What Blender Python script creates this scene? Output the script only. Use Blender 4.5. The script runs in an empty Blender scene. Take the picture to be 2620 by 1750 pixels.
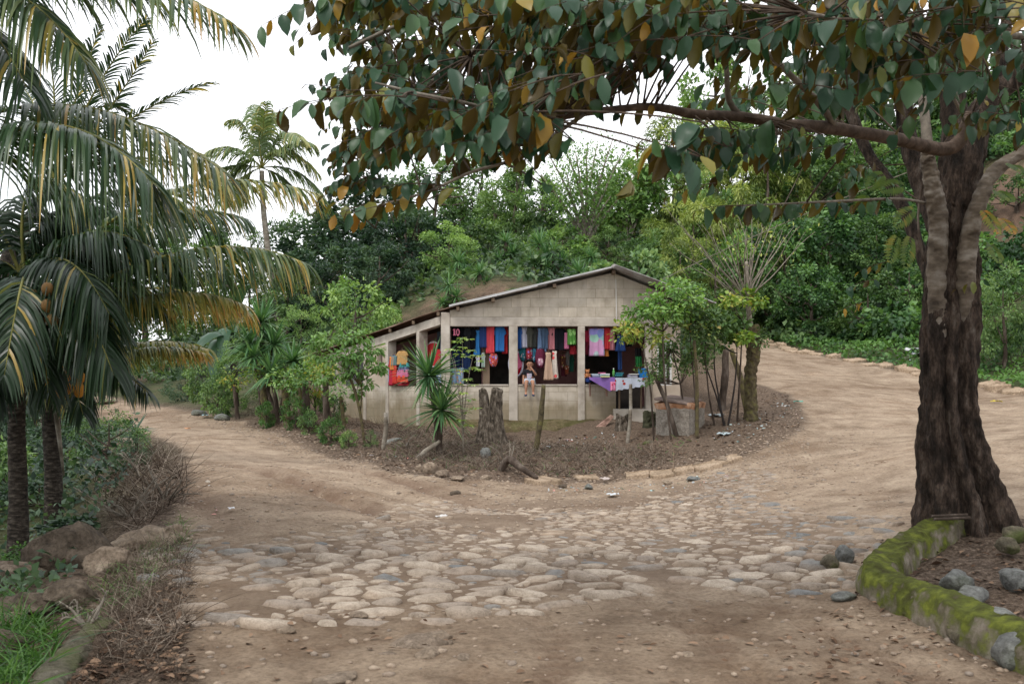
import bpy, bmesh, math, random
import numpy as np
from mathutils import Vector, Matrix, Quaternion

# ------------------------------------------------------------ camera, sky, sun
F = 2283.0; U0 = 1174.0; V0 = 875.0; EYE = 1.6
sc = bpy.context.scene
col = sc.collection
cam_d = bpy.data.cameras.new('camera'); cam = bpy.data.objects.new('camera', cam_d); col.objects.link(cam)
cam.location = (0, 0, EYE); cam.rotation_euler = (math.radians(90), 0, 0)
cam_d.lens = 35; cam_d.sensor_width = 36; cam_d.shift_y = 0.0388
cam_d.clip_start = 0.05; cam_d.clip_end = 2000
cam_d.dof.use_dof = True; cam_d.dof.focus_distance = 20; cam_d.dof.aperture_fstop = 5.6
sc.camera = cam
SUN_EL, SUN_AZ = math.radians(58), math.radians(-35)
w = bpy.data.worlds.new("World"); sc.world = w; w.use_nodes = True
nt = w.node_tree; nt.nodes.clear()
wo = nt.nodes.new('ShaderNodeOutputWorld'); bg = nt.nodes.new('ShaderNodeBackground')
sky = nt.nodes.new('ShaderNodeTexSky'); sky.sky_type = 'NISHITA'; sky.sun_disc = False
sky.sun_elevation = SUN_EL; sky.sun_rotation = SUN_AZ
# an even overcast layer: pale cloud over the Nishita sky
tc = nt.nodes.new('ShaderNodeTexCoord'); nz = nt.nodes.new('ShaderNodeTexNoise'); nz.inputs['Scale'].default_value = 1.6
nz.inputs['Detail'].default_value = 5
cr = nt.nodes.new('ShaderNodeValToRGB')
cr.color_ramp.elements[0].color = (13.0, 13.4, 14.2, 1); cr.color_ramp.elements[0].position = .3
cr.color_ramp.elements[1].color = (17.5, 17.4, 17.6, 1); cr.color_ramp.elements[1].position = .7
mx = nt.nodes.new('ShaderNodeMixRGB'); mx.inputs[0].default_value = .88
nt.links.new(tc.outputs['Generated'], nz.inputs['Vector']); nt.links.new(nz.outputs['Fac'], cr.inputs[0])
nt.links.new(sky.outputs[0], mx.inputs[1]); nt.links.new(cr.outputs[0], mx.inputs[2])
nt.links.new(mx.outputs[0], bg.inputs['Color']); bg.inputs['Strength'].default_value = 0.1
nt.links.new(bg.outputs[0], wo.inputs[0])
sun_d = bpy.data.lights.new('sun', 'SUN'); sun = bpy.data.objects.new('sun', sun_d); col.objects.link(sun)
sun_d.energy = 1.5; sun_d.angle = math.radians(11); sun_d.color = (1, .96, .9)
sd = Vector((math.sin(SUN_AZ)*math.cos(SUN_EL), math.cos(SUN_AZ)*math.cos(SUN_EL)*-1, math.sin(SUN_EL)))
sun.rotation_euler = sd.to_track_quat('Z', 'Y').to_euler()
sc.view_settings.view_transform = 'Standard'; sc.view_settings.look = 'None'
sc.view_settings.exposure = 0.18; sc.view_settings.gamma = 1
sc.render.engine = 'CYCLES'
sc.cycles.max_bounces = 6; sc.cycles.transparent_max_bounces = 4; sc.cycles.diffuse_bounces = 3

# ------------------------------------------------------------ helpers
RN = random.Random(7)
NR = np.random.default_rng(11)
def P(u, v, d): return Vector(((u-U0)/F*d, d, EYE-(v-V0)/F*d))

def vn(x, y, seed=0):
    ix = np.floor(x); iy = np.floor(y); fx = x-ix; fy = y-iy
    fx = fx*fx*(3-2*fx); fy = fy*fy*(3-2*fy)
    def h(a, b):
        s = np.sin(a*127.1+b*311.7+seed*74.7)*43758.5453
        return s-np.floor(s)
    return (h(ix, iy)*(1-fx)+h(ix+1, iy)*fx)*(1-fy)+(h(ix, iy+1)*(1-fx)+h(ix+1, iy+1)*fx)*fy
def fbm(x, y, o=4, seed=0):
    r = 0; a = .5; t = 0
    for i in range(o):
        r = r+a*vn(x*2**i, y*2**i, seed+i*3); t += a; a *= .5
    return r/t

def tag(o, label=None, cat=None, group=None, kind=None):
    if label: o['label'] = label
    if cat: o['category'] = cat
    if group: o['group'] = group
    if kind: o['kind'] = kind
    return o
def thing(name, label, cat, loc=(0, 0, 0), group=None, rz=0, s=1):
    o = bpy.data.objects.new(name, None); col.objects.link(o)
    o.location = loc; o.rotation_euler = (0, 0, rz); o.scale = (s, s, s) if not hasattr(s, '__len__') else s
    o.empty_display_size = .2
    return tag(o, label, cat, group)
def link(name, me, parent=None, loc=None, mat=None):
    o = bpy.data.objects.new(name, me); col.objects.link(o)
    if parent: o.parent = parent
    if loc is not None: o.location = loc
    if mat and not me.materials: me.materials.append(mat)
    return o
def copy_tree(root, loc, rz=0, s=None, label=None):
    r = root.copy(); col.objects.link(r); r.location = loc; r.rotation_euler = (0, 0, rz)
    if s is not None: r.scale = (s, s, s) if not hasattr(s, '__len__') else s
    if label: r['label'] = label
    for ch in list(root.children):
        c = ch.copy(); col.objects.link(c); c.parent = r
        for g in list(ch.children):
            d = g.copy(); col.objects.link(d); d.parent = c
    return r

def mesh_np(name, V, Fc, mat=None, rnd=None, smooth=False, mi=None, uv=None, attrs=None):
    V = np.asarray(V, dtype=np.float32).reshape(-1, 3); Fc = np.asarray(Fc, dtype=np.int32)
    n, k = Fc.shape
    me = bpy.data.meshes.new(name)
    me.vertices.add(len(V)); me.vertices.foreach_set('co', V.ravel())
    me.loops.add(n*k); me.loops.foreach_set('vertex_index', Fc.ravel())
    me.polygons.add(n); me.polygons.foreach_set('loop_start', np.arange(0, n*k, k, dtype=np.int32))
    try: me.polygons.foreach_set('loop_total', np.full(n, k, dtype=np.int32))
    except Exception: pass
    if smooth: me.polygons.foreach_set('use_smooth', np.ones(n, dtype=bool))
    me.update(calc_edges=True)
    if rnd is not None:
        a = me.attributes.new('rnd', 'FLOAT', 'POINT'); a.data.foreach_set('value', np.asarray(rnd, dtype=np.float32).ravel())
    for kk, vv in (attrs or {}).items():
        a = me.attributes.new(kk, 'FLOAT', 'POINT'); a.data.foreach_set('value', np.asarray(vv, dtype=np.float32).ravel())
    if mat:
        for m in (mat if isinstance(mat, (list, tuple)) else [mat]): me.materials.append(m)
    if mi is not None: me.polygons.foreach_set('material_index', np.asarray(mi, dtype=np.int32))
    return me

class MB:
    """collects shapes in world coordinates, builds ONE mesh object"""
    def __init__(s): s.v = []; s.f = []; s.m = []; s.r = []
    def add(s, vs, fs, mi=0, rnd=0.5):
        b = len(s.v); s.v += [tuple(p) for p in vs]
        s.f += [tuple(i+b for i in f) for f in fs]; s.m += [mi]*len(fs)
        s.r += list(rnd) if hasattr(rnd, '__len__') else [rnd]*len(vs)
        return s
    def box(s, a, b, mi=0, M=None):
        x0, y0, z0 = a; x1, y1, z1 = b
        vs = [Vector(p) for p in ((x0, y0, z0), (x1, y0, z0), (x1, y1, z0), (x0, y1, z0), (x0, y0, z1), (x1, y0, z1), (x1, y1, z1), (x0, y1, z1))]
        if M: vs = [M @ p for p in vs]
        return s.add(vs, [(0, 3, 2, 1), (4, 5, 6, 7), (0, 1, 5, 4), (1, 2, 6, 5), (2, 3, 7, 6), (3, 0, 4, 7)], mi)
    def prism(s, poly, axis_vec, mi=0):
        n = len(poly); a = [Vector(p) for p in poly]; b = [p+Vector(axis_vec) for p in a]
        return s.add(a+b, [tuple(range(n-1, -1, -1)), tuple(range(n, 2*n))]+[(i, (i+1) % n, n+(i+1) % n, n+i) for i in range(n)], mi)
    def tube(s, pts, rad, n=8, mi=0, lump=0, seed=0, caps=True, rnd=.5):
        pts = [Vector(p) for p in pts]; m = len(pts)
        if not hasattr(rad, '__len__'): rad = [rad]*m
        R = random.Random(seed); vs = []; T0 = None; X = None
        for i, p in enumerate(pts):
            T = (pts[min(i+1, m-1)]-pts[max(i-1, 0)])
            T = T.normalized() if T.length > 1e-9 else Vector((0, 0, 1))
            if X is None:
                X = T.orthogonal().normalized()
            else:
                X = (X-T*X.dot(T)); X = X.normalized() if X.length > 1e-6 else T.orthogonal().normalized()
            Y = T.cross(X)
            for k in range(n):
                a = 2*math.pi*k/n; r = rad[i]*(1+lump*(R.random()*2-1))
                vs.append(p+X*math.cos(a)*r+Y*math.sin(a)*r)
        fs = [(i*n+k, i*n+(k+1) % n, (i+1)*n+(k+1) % n, (i+1)*n+k) for i in range(m-1) for k in range(n)]
        if caps: fs += [tuple(range(n-1, -1, -1)), tuple((m-1)*n+k for k in range(n))]
        return s.add(vs, fs, mi, rnd)
    def build(s, name, mat, parent=None, smooth=False, local=False, bevel=0):
        off = Vector((0, 0, 0))
        if parent and not local: off = parent.matrix_basis.translation if parent.parent is None else (parent.parent.matrix_basis.translation+parent.matrix_basis.translation)
        me = bpy.data.meshes.new(name)
        me.from_pydata([(p[0]-off.x, p[1]-off.y, p[2]-off.z) for p in s.v], [], s.f); me.update()
        me.polygons.foreach_set('material_index', s.m)
        if smooth: me.polygons.foreach_set('use_smooth', [True]*len(s.f))
        a = me.attributes.new('rnd', 'FLOAT', 'POINT'); a.data.foreach_set('value', [float(x) for x in s.r])
        for m in (mat if isinstance(mat, (list, tuple)) else [mat]): me.materials.append(m)
        o = link(name, me, parent)
        if bevel:
            b = o.modifiers.new('bevel', 'BEVEL'); b.width = bevel; b.segments = 2; b.limit_method = 'ANGLE'
        return o

def bez(a, b, c, n):
    a, b, c = Vector(a), Vector(b), Vector(c)
    return [a*(1-t)**2+b*2*t*(1-t)+c*t*t for t in [i/(n-1) for i in range(n)]]
def smooth_path(pts, k=6):
    """Catmull-Rom through points (each may be (vec, radius))"""
    P_ = [Vector(p[0]) for p in pts]; R_ = [p[1] for p in pts]; out = []; ro = []
    for i in range(len(P_)-1):
        p0 = P_[max(i-1, 0)]; p1 = P_[i]; p2 = P_[i+1]; p3 = P_[min(i+2, len(P_)-1)]
        for j in range(k):
            t = j/k
            out.append(.5*((2*p1)+(p2-p0)*t+(2*p0-5*p1+4*p2-p3)*t*t+(3*p1-p0-3*p2+p3)*t**3)); ro.append(R_[i]*(1-t)+R_[i+1]*t)
    out.append(P_[-1]); ro.append(R_[-1])
    return out, ro

# ------------------------------------------------------------ materials
def _new(name):
    m = bpy.data.materials.new(name); m.use_nodes = True; t = m.node_tree; t.nodes.clear()
    o = t.nodes.new('ShaderNodeOutputMaterial'); p = t.nodes.new('ShaderNodeBsdfPrincipled')
    t.links.new(p.outputs[0], o.inputs[0]); return m, t, o, p
def ramp(t, fac, stops):
    r = t.nodes.new('ShaderNodeValToRGB'); e = r.color_ramp.elements
    while len(e) < len(stops): e.new(.5)
    for i, (pos, c) in enumerate(stops):
        e[i].position = pos; e[i].color = (*c, 1)
    t.links.new(fac, r.inputs[0]); return r.outputs[0]
def noise(t, scale, detail=6, rough=.55, vec=None, dist=0, sc3=None):
    n = t.nodes.new('ShaderNodeTexNoise'); n.inputs['Scale'].default_value = scale; n.inputs['Detail'].default_value = detail
    n.inputs['Roughness'].default_value = rough; n.inputs['Distortion'].default_value = dist
    c = t.nodes.new('ShaderNodeTexCoord'); out = vec if vec is not None else c.outputs['Object']
    if sc3:
        mp = t.nodes.new('ShaderNodeMapping'); mp.inputs['Scale'].default_value = sc3; t.links.new(out, mp.inputs[0]); out = mp.outputs[0]
    t.links.new(out, n.inputs['Vector']); return n.outputs['Fac']
def bumpn(t, p, h, strength=.3, dist=.02, prev=None):
    b = t.nodes.new('ShaderNodeBump'); b.inputs['Strength'].default_value = strength; b.inputs['Distance'].default_value = dist
    t.links.new(h, b.inputs['Height']);
    if prev is not None: t.links.new(prev, b.inputs['Normal'])
    t.links.new(b.outputs[0], p.inputs['Normal']); return b.outputs[0]
def mixc(t, fac, a, b, mode='MIX'):
    m = t.nodes.new('ShaderNodeMixRGB'); m.blend_type = mode
    for i, x in ((0, fac), (1, a), (2, b)):
        if isinstance(x, (int, float)): m.inputs[i].default_value = x
        elif isinstance(x, tuple): m.inputs[i].default_value = (*x, 1)
        else: t.links.new(x, m.inputs[i])
    return m.outputs[0]
def math_(t, op, a, b=0.0, c=None, clamp=False):
    m = t.nodes.new('ShaderNodeMath'); m.operation = op; m.use_clamp = clamp
    for i, x in enumerate((a, b, c)):
        if x is None: continue
        if isinstance(x, (int, float)): m.inputs[i].default_value = x
        else: t.links.new(x, m.inputs[i])
    return m.outputs[0]
def attr(t, name):
    a = t.nodes.new('ShaderNodeAttribute'); a.attribute_name = name; return a.outputs['Fac']
def mat(name, stops, scale=4, rough=.85, bump=.4, bscale=25, bdist=.01, sc3=None, detail=7, spec=.25, wrld=False):
    m, t, o, p = _new(name)
    c = noise(t, scale, detail, .6, sc3=sc3)
    t.links.new(ramp(t, c, stops), p.inputs['Base Color']); p.inputs['Roughness'].default_value = rough
    p.inputs['Specular IOR Level'].default_value = spec
    if bump: bumpn(t, p, noise(t, bscale, 8, .65, sc3=sc3), bump, bdist)
    return m
def flat(name, c, rough=.8, var=.25, scale=6, bump=.1):
    k = [tuple(x*(1-var) for x in c), c, tuple(min(1, x*(1+var*.6)) for x in c)]
    return mat(name, [(.25, k[0]), (.5, k[1]), (.78, k[2])], scale, rough, bump, 60, .004)
def displace(o, size, strength, sub_=1, kind='CLOUDS', depth=3):
    if sub_: s = o.modifiers.new('sub', 'SUBSURF'); s.subdivision_type = 'SIMPLE'; s.levels = sub_; s.render_levels = sub_
    tx = bpy.data.textures.new('relief', kind)
    if kind == 'CLOUDS': tx.noise_scale = size; tx.noise_depth = depth
    else: tx.noise_scale = size
    d = o.modifiers.new('relief', 'DISPLACE'); d.texture = tx; d.strength = strength; d.mid_level = .5; d.texture_coords = 'LOCAL'; return o
def leafmat(name, stops, back=None, rough=.45, trans=.3, spec=.4, objr=.22):
    m, t, o, p = _new(name)
    oi = t.nodes.new('ShaderNodeObjectInfo')
    f = math_(t, 'ADD', attr(t, 'rnd'), math_(t, 'MULTIPLY', math_(t, 'SUBTRACT', oi.outputs['Random'], .5), objr), clamp=True)
    c = ramp(t, f, stops)
    if back:
        g = t.nodes.new('ShaderNodeNewGeometry'); cb = ramp(t, f, back); c = mixc(t, g.outputs['Backfacing'], c, cb)
    t.links.new(c, p.inputs['Base Color']); p.inputs['Roughness'].default_value = rough; p.inputs['Specular IOR Level'].default_value = spec
    if trans:
        tr = t.nodes.new('ShaderNodeBsdfTranslucent'); t.links.new(mixc(t, 1, c, (1.25, 1.25, .6), 'MULTIPLY'), tr.inputs[0])
        ms = t.nodes.new('ShaderNodeMixShader'); ms.inputs[0].default_value = trans
        t.links.new(p.outputs[0], ms.inputs[1]); t.links.new(tr.outputs[0], ms.inputs[2]); t.links.new(ms.outputs[0], o.inputs[0])
    return m

G_ = lambda a, b, c, d=None: [(0.0, a), (.5, b), (1.0, c)] if d is None else [(0, a), (.4, b), (.75, c), (1, d)]
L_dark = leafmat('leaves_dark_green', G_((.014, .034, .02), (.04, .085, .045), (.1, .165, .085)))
L_mid = leafmat('leaves_mid_green', G_((.03, .068, .022), (.085, .17, .05), (.2, .31, .1)))
L_lite = leafmat('leaves_light_green', G_((.055, .12, .03), (.16, .29, .075), (.33, .48, .15)))
L_yel = leafmat('leaves_yellow_green', G_((.08, .13, .03), (.24, .33, .08), (.44, .5, .15)))
L_pale = leafmat('leaves_pale_green', G_((.08, .15, .06), (.17, .29, .12), (.34, .46, .2)))
L_grass = leafmat('leaves_grass', G_((.025, .07, .015), (.06, .15, .03), (.13, .26, .06)))
L_sprout = leafmat('leaves_sprout', G_((.06, .12, .02), (.15, .27, .04), (.34, .42, .09), (.5, .33, .07)))
L_mixt = leafmat('leaves_mixed_rust', G_((.03, .07, .025), (.08, .15, .05), (.22, .3, .08), (.42, .17, .04)))
L_palm = leafmat('palm_leaflets', [(0, (.012, .03, .014)), (.4, (.05, .1, .045)), (.6, (.15, .2, .07)), (.78, (.36, .33, .09)), (.9, (.5, .38, .1)), (1, (.5, .27, .07))], rough=.35, spec=.5, objr=.06)
L_star = leafmat('broad_canopy_leaves', [(0, (.014, .042, .022)), (.5, (.032, .085, .04)), (.8, (.075, .15, .05)), (.93, (.22, .2, .035)), (1, (.42, .22, .03))],
                 back=[(0, (.06, .04, .01)), (.5, (.105, .075, .016)), (.8, (.13, .13, .022)), (1, (.36, .19, .03))], rough=.4, trans=.3, spec=.35, objr=0)
L_dry = leafmat('dry_stalks', G_((.04, .028, .02), (.12, .09, .068), (.3, .25, .2)), trans=0, rough=.9, spec=.1)
L_litter = leafmat('fallen_leaves', G_((.035, .02, .013), (.11, .065, .04), (.26, .17, .11)), trans=0, rough=.85, spec=.15)
L_banana = leafmat('banana_leaves', G_((.02, .055, .035), (.045, .1, .055), (.08, .16, .09)), rough=.35)
BARK = mat('bark_brown', [(.3, (.025, .018, .013)), (.5, (.075, .055, .042)), (.72, (.2, .165, .135))], 7, .95, 1, 22, .02, (1, 1, .35))
BARK_PALE = mat('bark_pale', [(.25, (.09, .07, .05)), (.5, (.22, .19, .15)), (.75, (.42, .39, .34))], 5, .9, .6, 25, .01, (1, 1, 2.2))
BARK_MOSS = mat('bark_mossy', [(.3, (.03, .025, .014)), (.5, (.1, .08, .045)), (.66, (.13, .12, .04)), (.8, (.25, .2, .14))], 9, .95, 1, 25, .02)
BARK_PALM = mat('bark_palm', [(.35, (.012, .01, .008)), (.52, (.045, .036, .028)), (.7, (.13, .11, .09))], 14, .95, 1, 18, .03, (1, 1, 2.6), detail=10)
TWIG = mat('twig_grey', [(.3, (.11, .095, .075)), (.7, (.3, .26, .21))], 14, .9, .3)
def rockmat(name, a, b, c, moss=0):
    m, t, o, p = _new(name)
    cc = ramp(t, noise(t, 3.2, 8, .65, dist=.6), [(.3, a), (.5, b), (.72, c)])
    oi = t.nodes.new('ShaderNodeObjectInfo')
    cc = mixc(t, .5, cc, mixc(t, oi.outputs['Random'], (.75, .7, .66), (1.25, 1.2, 1.1)), 'MULTIPLY')
    cc = mixc(t, .8, cc, ramp(t, noise(t, 26, 9, .7), [(.35, (.45, .43, .4)), (.52, (1, 1, 1)), (.68, (1.35, 1.35, 1.35))]), 'MULTIPLY')
    if moss:
        cc = mixc(t, math_(t, 'MULTIPLY', ramp(t, noise(t, 2.3, 5), [(.45, (0, 0, 0)), (.62, (1, 1, 1))]), moss), cc, (.09, .12, .025))
    t.links.new(cc, p.inputs['Base Color']); p.inputs['Roughness'].default_value = .9; p.inputs['Specular IOR Level'].default_value = .2
    b1 = bumpn(t, p, noise(t, 9, 10, .7), 1, .06); bumpn(t, p, noise(t, 50, 6, .65), .8, .015, b1)
    return m
R_TAN = rockmat('rock_tan', (.15, .115, .085), (.32, .255, .195), (.49, .41, .33))
R_BRN = rockmat('rock_brown', (.045, .036, .028), (.15, .12, .092), (.31, .25, .195))
R_GRY = rockmat('rock_grey', (.1, .105, .1), (.22, .23, .225), (.4, .41, .4), .25)
R_MOSS = rockmat('rock_mossy', (.06, .055, .04), (.16, .14, .1), (.3, .27, .2), .8)
# ------------------------------------------------------------ terrain
CT = []
def c_uv(u, v, d): p = P(u, v, d); CT.append((p.x, p.y, p.z))
for x in (-2.4, 0, 2.4):
    for y in (-4, 1, 4, 6.5, 9): CT.append((x, y, 0.0))
for a in [(1174, 1250, 9.74), (900, 1150, 13.3), (1200, 1108, 15.7), (1500, 1100, 16), (1000, 1080, 16.4), (800, 1040, 19), (600, 985, 23), (450, 990, 21.5),
          (300, 960, 26), (250, 915, 32), (430, 905, 32), (330, 872, 40), (400, 1200, 10.5), (430, 1400, 6.95), (310, 1110, 13), (330, 1045, 17), (250, 1330, 8),
          (40, 1305, 10), (120, 1185, 12), (110, 1520, 5.9), (0, 1450, 7), (200, 1050, 17),
          (1100, 988, 20.4), (1250, 985, 20.8), (1400, 968, 20.9), (1500, 975, 20.5), (790, 952, 24.4), (1560, 1006, 18.6), (1840, 990, 18.3), (1850, 935, 21), (1720, 1030, 17.2), (1350, 1050, 18),
          (1740, 880, 25), (1640, 870, 27), (1720, 968, 19.6),
          (1900, 1100, 13.8), (2060, 1150, 11.5), (1960, 1000, 18), (2060, 930, 22), (2110, 885, 26), (1850, 830, 30), (1700, 790, 37), (1650, 775, 42),
          (1790, 778, 36.5), (2000, 828, 30.5), (2348, 880, 25), (2000, 790, 33), (2000, 745, 36), (2348, 1000, 15), (2348, 1150, 10.5),
          (2000, 530, 42), (2000, 340, 52), (2348, 430, 37), (2348, 200, 48), (1174, 700, 30.5), (1000, 670, 33), (1174, 590, 40), (1174, 540, 52),
          (1500, 620, 42), (1600, 500, 54), (700, 760, 38), (600, 800, 42), (500, 850, 41), (700, 710, 56), (400, 820, 62), (1500, 740, 34), (1700, 640, 45)]: c_uv(*a)
CT += [(0, 27, .9), (2.5, 27, .95), (-2, 27.5, .9), (-9, 9, -.9), (-14, 16, -1), (-30, 40, .5), (-45, 70, 2), (-12, 0, -.8), (6, 0, .2), (14, 4, .4), (14, 12, 1.0), (26, 20, 6), (34, 36, 12),
       (-60, 10, -1), (60, 20, 14), (0, 80, 9), (40, 80, 17), (-40, 110, 3), (0, 140, 8), (80, 100, 20), (-90, 60, 0), (0, -20, 0), (30, -10, 1), (-30, -15, -1),
       (8.2, 6, .2), (4.2, 8.9, .2), (4.6, 9.6, .3), (5.5, 8.8, .3), (3.6, 7.5, .1)]
CT = np.array(CT)
def _k(r2): return .5*r2*np.log(r2+1e-6)
S_ = 10.0
cx = CT[:, :2]/S_
K = _k(((cx[:, None]-cx[None])**2).sum(-1))+np.eye(len(CT))*2e-4
Pm = np.hstack([np.ones((len(CT), 1)), cx]); A = np.zeros((len(CT)+3,)*2)
A[:len(CT), :len(CT)] = K; A[:len(CT), len(CT):] = Pm; A[len(CT):, :len(CT)] = Pm.T
W = np.linalg.solve(A, np.concatenate([CT[:, 2], np.zeros(3)]))
def hz(x, y):
    x = np.atleast_1d(np.asarray(x, float)); y = np.atleast_1d(np.asarray(y, float)); sh = x.shape
    x = x.ravel()/S_; y = y.ravel()/S_; out = np.empty_like(x)
    for i in range(0, len(x), 40000):
        a = x[i:i+40000]; b = y[i:i+40000]
        r2 = (a[:, None]-cx[:, 0])**2+(b[:, None]-cx[:, 1])**2
        out[i:i+40000] = _k(r2)@W[:-3]+W[-3]+W[-2]*a+W[-1]*b
    return out.reshape(sh)
def gz(x, y): return float(hz(x, y)[0])
def GP(u, v, dmax=90.0, dmin=3.5):
    """where the ray of an image point meets the ground"""
    d = dmin*(dmax/dmin)**np.linspace(0, 1, 500)
    x = (u-U0)/F*d; z = EYE-(v-V0)/F*d; h = hz(x, d); i = np.argmax(z < h)
    if not (z < h).any(): i = len(d)-1
    i = max(i, 1); a, b = (z-h)[i-1], (z-h)[i]; t = a/(a-b) if a != b else 0
    dd = d[i-1]+(d[i]-d[i-1])*t
    return Vector(((u-U0)/F*dd, dd, gz((u-U0)/F*dd, dd)))
def drop(u, d, dz=0): x = (u-U0)/F*d; return Vector((x, d, gz(x, d)+dz))

def inpoly(x, y, poly):
    x = np.asarray(x); y = np.asarray(y); r = np.zeros(x.shape, bool); n = len(poly); j = n-1
    for i in range(n):
        xi, yi = poly[i]; xj, yj = poly[j]
        c = ((yi > y) != (yj > y)) & (x < (xj-xi)*(y-yi)/(yj-yi+1e-12)+xi); r ^= c; j = i
    return r
def pdist(x, y, poly):
    """signed distance to polygon edge, positive inside"""
    x = np.asarray(x, float); y = np.asarray(y, float); d = np.full(x.shape, 1e9); n = len(poly)
    for i in range(n):
        ax, ay = poly[i]; bx, by = poly[(i+1) % n]; dx, dy = bx-ax, by-ay; L = dx*dx+dy*dy+1e-12
        t = np.clip(((x-ax)*dx+(y-ay)*dy)/L, 0, 1); d = np.minimum(d, np.hypot(x-ax-t*dx, y-ay-t*dy))
    return np.where(inpoly(x, y, poly), d, -d)
def gpoly(pts): return [tuple(GP(u, v)[:2]) for u, v in pts]
# the dirt road: main plaza with both arms
MOUND = gpoly([(560, 965), (640, 1000), (760, 1045), (900, 1085), (1040, 1098), (1230, 1104), (1450, 1096), (1600, 1070), (1740, 1040), (1835, 990), (1848, 945), (1800, 905), (1740, 880), (1690, 845), (1655, 800)])
MOUND += [(8.0, 44), (-6, 44), (-10.5, 36), (-9, 30)]
ROAD = gpoly([(480, 1570), (440, 1450), (410, 1330), (400, 1210), (440, 1120), (440, 1040), (300, 985), (215, 950), (215, 915), (300, 925), (420, 940), (560, 965),
              (640, 1000), (760, 1045), (900, 1085), (1040, 1098), (1230, 1104), (1450, 1096), (1600, 1070), (1740, 1040), (1835, 990), (1848, 945), (1800, 905), (1740, 880), (1690, 845), (1655, 800), (1645, 772),
              (1700, 783), (1790, 800), (1950, 830), (2090, 858), (2230, 885), (2348, 905)])
ROAD += [(16, 22), (18, 10.5), (8, 9.6), (4.5, 9.7), (3.5, 8.8), (2.8, 7.9), (2.6, 7.3), (2.7, 6), (2.8, 5), (3.1, 2), (3.2, -6), (-2.2, -6), (-1.9, 3)]
COB = gpoly([(430, 1440), (400, 1330), (400, 1215), (520, 1235), (700, 1245), (860, 1215), (960, 1165), (1150, 1150), (1400, 1135), (1640, 1085), (1760, 1080), (1700, 1150), (1840, 1185), (2000, 1195), (2010, 1235), (1920, 1330), (1760, 1350), (1400, 1345), (1180, 1385), (900, 1412), (640, 1430)])
def height(x, y, fine=True):
    z = hz(x, y)
    rd = np.clip(pdist(x, y, ROAD)/.5, -1, 1)*.5+.5
    z = z+(fbm(x*.5+3, y*.5, 3, 5)-.5)*.16*np.clip((y-4)/6, 0, 1)*(1-.4*rd)
    mo = pdist(x, y, MOUND); mb = np.clip(mo/.35, 0, 1)
    z = z+mb*.05*np.clip(1-mo/4, 0, 1)
    # the right road's slab stands a step above the mound's tip
    if fine:
        z = z+(fbm(x*2.2, y*2.2, 3, 9)-.5)*(.10*(1-rd)+.035)+(fbm(x*9, y*9, 3, 2)-.5)*(.05*(1-rd)+.016)
        # wheel ruts, pressed along the arc that the cars take to the left
        rut = np.abs(((np.hypot(x+12.5, (y-6.0))-9.6)/.9) % 2.0-1.0)
        rm = np.exp(-((x+2.6)/1.9)**2-((y-13.6)/2.4)**2)
        z = z-rm*.17*np.exp(-(rut/.2)**2)+rm*.09*fbm(x*4, y*4, 2, 8)
        for (ax, ay, bx, by) in ((1.5, 4.2, .9, 8.2), (.35, 4, .1, 8), (2.4, 3.6, 1.9, 8.1)):
            L = math.hypot(bx-ax, by-ay); tx, ty = (bx-ax)/L, (by-ay)/L
            s = (x-ax)*tx+(y-ay)*ty; q = (x-ax)*ty-(y-ay)*tx+.06*np.sin(s*1.7+ax)
            z = z-np.clip(1-np.abs(s-L/2)/(L/2+.5), 0, 1)**.4*(.022+.011*np.sign(np.sin(s*38+np.abs(q)*30)))*np.exp(-(q/.11)**4)
    return z
def hq(x, y): return float(height(np.array([x]), np.array([y]))[0])
ys = np.concatenate([np.arange(-25, 2, 1.5), np.arange(2.5, 4.4, .12), np.arange(4.4, 10, .03), np.arange(10, 17, .055), np.arange(17, 24, .1), np.arange(24, 34, .2), np.arange(34, 60, .5), np.arange(60, 130, 3), np.arange(130, 420, 30)])
xs = np.concatenate([-np.geomspace(260, 15, 22), np.arange(-14.5, -7, .25), np.arange(-7, 7, .05), np.arange(7, 16, .16), np.arange(16, 30, .5), np.geomspace(30.5, 260, 22)])
X, Y = np.meshgrid(xs, ys); nx, ny = len(xs), len(ys)
cl = np.clip(X, -95, 95); clY = np.clip(Y, -25, 145)
Z = height(cl, clY).reshape(X.shape)
PX, PY = X.ravel(), Y.ravel()
rdist = pdist(PX, PY, ROAD); mdist = pdist(PX, PY, MOUND); cdist = pdist(PX, PY, COB)
edge = (fbm(PX*1.6, PY*1.6, 4, 21)-.5)*.9
a_road = np.clip((rdist+edge*.5)/.25+.5, 0, 1)
a_mound = np.clip((mdist+edge)/.5+.5, 0, 1)
hillm = np.clip((Z.ravel()-1.9)/1.2, 0, 1)*(PY > 26)
vergem = np.clip((-rdist-.1)/.8, 0, 1)*np.where(PX > 8, 1, 0)*(PY > 18)*(1-a_mound)
leftm = np.clip((-PX-3.0-.1*PY)/1.5, 0, 1)*(PY < 40)*(rdist < 0)*np.clip(-rdist/.8, 0, 1)
a_green = np.clip(np.maximum(np.maximum(hillm*.9, vergem), leftm*.85), 0, 1)
idx = np.arange(nx*ny).reshape(ny, nx)
Q = np.stack([idx[:-1, :-1], idx[:-1, 1:], idx[1:, 1:], idx[1:, :-1]], -1).reshape(-1, 4)
fx = PX[Q].mean(1); fy = PY[Q].mean(1)
isroad = rdist[Q].mean(1) > 0

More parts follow.
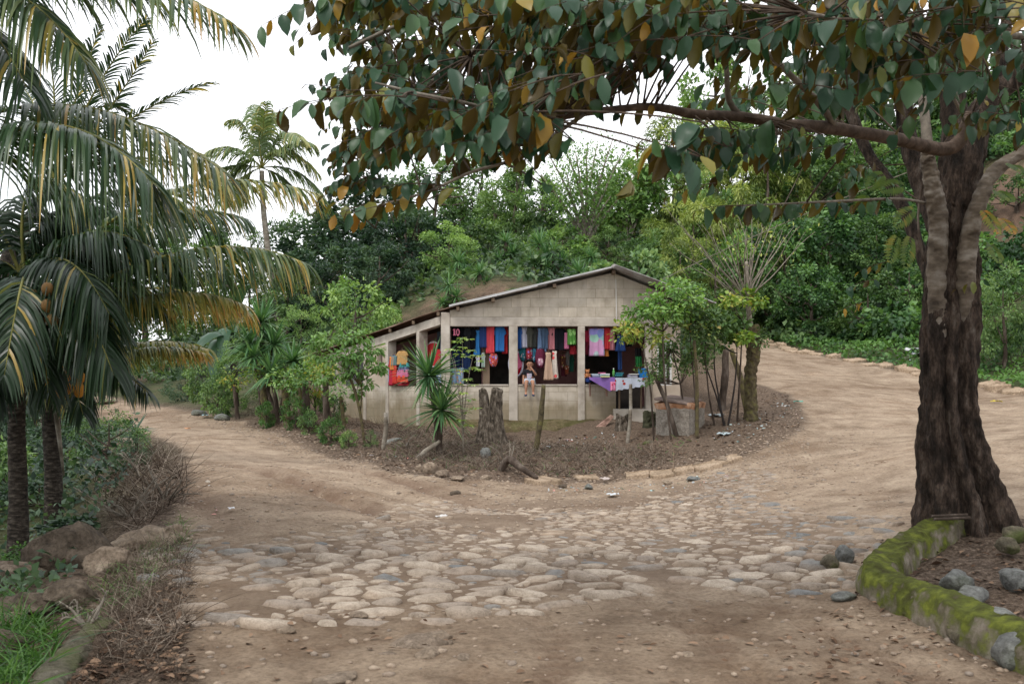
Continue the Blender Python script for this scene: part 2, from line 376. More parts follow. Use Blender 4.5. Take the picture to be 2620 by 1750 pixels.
def groundmat():
    m, t, o, p = _new('earth')
    road = attr(t, 'road'); green = attr(t, 'green'); mound = attr(t, 'mound'); cob = attr(t, 'cob')
    big = noise(t, .35, 5, .6); med = noise(t, 2.2, 7, .65, dist=.4); fin = noise(t, 26, 7, .7); vfin = noise(t, 120, 4, .7)
    dirt = ramp(t, med, [(.25, (.17, .127, .09)), (.42, (.268, .206, .15)), (.6, (.355, .283, .21)), (.8, (.45, .368, .28))])
    dirt = mixc(t, .85, dirt, ramp(t, big, [(.32, (.66, .58, .52)), (.48, (1, .97, .94)), (.66, (1.16, 1.13, 1.1))]), 'MULTIPLY')
    dirt = mixc(t, .6, dirt, ramp(t, noise(t, 1.1, 8, .7, dist=1.2), [(.36, (.74, .66, .6)), (.5, (1, 1, 1)), (.66, (1.12, 1.12, 1.12))]), 'MULTIPLY')
    dark = ramp(t, fin, [(.3, (.04, .028, .02)), (.5, (.115, .083, .06)), (.63, (.19, .145, .11)), (.78, (.38, .33, .28))])
    gr = ramp(t, med, [(.3, (.03, .04, .016)), (.5, (.05, .07, .025)), (.7, (.1, .085, .05))])
    c = mixc(t, road, dark, dirt)
    c = mixc(t, math_(t, 'MULTIPLY', mound, math_(t, 'SUBTRACT', 1, road)), c, mixc(t, .35, dark, (.17, .12, .085)))
    c = mixc(t, math_(t, 'MULTIPLY', green, math_(t, 'SUBTRACT', 1, road)), c, gr)
    red = attr(t, 'red'); c = mixc(t, red, c, ramp(t, med, [(.3, (.06, .042, .03)), (.5, (.13, .085, .06)), (.7, (.2, .13, .09)), (.82, (.3, .22, .17))]))
    c = mixc(t, .9, c, ramp(t, fin, [(.3, (.55, .52, .5)), (.52, (1, 1, 1)), (.72, (1.25, 1.24, 1.24))]), 'MULTIPLY')
    c = mixc(t, math_(t, 'MULTIPLY', cob, .55), c, (.15, .105, .075))
    c = mixc(t, math_(t, 'MULTIPLY', attr(t, 'damp_shade'), .6), c, mixc(t, .5, c, (.5, .44, .38), 'MULTIPLY'))  # near soil: canopy shade painted into the colour, together with browner damp mud
    c = mixc(t, math_(t, 'MULTIPLY', attr(t, 'rut'), .9), c, mixc(t, fin, (.1, .06, .04), (.22, .145, .1)))
    spk = ramp(t, vfin, [(.60, (0, 0, 0)), (.68, (1, 1, 1))])
    c = mixc(t, math_(t, 'MULTIPLY', spk, .3), c, (.5, .44, .37))
    t.links.new(c, p.inputs['Base Color']); p.inputs['Roughness'].default_value = .95; p.inputs['Specular IOR Level'].default_value = .12
    b1 = bumpn(t, p, fin, .9, .03); b2 = bumpn(t, p, vfin, .5, .006, b1); bumpn(t, p, noise(t, 7, 6, .6), .5, .05, b2)
    return m
EARTH = groundmat()
redm = np.exp(-((PX+1.7)/3.2)**2-((PY-31)/2.6)**2)*1.4+np.exp(-((PX-18.5)/2.6)**2-((PY-37)/4.5)**2)*1.6
redm = np.clip(redm-.45+edge*.8, 0, 1)*(PY > 28)
_rt = np.abs(((np.hypot(PX+12.5, (PY-6.0))-9.6)/.9) % 2.0-1.0)
_rm = np.exp(-((PX+2.6)/2.1)**2-((PY-13.6)/2.6)**2)
a_rut = np.clip(_rm*1.5, 0, 1)*np.exp(-(_rt/.34)**2)*np.clip(fbm(PX*3, PY*3, 3, 8)*3-.6, 0, 1)
for (ax, ay, bx, by) in ((1.5, 4.2, .9, 8.2), (.35, 4, .1, 8), (3.0-.6, 3.6, 1.9, 8.1)):
    _L = math.hypot(bx-ax, by-ay); _tx, _ty = (bx-ax)/_L, (by-ay)/_L; _s = (PX-ax)*_tx+(PY-ay)*_ty; _q = (PX-ax)*_ty-(PY-ay)*_tx+.06*np.sin(_s*1.7+ax)
    a_rut = np.maximum(a_rut, .75*np.clip(1.3-np.abs(_s-_L/2)/(_L/2+.3), 0, 1)**.5*np.exp(-(_q/.12)**4)*(.45+.55*(np.sin(_s*38+np.abs(_q)*30) > 0))*np.clip(fbm(PX*2.5, PY*2.5, 3, 18)*3-.9, 0, 1))
def sub(name, mask):
    q = Q[mask]; used, inv = np.unique(q, return_inverse=True)
    V = np.stack([PX[used], PY[used], Z.ravel()[used]], 1)
    me = mesh_np(name, V, inv.reshape(-1, 4), EARTH, smooth=True, attrs=dict(road=a_road[used], green=a_green[used], mound=a_mound[used], cob=np.clip(cdist[used]/.4, 0, 1), damp_shade=np.clip((8.0-PY[used]+edge[used]*1.6)/.9, 0, 1), red=redm[used], rut=a_rut[used]))
    o = link(name, me); o['kind'] = 'structure'; return o
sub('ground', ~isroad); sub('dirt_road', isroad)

# ------------------------------------------------------------ rocks and paving stones
def ico(sub_):
    bm = bmesh.new(); bmesh.ops.create_icosphere(bm, subdivisions=sub_, radius=1)
    v = np.array([x.co[:] for x in bm.verts]); f = np.array([[a.index for a in x.verts] for x in bm.faces]); bm.free(); return v, f
ICO2 = ico(2); ICO3 = ico(3); ICO4 = ico(4); ICO1 = ico(1)
def rockverts(base, seed, flat_=0.6, planes=7, rough=.06, el=1.0, hard=.85):
    R = np.random.default_rng(seed); v = base.copy()
    for i in range(planes):
        n = R.normal(size=3); n /= np.linalg.norm(n); h = R.uniform(.62, .92); d = v@n
        v = v-np.outer(np.clip(d-h, 0, None)*.85, n)
    q = fbm(v[:, 0]*2.1+seed*3.1+v[:, 2]*1.3, v[:, 1]*2.1+v[:, 2]*1.7, 3, seed)-.5
    v = v*(1+q*rough*4)[:, None]
    v[:, 0] *= el; v[:, 2] *= flat_
    return v
def rock(name, label, u, v, d, w, h, dep, mt, seed, rz=0, tilt=0, cat='rock', group=None, sink=.25, high=False):
    vv = rockverts((ICO4 if high else ICO3)[0], seed, 1, 16, .11)
    ext = vv.max(0)-vv.min(0); vv = vv/ext*np.array([w, dep, h])
    p = GP(u, v) if d is None else drop(u, d)
    me = mesh_np(name, vv, (ICO4 if high else ICO3)[1], mt, smooth=True)
    o = link(name, me); o.location = (p.x, p.y, p.z+h*(.5-sink)); o.rotation_euler = (0, tilt, rz)
    if high: displace(o, w*.35, w*.16, 0); displace(o, w*.09, w*.05, 0)
    tag(o, label, cat, group); return o
STONEMAT, t, o_, p_ = _new('river_stone')
c_ = ramp(t, attr(t, 'rnd'), [(0, (.15, .155, .155)), (.18, (.22, .215, .2)), (.35, (.28, .23, .185)), (.7, (.35, .285, .22)), (1, (.46, .385, .305))])
c_ = mixc(t, .8, c_, ramp(t, noise(t, 11, 9, .7), [(.32, (.5, .46, .42)), (.5, (1, 1, 1)), (.68, (1.25, 1.25, 1.27))]), 'MULTIPLY')
c_ = mixc(t, .6, c_, ramp(t, noise(t, 70, 5, .7), [(.35, (.6, .58, .56)), (.5, (1, 1, 1)), (.7, (1.3, 1.3, 1.3))]), 'MULTIPLY')
dust = attr(t, 'dust'); c_ = mixc(t, dust, c_, (.36, .26, .18))
t.links.new(c_, p_.inputs['Base Color']); p_.inputs['Roughness'].default_value = .82; p_.inputs['Specular IOR Level'].default_value = .25
b_ = bumpn(t, p_, noise(t, 18, 9, .65), .8, .03); bumpn(t, p_, noise(t, 110, 5, .6), .5, .006, b_)
def cobbles():
    xs_ = [p[0] for p in COB]; ys_ = [p[1] for p in COB]; R = np.random.default_rng(5)
    cand = np.stack([R.uniform(min(xs_), max(xs_), 150000), R.uniform(min(ys_), max(ys_), 150000)], 1)
    dd = pdist(cand[:, 0], cand[:, 1], COB)
    pts = []; cell = {}
    rad_ = np.clip(R.gamma(3.2, .019, len(cand)), .022, .125); o_s = np.argsort(-rad_); rad_ = rad_[o_s]; cand = cand[o_s]; dd = dd[o_s]
    dens = fbm(cand[:, 0]*.8+9, cand[:, 1]*.8, 3, 33)
    for (x, y), d, q, r0_ in zip(cand, dd, dens, rad_):
        if d < -.25 or (d < .35 and R.random() > (.2+.55*(d+.25)/.6)): continue
        if y > 10.5 and (q < .43 or R.random() < .5): continue
        r = float(r0_)*(1.0 if y < 10 else .8)
        if y > 9: r *= .85
        if q < .26: continue
        a = R.normal(0, .45); e = R.uniform(1.1, 2.1)
        ok = True; k = (int(x//.4), int(y//.4))
        for i in (-1, 0, 1):
            for j in (-1, 0, 1):
                for (X2, Y2, r2, e2, a2) in cell.get((k[0]+i, k[1]+j), ()):
                    dx, dy = x-X2, y-Y2
                    if (dx/((e+e2)/2))**2+dy*dy < ((r+r2)*.89)**2: ok = False; break
                if not ok: break
            if not ok: break
        if ok: cell.setdefault(k, []).append((x, y, r, e, a)); pts.append((x, y, r, e, a, d))
    vs = []; fs = []; rn = []; du = []; b = 0
    tm = [rockverts(ICO2[0], 100+i, 1, 11, .09) for i in range(32)]
    H = height(np.array([p[0] for p in pts]), np.array([p[1] for p in pts]))
    for i, (x, y, r, e, a, d) in enumerate(pts):
        v = tm[i % 32]; c, s = math.cos(a), math.sin(a)
        hgt = r*R.uniform(.45, .8)+.008
        tx, ty = R.normal(0, .1, 2)
        vz = np.where(v[:, 2] > 0, .62*np.tanh(v[:, 2]/.5), v[:, 2]); q = np.stack([v[:, 0]*r*e, v[:, 1]*r*1.02, vz*hgt*1.25], 1); q = np.stack([q[:, 0]*c-q[:, 1]*s, q[:, 0]*s+q[:, 1]*c, q[:, 2]+q[:, 0]*tx+q[:, 1]*ty], 1)
        vs.append(q+np.array([x, y, H[i]-hgt*(R.uniform(.15, .6) if y < 9.5 else R.uniform(.35, .72))])); fs.append(ICO2[1]+b); b += len(v)
        left = max(0, (-1.6-x)*.25) if y < 9.5 else 0
        rr = .35+.65*R.random()-min(.5, left+(.3 if x > 2.6 else 0)); rn.append(np.full(len(v), rr if R.random() > .07 else R.uniform(0, .3)))
        du.append(np.clip(.55-(v[:, 2])*.9+R.uniform(-.25, .25)+(.3 if y > 10.5 else 0), 0, 1)*.8)
    me = mesh_np('cobblestone_paving', np.concatenate(vs), np.concatenate(fs), STONEMAT, rnd=np.concatenate(rn), smooth=True, attrs=dict(dust=np.concatenate(du)))
    o = link('cobblestone_paving', me); o['kind'] = 'structure'; print('cobbles', len(pts))
cobbles()
def scatter_stones(name, label, cat, pts, rmin, rmax, seed, mt=None, flatk=.6):
    R = np.random.default_rng(seed); vs = []; fs = []; rn = []; b = 0; base = ICO1
    tm = [rockverts(base[0], 300+i, 1, 4, .08) for i in range(10)]
    H = height(pts[:, 0], pts[:, 1])
    for i in range(len(pts)):
        r = R.uniform(rmin, rmax)*R.uniform(.6, 1); a = R.uniform(0, 6.28); c, s = math.cos(a), math.sin(a); v = tm[i % 10]*np.array([r*R.uniform(1, 1.6), r, r*flatk])
        vs.append(np.stack([v[:, 0]*c-v[:, 1]*s, v[:, 0]*s+v[:, 1]*c, v[:, 2]], 1)+np.array([pts[i, 0], pts[i, 1], H[i]+r*.15])); fs.append(base[1]+b); b += len(v)
        rn.append(np.full(len(v), R.random()))
    me = mesh_np(name, np.concatenate(vs), np.concatenate(fs), mt or STONEMAT, rnd=np.concatenate(rn), smooth=False, attrs=dict(dust=np.full(b, .5)))
    o = link(name, me); tag(o, label, cat, kind='stuff'); return o
def rand_in(poly, n, seed, cond=None):
    R = np.random.default_rng(seed); xs_ = [p[0] for p in poly]; ys_ = [p[1] for p in poly]
    c = np.stack([R.uniform(min(xs_), max(xs_), n), R.uniform(min(ys_), max(ys_), n)], 1); c = c[inpoly(c[:, 0], c[:, 1], poly)]
    return c if cond is None else c[cond(c)]
near_edge = lambda w_: (lambda c: np.abs(pdist(c[:, 0], c[:, 1], MOUND)) < w_)
gp = [rand_in(gpoly([(430, 1100), (480, 1230), (1000, 1230), (1700, 1150), (1860, 1040), (1840, 930), (1700, 1000), (1500, 1060), (1000, 1070), (700, 1000), (500, 950)]), 16000, 3, near_edge(.7)),
      rand_in(gpoly([(410, 1570), (380, 1300), (400, 1130), (470, 1130), (500, 1300), (520, 1570)]), 1500, 4),
      rand_in(gpoly([(1880, 1380), (1980, 1240), (2348, 1540), (2348, 1568), (2100, 1568), (1900, 1440)]), 160, 5),
      rand_in(gpoly([(480, 1560), (2300, 1560), (1900, 1340), (500, 1430)]), 90, 6),
      rand_in(gpoly([(1100, 1100), (1840, 1000), (1900, 1100), (1650, 1180), (1000, 1180)]), 1800, 7),
      rand_in(gpoly([(240, 935), (560, 965), (500, 985), (240, 960)]), 700, 8),
      rand_in(gpoly([(440, 1060), (1000, 1120), (1650, 1100), (2000, 960), (2080, 1170), (1700, 1180), (900, 1230), (450, 1220)]), 2600, 14), rand_in(gpoly([(450, 1430), (1900, 1340), (2250, 1568), (440, 1568)]), 160, 15)]
scatter_stones('gravel', 'loose pebbles and chips strewn along the edges of the dirt road', 'gravel', np.concatenate(gp), .008, .035, 9)

for u_, y_ in ((1020, 21.2), (1100, 21.2), (1250, 21.2), (1400, 21.2), (1500, 21.2), (1124, 17.6), (1250,19), (800,24.5)):
    x_ = (u_-U0)/F*y_; print('gz', u_, y_, round(hq(x_, y_), 2), 'v', round(V0+(EYE-hq(x_, y_))*F/y_))
# ------------------------------------------------------------ house
D0 = 21.3; PM = F/D0
def hx(u): return (u-U0)/PM
def hzv(v): return EYE-(v-V0)/PM
def blockmat(name, tint=1.0, axis='X'):
    m, t, o, p = _new(name)
    c = t.nodes.new('ShaderNodeTexCoord'); s = t.nodes.new('ShaderNodeSeparateXYZ'); t.links.new(c.outputs['Object'], s.inputs[0])
    xy = t.nodes.new('ShaderNodeCombineXYZ')
    if axis == 'X': t.links.new(s.outputs[0], xy.inputs[0])
    else: t.links.new(math_(t, 'MULTIPLY', s.outputs[1], 1.306), xy.inputs[0])
    t.links.new(s.outputs[2], xy.inputs[1])
    b = t.nodes.new('ShaderNodeTexBrick'); b.inputs['Scale'].default_value = 1; b.inputs['Brick Width'].default_value = .4; b.inputs['Row Height'].default_value = .2
    b.inputs['Mortar Size'].default_value = .007; b.inputs['Mortar Smooth'].default_value = .3; b.inputs['Color1'].default_value = (.80, .80, .80, 1); b.inputs['Color2'].default_value = (1.05, 1.05, 1.05, 1); b.inputs['Mortar'].default_value = (.62, .6, .58, 1)
    dv = t.nodes.new('ShaderNodeVectorMath'); dv.operation = 'ADD'; nn = t.nodes.new('ShaderNodeTexNoise'); nn.inputs['Scale'].default_value = 3
    sv = t.nodes.new('ShaderNodeVectorMath'); sv.operation = 'SCALE'; sv.inputs[3].default_value = .02; t.links.new(nn.outputs['Color'], sv.inputs[0]); t.links.new(c.outputs['Object'], nn.inputs['Vector'])
    t.links.new(xy.outputs[0], dv.inputs[0]); t.links.new(sv.outputs[0], dv.inputs[1]); t.links.new(dv.outputs[0], b.inputs['Vector'])
    base = ramp(t, noise(t, 2.6, 8, .65), [(.25, (.38*tint, .32*tint, .25*tint)), (.5, (.55*tint, .485*tint, .395*tint)), (.75, (.67*tint, .61*tint, .52*tint))])
    cc = mixc(t, .85, base, b.outputs['Color'], 'MULTIPLY')
    # plaster smears over joints, mould low on the wall
    smear = ramp(t, noise(t, 1.7, 6, .6), [(.5, (0, 0, 0)), (.66, (1, 1, 1))]); cc = mixc(t, math_(t, 'MULTIPLY', smear, .55), cc, (.5*tint, .45*tint, .4*tint))
    hh = math_(t, 'SUBTRACT', 1.0, math_(t, 'DIVIDE', math_(t, 'SUBTRACT', math_(t, 'ADD', s.outputs[2], math_(t, 'MULTIPLY', noise(t, 2.2, 6), -.9)), .0), .3), clamp=True)
    hh2 = math_(t, 'MULTIPLY', hh, 1.0, clamp=True)
    cc = mixc(t, math_(t, 'MULTIPLY', hh2, .7), cc, mixc(t, noise(t, 5, 6), (.13, .115, .045), (.3, .22, .14)))
    cc = mixc(t, .4, cc, ramp(t, noise(t, 5, 7, .65, sc3=(1, 1, .25)), [(.34, (.6, .56, .5)), (.5, (1, 1, 1)), (.7, (1.1, 1.1, 1.1))]), 'MULTIPLY')
    t.links.new(cc, p.inputs['Base Color']); p.inputs['Roughness'].default_value = .92; p.inputs['Specular IOR Level'].default_value = .2
    bb = bumpn(t, p, b.outputs['Fac'], -.35, .012); bumpn(t, p, noise(t, 60, 7), .35, .006, bb)
    return m
BLOCK = blockmat('concrete_block'); BLOCK2 = blockmat('concrete_block_side', 1.0, 'Y')
CONC = mat('cast_concrete', [(.3, (.33, .285, .235)), (.5, (.48, .425, .36)), (.72, (.6, .55, .48))], 3.5, .9, .35, 40, .006)
PINK = mat('pink_plaster', [(.3, (.42, .2, .2)), (.6, (.56, .3, .3)), (.8, (.62, .37, .36))], 2, .9, .2)
PLASTER = mat('beige_plaster', [(.3, (.4, .32, .25)), (.6, (.56, .47, .38)), (.8, (.62, .54, .46))], 2, .9, .2)
ROOFM = mat('zinc_sheet', [(.25, (.16, .09, .06)), (.4, (.3, .27, .25)), (.6, (.42, .41, .40)), (.8, (.55, .54, .53))], 2.2, .55, .2, 30, .004, (1, .4, 1), spec=.5)
ROOFR = mat('rusty_sheet', [(.25, (.07, .035, .022)), (.5, (.17, .1, .07)), (.75, (.28, .2, .16))], 2.5, .8, .3, 30, .004)
WOOD = mat('weathered_timber', [(.3, (.09, .06, .04)), (.6, (.22, .16, .11)), (.8, (.36, .29, .22))], 6, .85, .5, 30, .006, (1, 1, .15))
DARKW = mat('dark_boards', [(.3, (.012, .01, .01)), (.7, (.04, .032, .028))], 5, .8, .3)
WHITE = flat('white_paint', (.7, .7, .68), .6, .12)

XC = hx(1021); XP = 2.155; ZP = 4.0
def roofz(x): return ZP-.2315*(XP-x) if x < XP else ZP-.40*(x-XP)
house = thing('house', 'low concrete block house with shallow sheet metal gable roof and open clothes arcade', 'house', (0, D0, .6))
SILL = 1.51; LT = hzv(748)
# front
w1 = MB(); w1.box((XC+.1, D0, .2), (hx(1412), D0+.15, SILL)); w1.build('lower_wall', BLOCK, house)
w2 = MB(); w2.prism([(XC+.1, D0, hzv(727)), (hx(1560), D0, hzv(727)), (hx(1560), D0, roofz(hx(1560))-.07), (XP, D0, ZP-.07), (XC+.1, D0, roofz(XC+.1)-.07)], (0, .14, 0)); w2.build('gable_wall', BLOCK, house)
b = MB(); b.box((XC+.1, D0-.012, LT), (hx(1560), D0+.16, hzv(727)-.002)); b.build('lintel_beam', CONC, house, bevel=.01)
for ua, ub in ((1167, 1187), (1325, 1341), (1480, 1494)):
    c = MB(); c.box((hx(ua), D0-.03, .15), (hx(ub), D0+.19, LT-.002)); c.build('column', CONC, house, bevel=.008)
c = MB(); c.box((XC-.09, D0-.03, .15), (XC+.1, D0+.2, roofz(XC)-.09)); c.build('column', CONC, house, bevel=.008)
sl = MB(); sl.box((XC+.12, D0-.02, SILL+.002), (hx(1166), D0+.19, SILL+.035)); sl.box((hx(1188), D0-.02, SILL+.002), (hx(1324), D0+.19, SILL+.035)); sl.box((hx(1342), D0-.02, SILL+.002), (hx(1412), D0+.19, SILL+.035)); sl.build('sill', CONC, house, bevel=.006)
# right bay: plastered wall with a window
r = MB(); xa, xb = hx(1496), hx(1560)
r.box((xa, D0+.01, .6), (xb, D0+.15, 1.52)); r.box((xa, D0+.01, 1.522), (xa+.1, D0+.15, LT-.002)); r.box((xb-.18, D0+.01, 1.522), (xb, D0+.15, LT-.002)); r.box((xa+.102, D0+.01, 2.5), (xb-.182, D0+.15, LT-.002)); r.build('plastered_wall', PLASTER, house)
wf = MB(); 
for q in ((xa+.1, 1.52, xa+.14, 2.5), (xb-.22, 1.52, xb-.18, 2.5), (xa+.14, 2.46, xb-.22, 2.5), (xa+.14, 1.52, xb-.22, 1.56), (xa+.27, 1.56, xa+.3, 2.46)): wf.box((q[0]+.002, D0+.02, q[1]+.002), (q[2], D0+.07, q[3]-.002))
wf.build('window_frame', WHITE, house)
# doorway below the counter
dr = MB(); dr.box((hx(1414), D0+.2, 1.0), (hx(1445), D0+.24, SILL)); dr.build('door_leaf', DARKW, house); dr = MB(); dr.box((hx(1446), D0+.5, 1.0), (hx(1478), D0+.54, SILL)); dr.build('door_leaf', DARKW, house)
st = MB(); st.box((hx(1405), D0-.25, .4), (hx(1496), D0+.4, 1.02)); st.build('doorstep', CONC, house, bevel=.015)
# plinth footing
pl = MB()
xs_ = np.linspace(XC-.05, hx(1404), 26)
vsf = []
for i, x in enumerate(xs_):
    g = gz(x, D0-.3)
    vsf += [(x, D0-.02, .76+.06*vn(x*3, 1., 3)), (x, D0-.16-.1*vn(x*2., 4., 3), .68+.09*vn(x*4, 2., 3)), (x, D0-.42-.2*vn(x*1.5, 3., 1), g-.1)]
pl.add([tuple(float(a) for a in p) for p in vsf], [(i*3+j, (i+1)*3+j, (i+1)*3+j+1, i*3+j+1) for i in range(25) for j in range(2)])
pl.build('footing', rockmat('mossy_footing', (.05, .045, .02), (.13, .1, .055), (.25, .2, .13), .3), house, smooth=True)

# angled left wing
AD = Vector((-.643, .766, 0)); AN = Vector((.766, .643, 0))  # along, inward
A0 = Vector((XC-.1, D0+.06, 0))
def tu(u):
    k = (u-U0)/F; return (k*A0.y-A0.x)/(AD.x-k*AD.y)
def ap(t_, n_, z): q = A0+AD*t_+AN*n_; return (q.x, q.y, z)
def abox(mb, t0, t1, z0, z1, n0=0, n1=.15, zt=None):
    if zt is None: za0, za1 = z1, z1
    else: za0, za1 = zt(t0), zt(t1)
    vs = [ap(t0, n0, z0), ap(t1, n0, z0), ap(t1, n1, z0), ap(t0, n1, z0), ap(t0, n0, za0), ap(t1, n0, za1), ap(t1, n1, za1), ap(t0, n1, za0)]
    mb.add(vs, [(0, 1, 2, 3), (7, 6, 5, 4), (4, 5, 1, 0), (5, 6, 2, 1), (6, 7, 3, 2), (7, 4, 0, 3)])
TE = 5.3
def rz_t(t_): return roofz((A0+AD*t_).x)-.12
m = MB(); abox(m, .0, TE, .2, 1.5); m.build('lower_wall', BLOCK2, house)
m = MB(); 
vs = []
for t_ in (0, TE):
    for n_ in (-.012, .16): vs += [ap(t_, n_, rz_t(t_)-.2), ap(t_, n_, rz_t(t_)-.02)]
m.add(vs, [(0, 1, 3, 2), (4, 6, 7, 5), (0, 4, 5, 1), (2, 3, 7, 6), (1, 5, 7, 3), (0, 2, 6, 4)]); m.build('sloping_beam', CONC, house)
for ua, ub in ((957, 976), (886, 902), (835, 842), (772, 778)):
    m = MB(); t1 = tu(ua); t0 = t1-.11; abox(m, t0, t1, .3, 0, -.03, .2, lambda q: rz_t(q)-.203); m.build('column', CONC, house, bevel=.006)
m = MB(); ta, tb = tu(885), tu(843)
w0, w1_ = tu(876), tu(864)
abox(m, ta+.003, w0, 1.503, 0, .01, .13, lambda q: rz_t(q)-.203); abox(m, w1_, tb, 1.503, 0, .01, .13, lambda q: rz_t(q)-.203); abox(m, w0, w1_, 1.503, 1.75, .012, .128); abox(m, w0, w1_, 2.35, 0, .012, .128, lambda q: rz_t(q)-.205)
m.build('panel_wall', PLASTER, house)
m = MB(); abox(m, tu(834)+.01, TE-.1, 1.503, 0, .35, .4, lambda q: rz_t(q)-.203); m.build('back_panel', mat('grey_panel', [(.3, (.12, .12, .12)), (.7, (.26, .26, .27))], 3), house)
# side, back and inner walls
XR = hx(1560)
m = MB(); m.box((XR-.14, D0+.152, .5), (XR, 28.5, 3.0)); m.build('side_wall', BLOCK2, house)
E_ = A0+AD*TE
m = MB(); m.box((E_.x, 28.5, .5), (XR, 28.64, 2.3)); m.build('rear_wall', BLOCK, house)
m = MB(); m.box((E_.x, E_.y+.2, .5), (E_.x+.14, 28.49, 1.9)); m.build('side_wall', BLOCK2, house)
m = MB(); m.add([(XC-.02, D0+.16, 1.0), (XR-.15, D0+.16, 1.0), (XR-.15, 28.4, 1.0), (E_.x+.2, 28.4, 1.0), ap(TE-.1, .2, 1.0)], [(0, 1, 2, 3, 4)]); m.build('floor', CONC, house)
m = MB(); m.box((XC+.9, 24.0, 1.01), (XR-.15, 24.1, 3.2)); m.build('inner_wall', PINK, house)
m = MB(); m.prism([ap(.4, 1.5, 1.01), ap(5.0, 1.5, 1.01), ap(5.0, 1.5, 2.4), ap(.4, 1.5, 3.05)], (AN.x*.1, AN.y*.1, 0)); m.build('inner_wall', PINK, house)
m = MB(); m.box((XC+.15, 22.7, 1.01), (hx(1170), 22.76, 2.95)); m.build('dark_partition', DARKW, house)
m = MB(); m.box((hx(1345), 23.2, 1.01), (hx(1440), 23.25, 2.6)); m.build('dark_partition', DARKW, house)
m = MB(); m.box((hx(1106), D0+.3, SILL-.3), (hx(1122), D0+.4, LT-.2)); m.build('inner_post', WOOD, house)
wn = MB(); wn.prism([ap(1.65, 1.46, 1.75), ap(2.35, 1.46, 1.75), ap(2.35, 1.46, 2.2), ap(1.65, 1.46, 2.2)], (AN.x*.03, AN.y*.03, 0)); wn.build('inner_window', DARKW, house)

# roof: corrugated sheets
def corr(name, xa, xb, front, back, matl, n_across=3, gap=0):
    """sheet running from x=xa (high) to x=xb (low), corrugations along the slope"""
    ys_ = []; V = []; Fc = []
    y0 = min(front(xa), front(xb)); N = int((back-y0)/.019); cols_ = np.linspace(xa, xb, n_across)
    ring = []
    for j in range(N+1):
        s = j/N
        for x in cols_:
            yy = front(x)+(back-front(x))*s; ph = (yy/.076)*2*math.pi
            V.append((x, yy, roofz(x)+.012*math.sin(ph)+gap))
    k = len(cols_); top = len(V)
    V += [(a, b_, c-.008) for a, b_, c in V]
    for j in range(N):
        for i in range(k-1):
            a = j*k+i; Fc.append((a, a+1, a+1+k, a+k)); Fc.append((a+top, a+k+top, a+1+k+top, a+1+top))
    for i in range(k-1): Fc.append((i, i+top, i+1+top, i+1)); q = N*k; Fc.append((q+i, q+i+1, q+i+1+top, q+i+top))
    for j in range(N): Fc.append((j*k, (j+1)*k, (j+1)*k+top, j*k+top)); q = k-1; Fc.append((j*k+q, j*k+q+top, (j+1)*k+q+top, (j+1)*k+q))
    o = link(name, mesh_np(name, np.array(V)-np.array(house.location), np.array(Fc), matl, smooth=False), house); return o
fr = lambda x: D0-.28 if x > XC else D0-.28+(XC-x)*1.19
# sheets overlap down the left slope: zinc by the ridge, rusty below
corr('roof_sheet', XP+.02, .55, lambda x: D0-.30, 28.9, ROOFM, 2, .02)
corr('roof_sheet', .75, XC+.1, lambda x: D0-.27, 28.9, ROOFM, 2, 0)
corr('roof_sheet', XC+.3, -5.1, fr, 28.9, ROOFR, 6, -.012)
corr('roof_sheet', XP-.02, 4.2, lambda x: D0-.75-(x-XP)*.1, 28.9, ROOFM, 3, .02)
m = MB(); m.prism([(XP, D0-.312, ZP+.045), (XP, D0-.312, ZP+.012), (XC+.1, D0-.29, roofz(XC+.1)-.005), (XC+.1, D0-.29, roofz(XC+.1)+.03)], (0, .008, 0)); m.build('verge_strip', mat('pale_zinc', [(.3, (.38, .37, .36)), (.7, (.6, .6, .6))], 3, .5, .2, 30, .004, spec=.5), house)
m = MB(); m.tube([(XP, D0-.34, ZP+.03), (XP, 28.9, ZP+.03)], .05, 8); m.build('ridge_cap', ROOFM, house)
for x in (XC+.28, XC-.15, XC-.75, XC-1.35, XC-1.95):
    m = MB(); y_ = fr(x); m.box((x-.03, y_+.03, roofz(x)-.125), (x+.03, y_+3, roofz(x)-.05)); m.build('rafter', WOOD, house)
for x in (-.4, .9, XP, 3.2, 4.1):
    m = MB(); m.box((x-.035, D0-.25, roofz(x)-.115), (x+.035, D0+2, roofz(x)-.04)); m.build('rafter', WOOD, house)
m = MB(); m.tube([P(1333, 715, D0-.06), P(1412, 640, D0-.06), P(1414, 735, D0-.05)][1:], .008, 5); m.build('drip_pipe', WHITE, house)

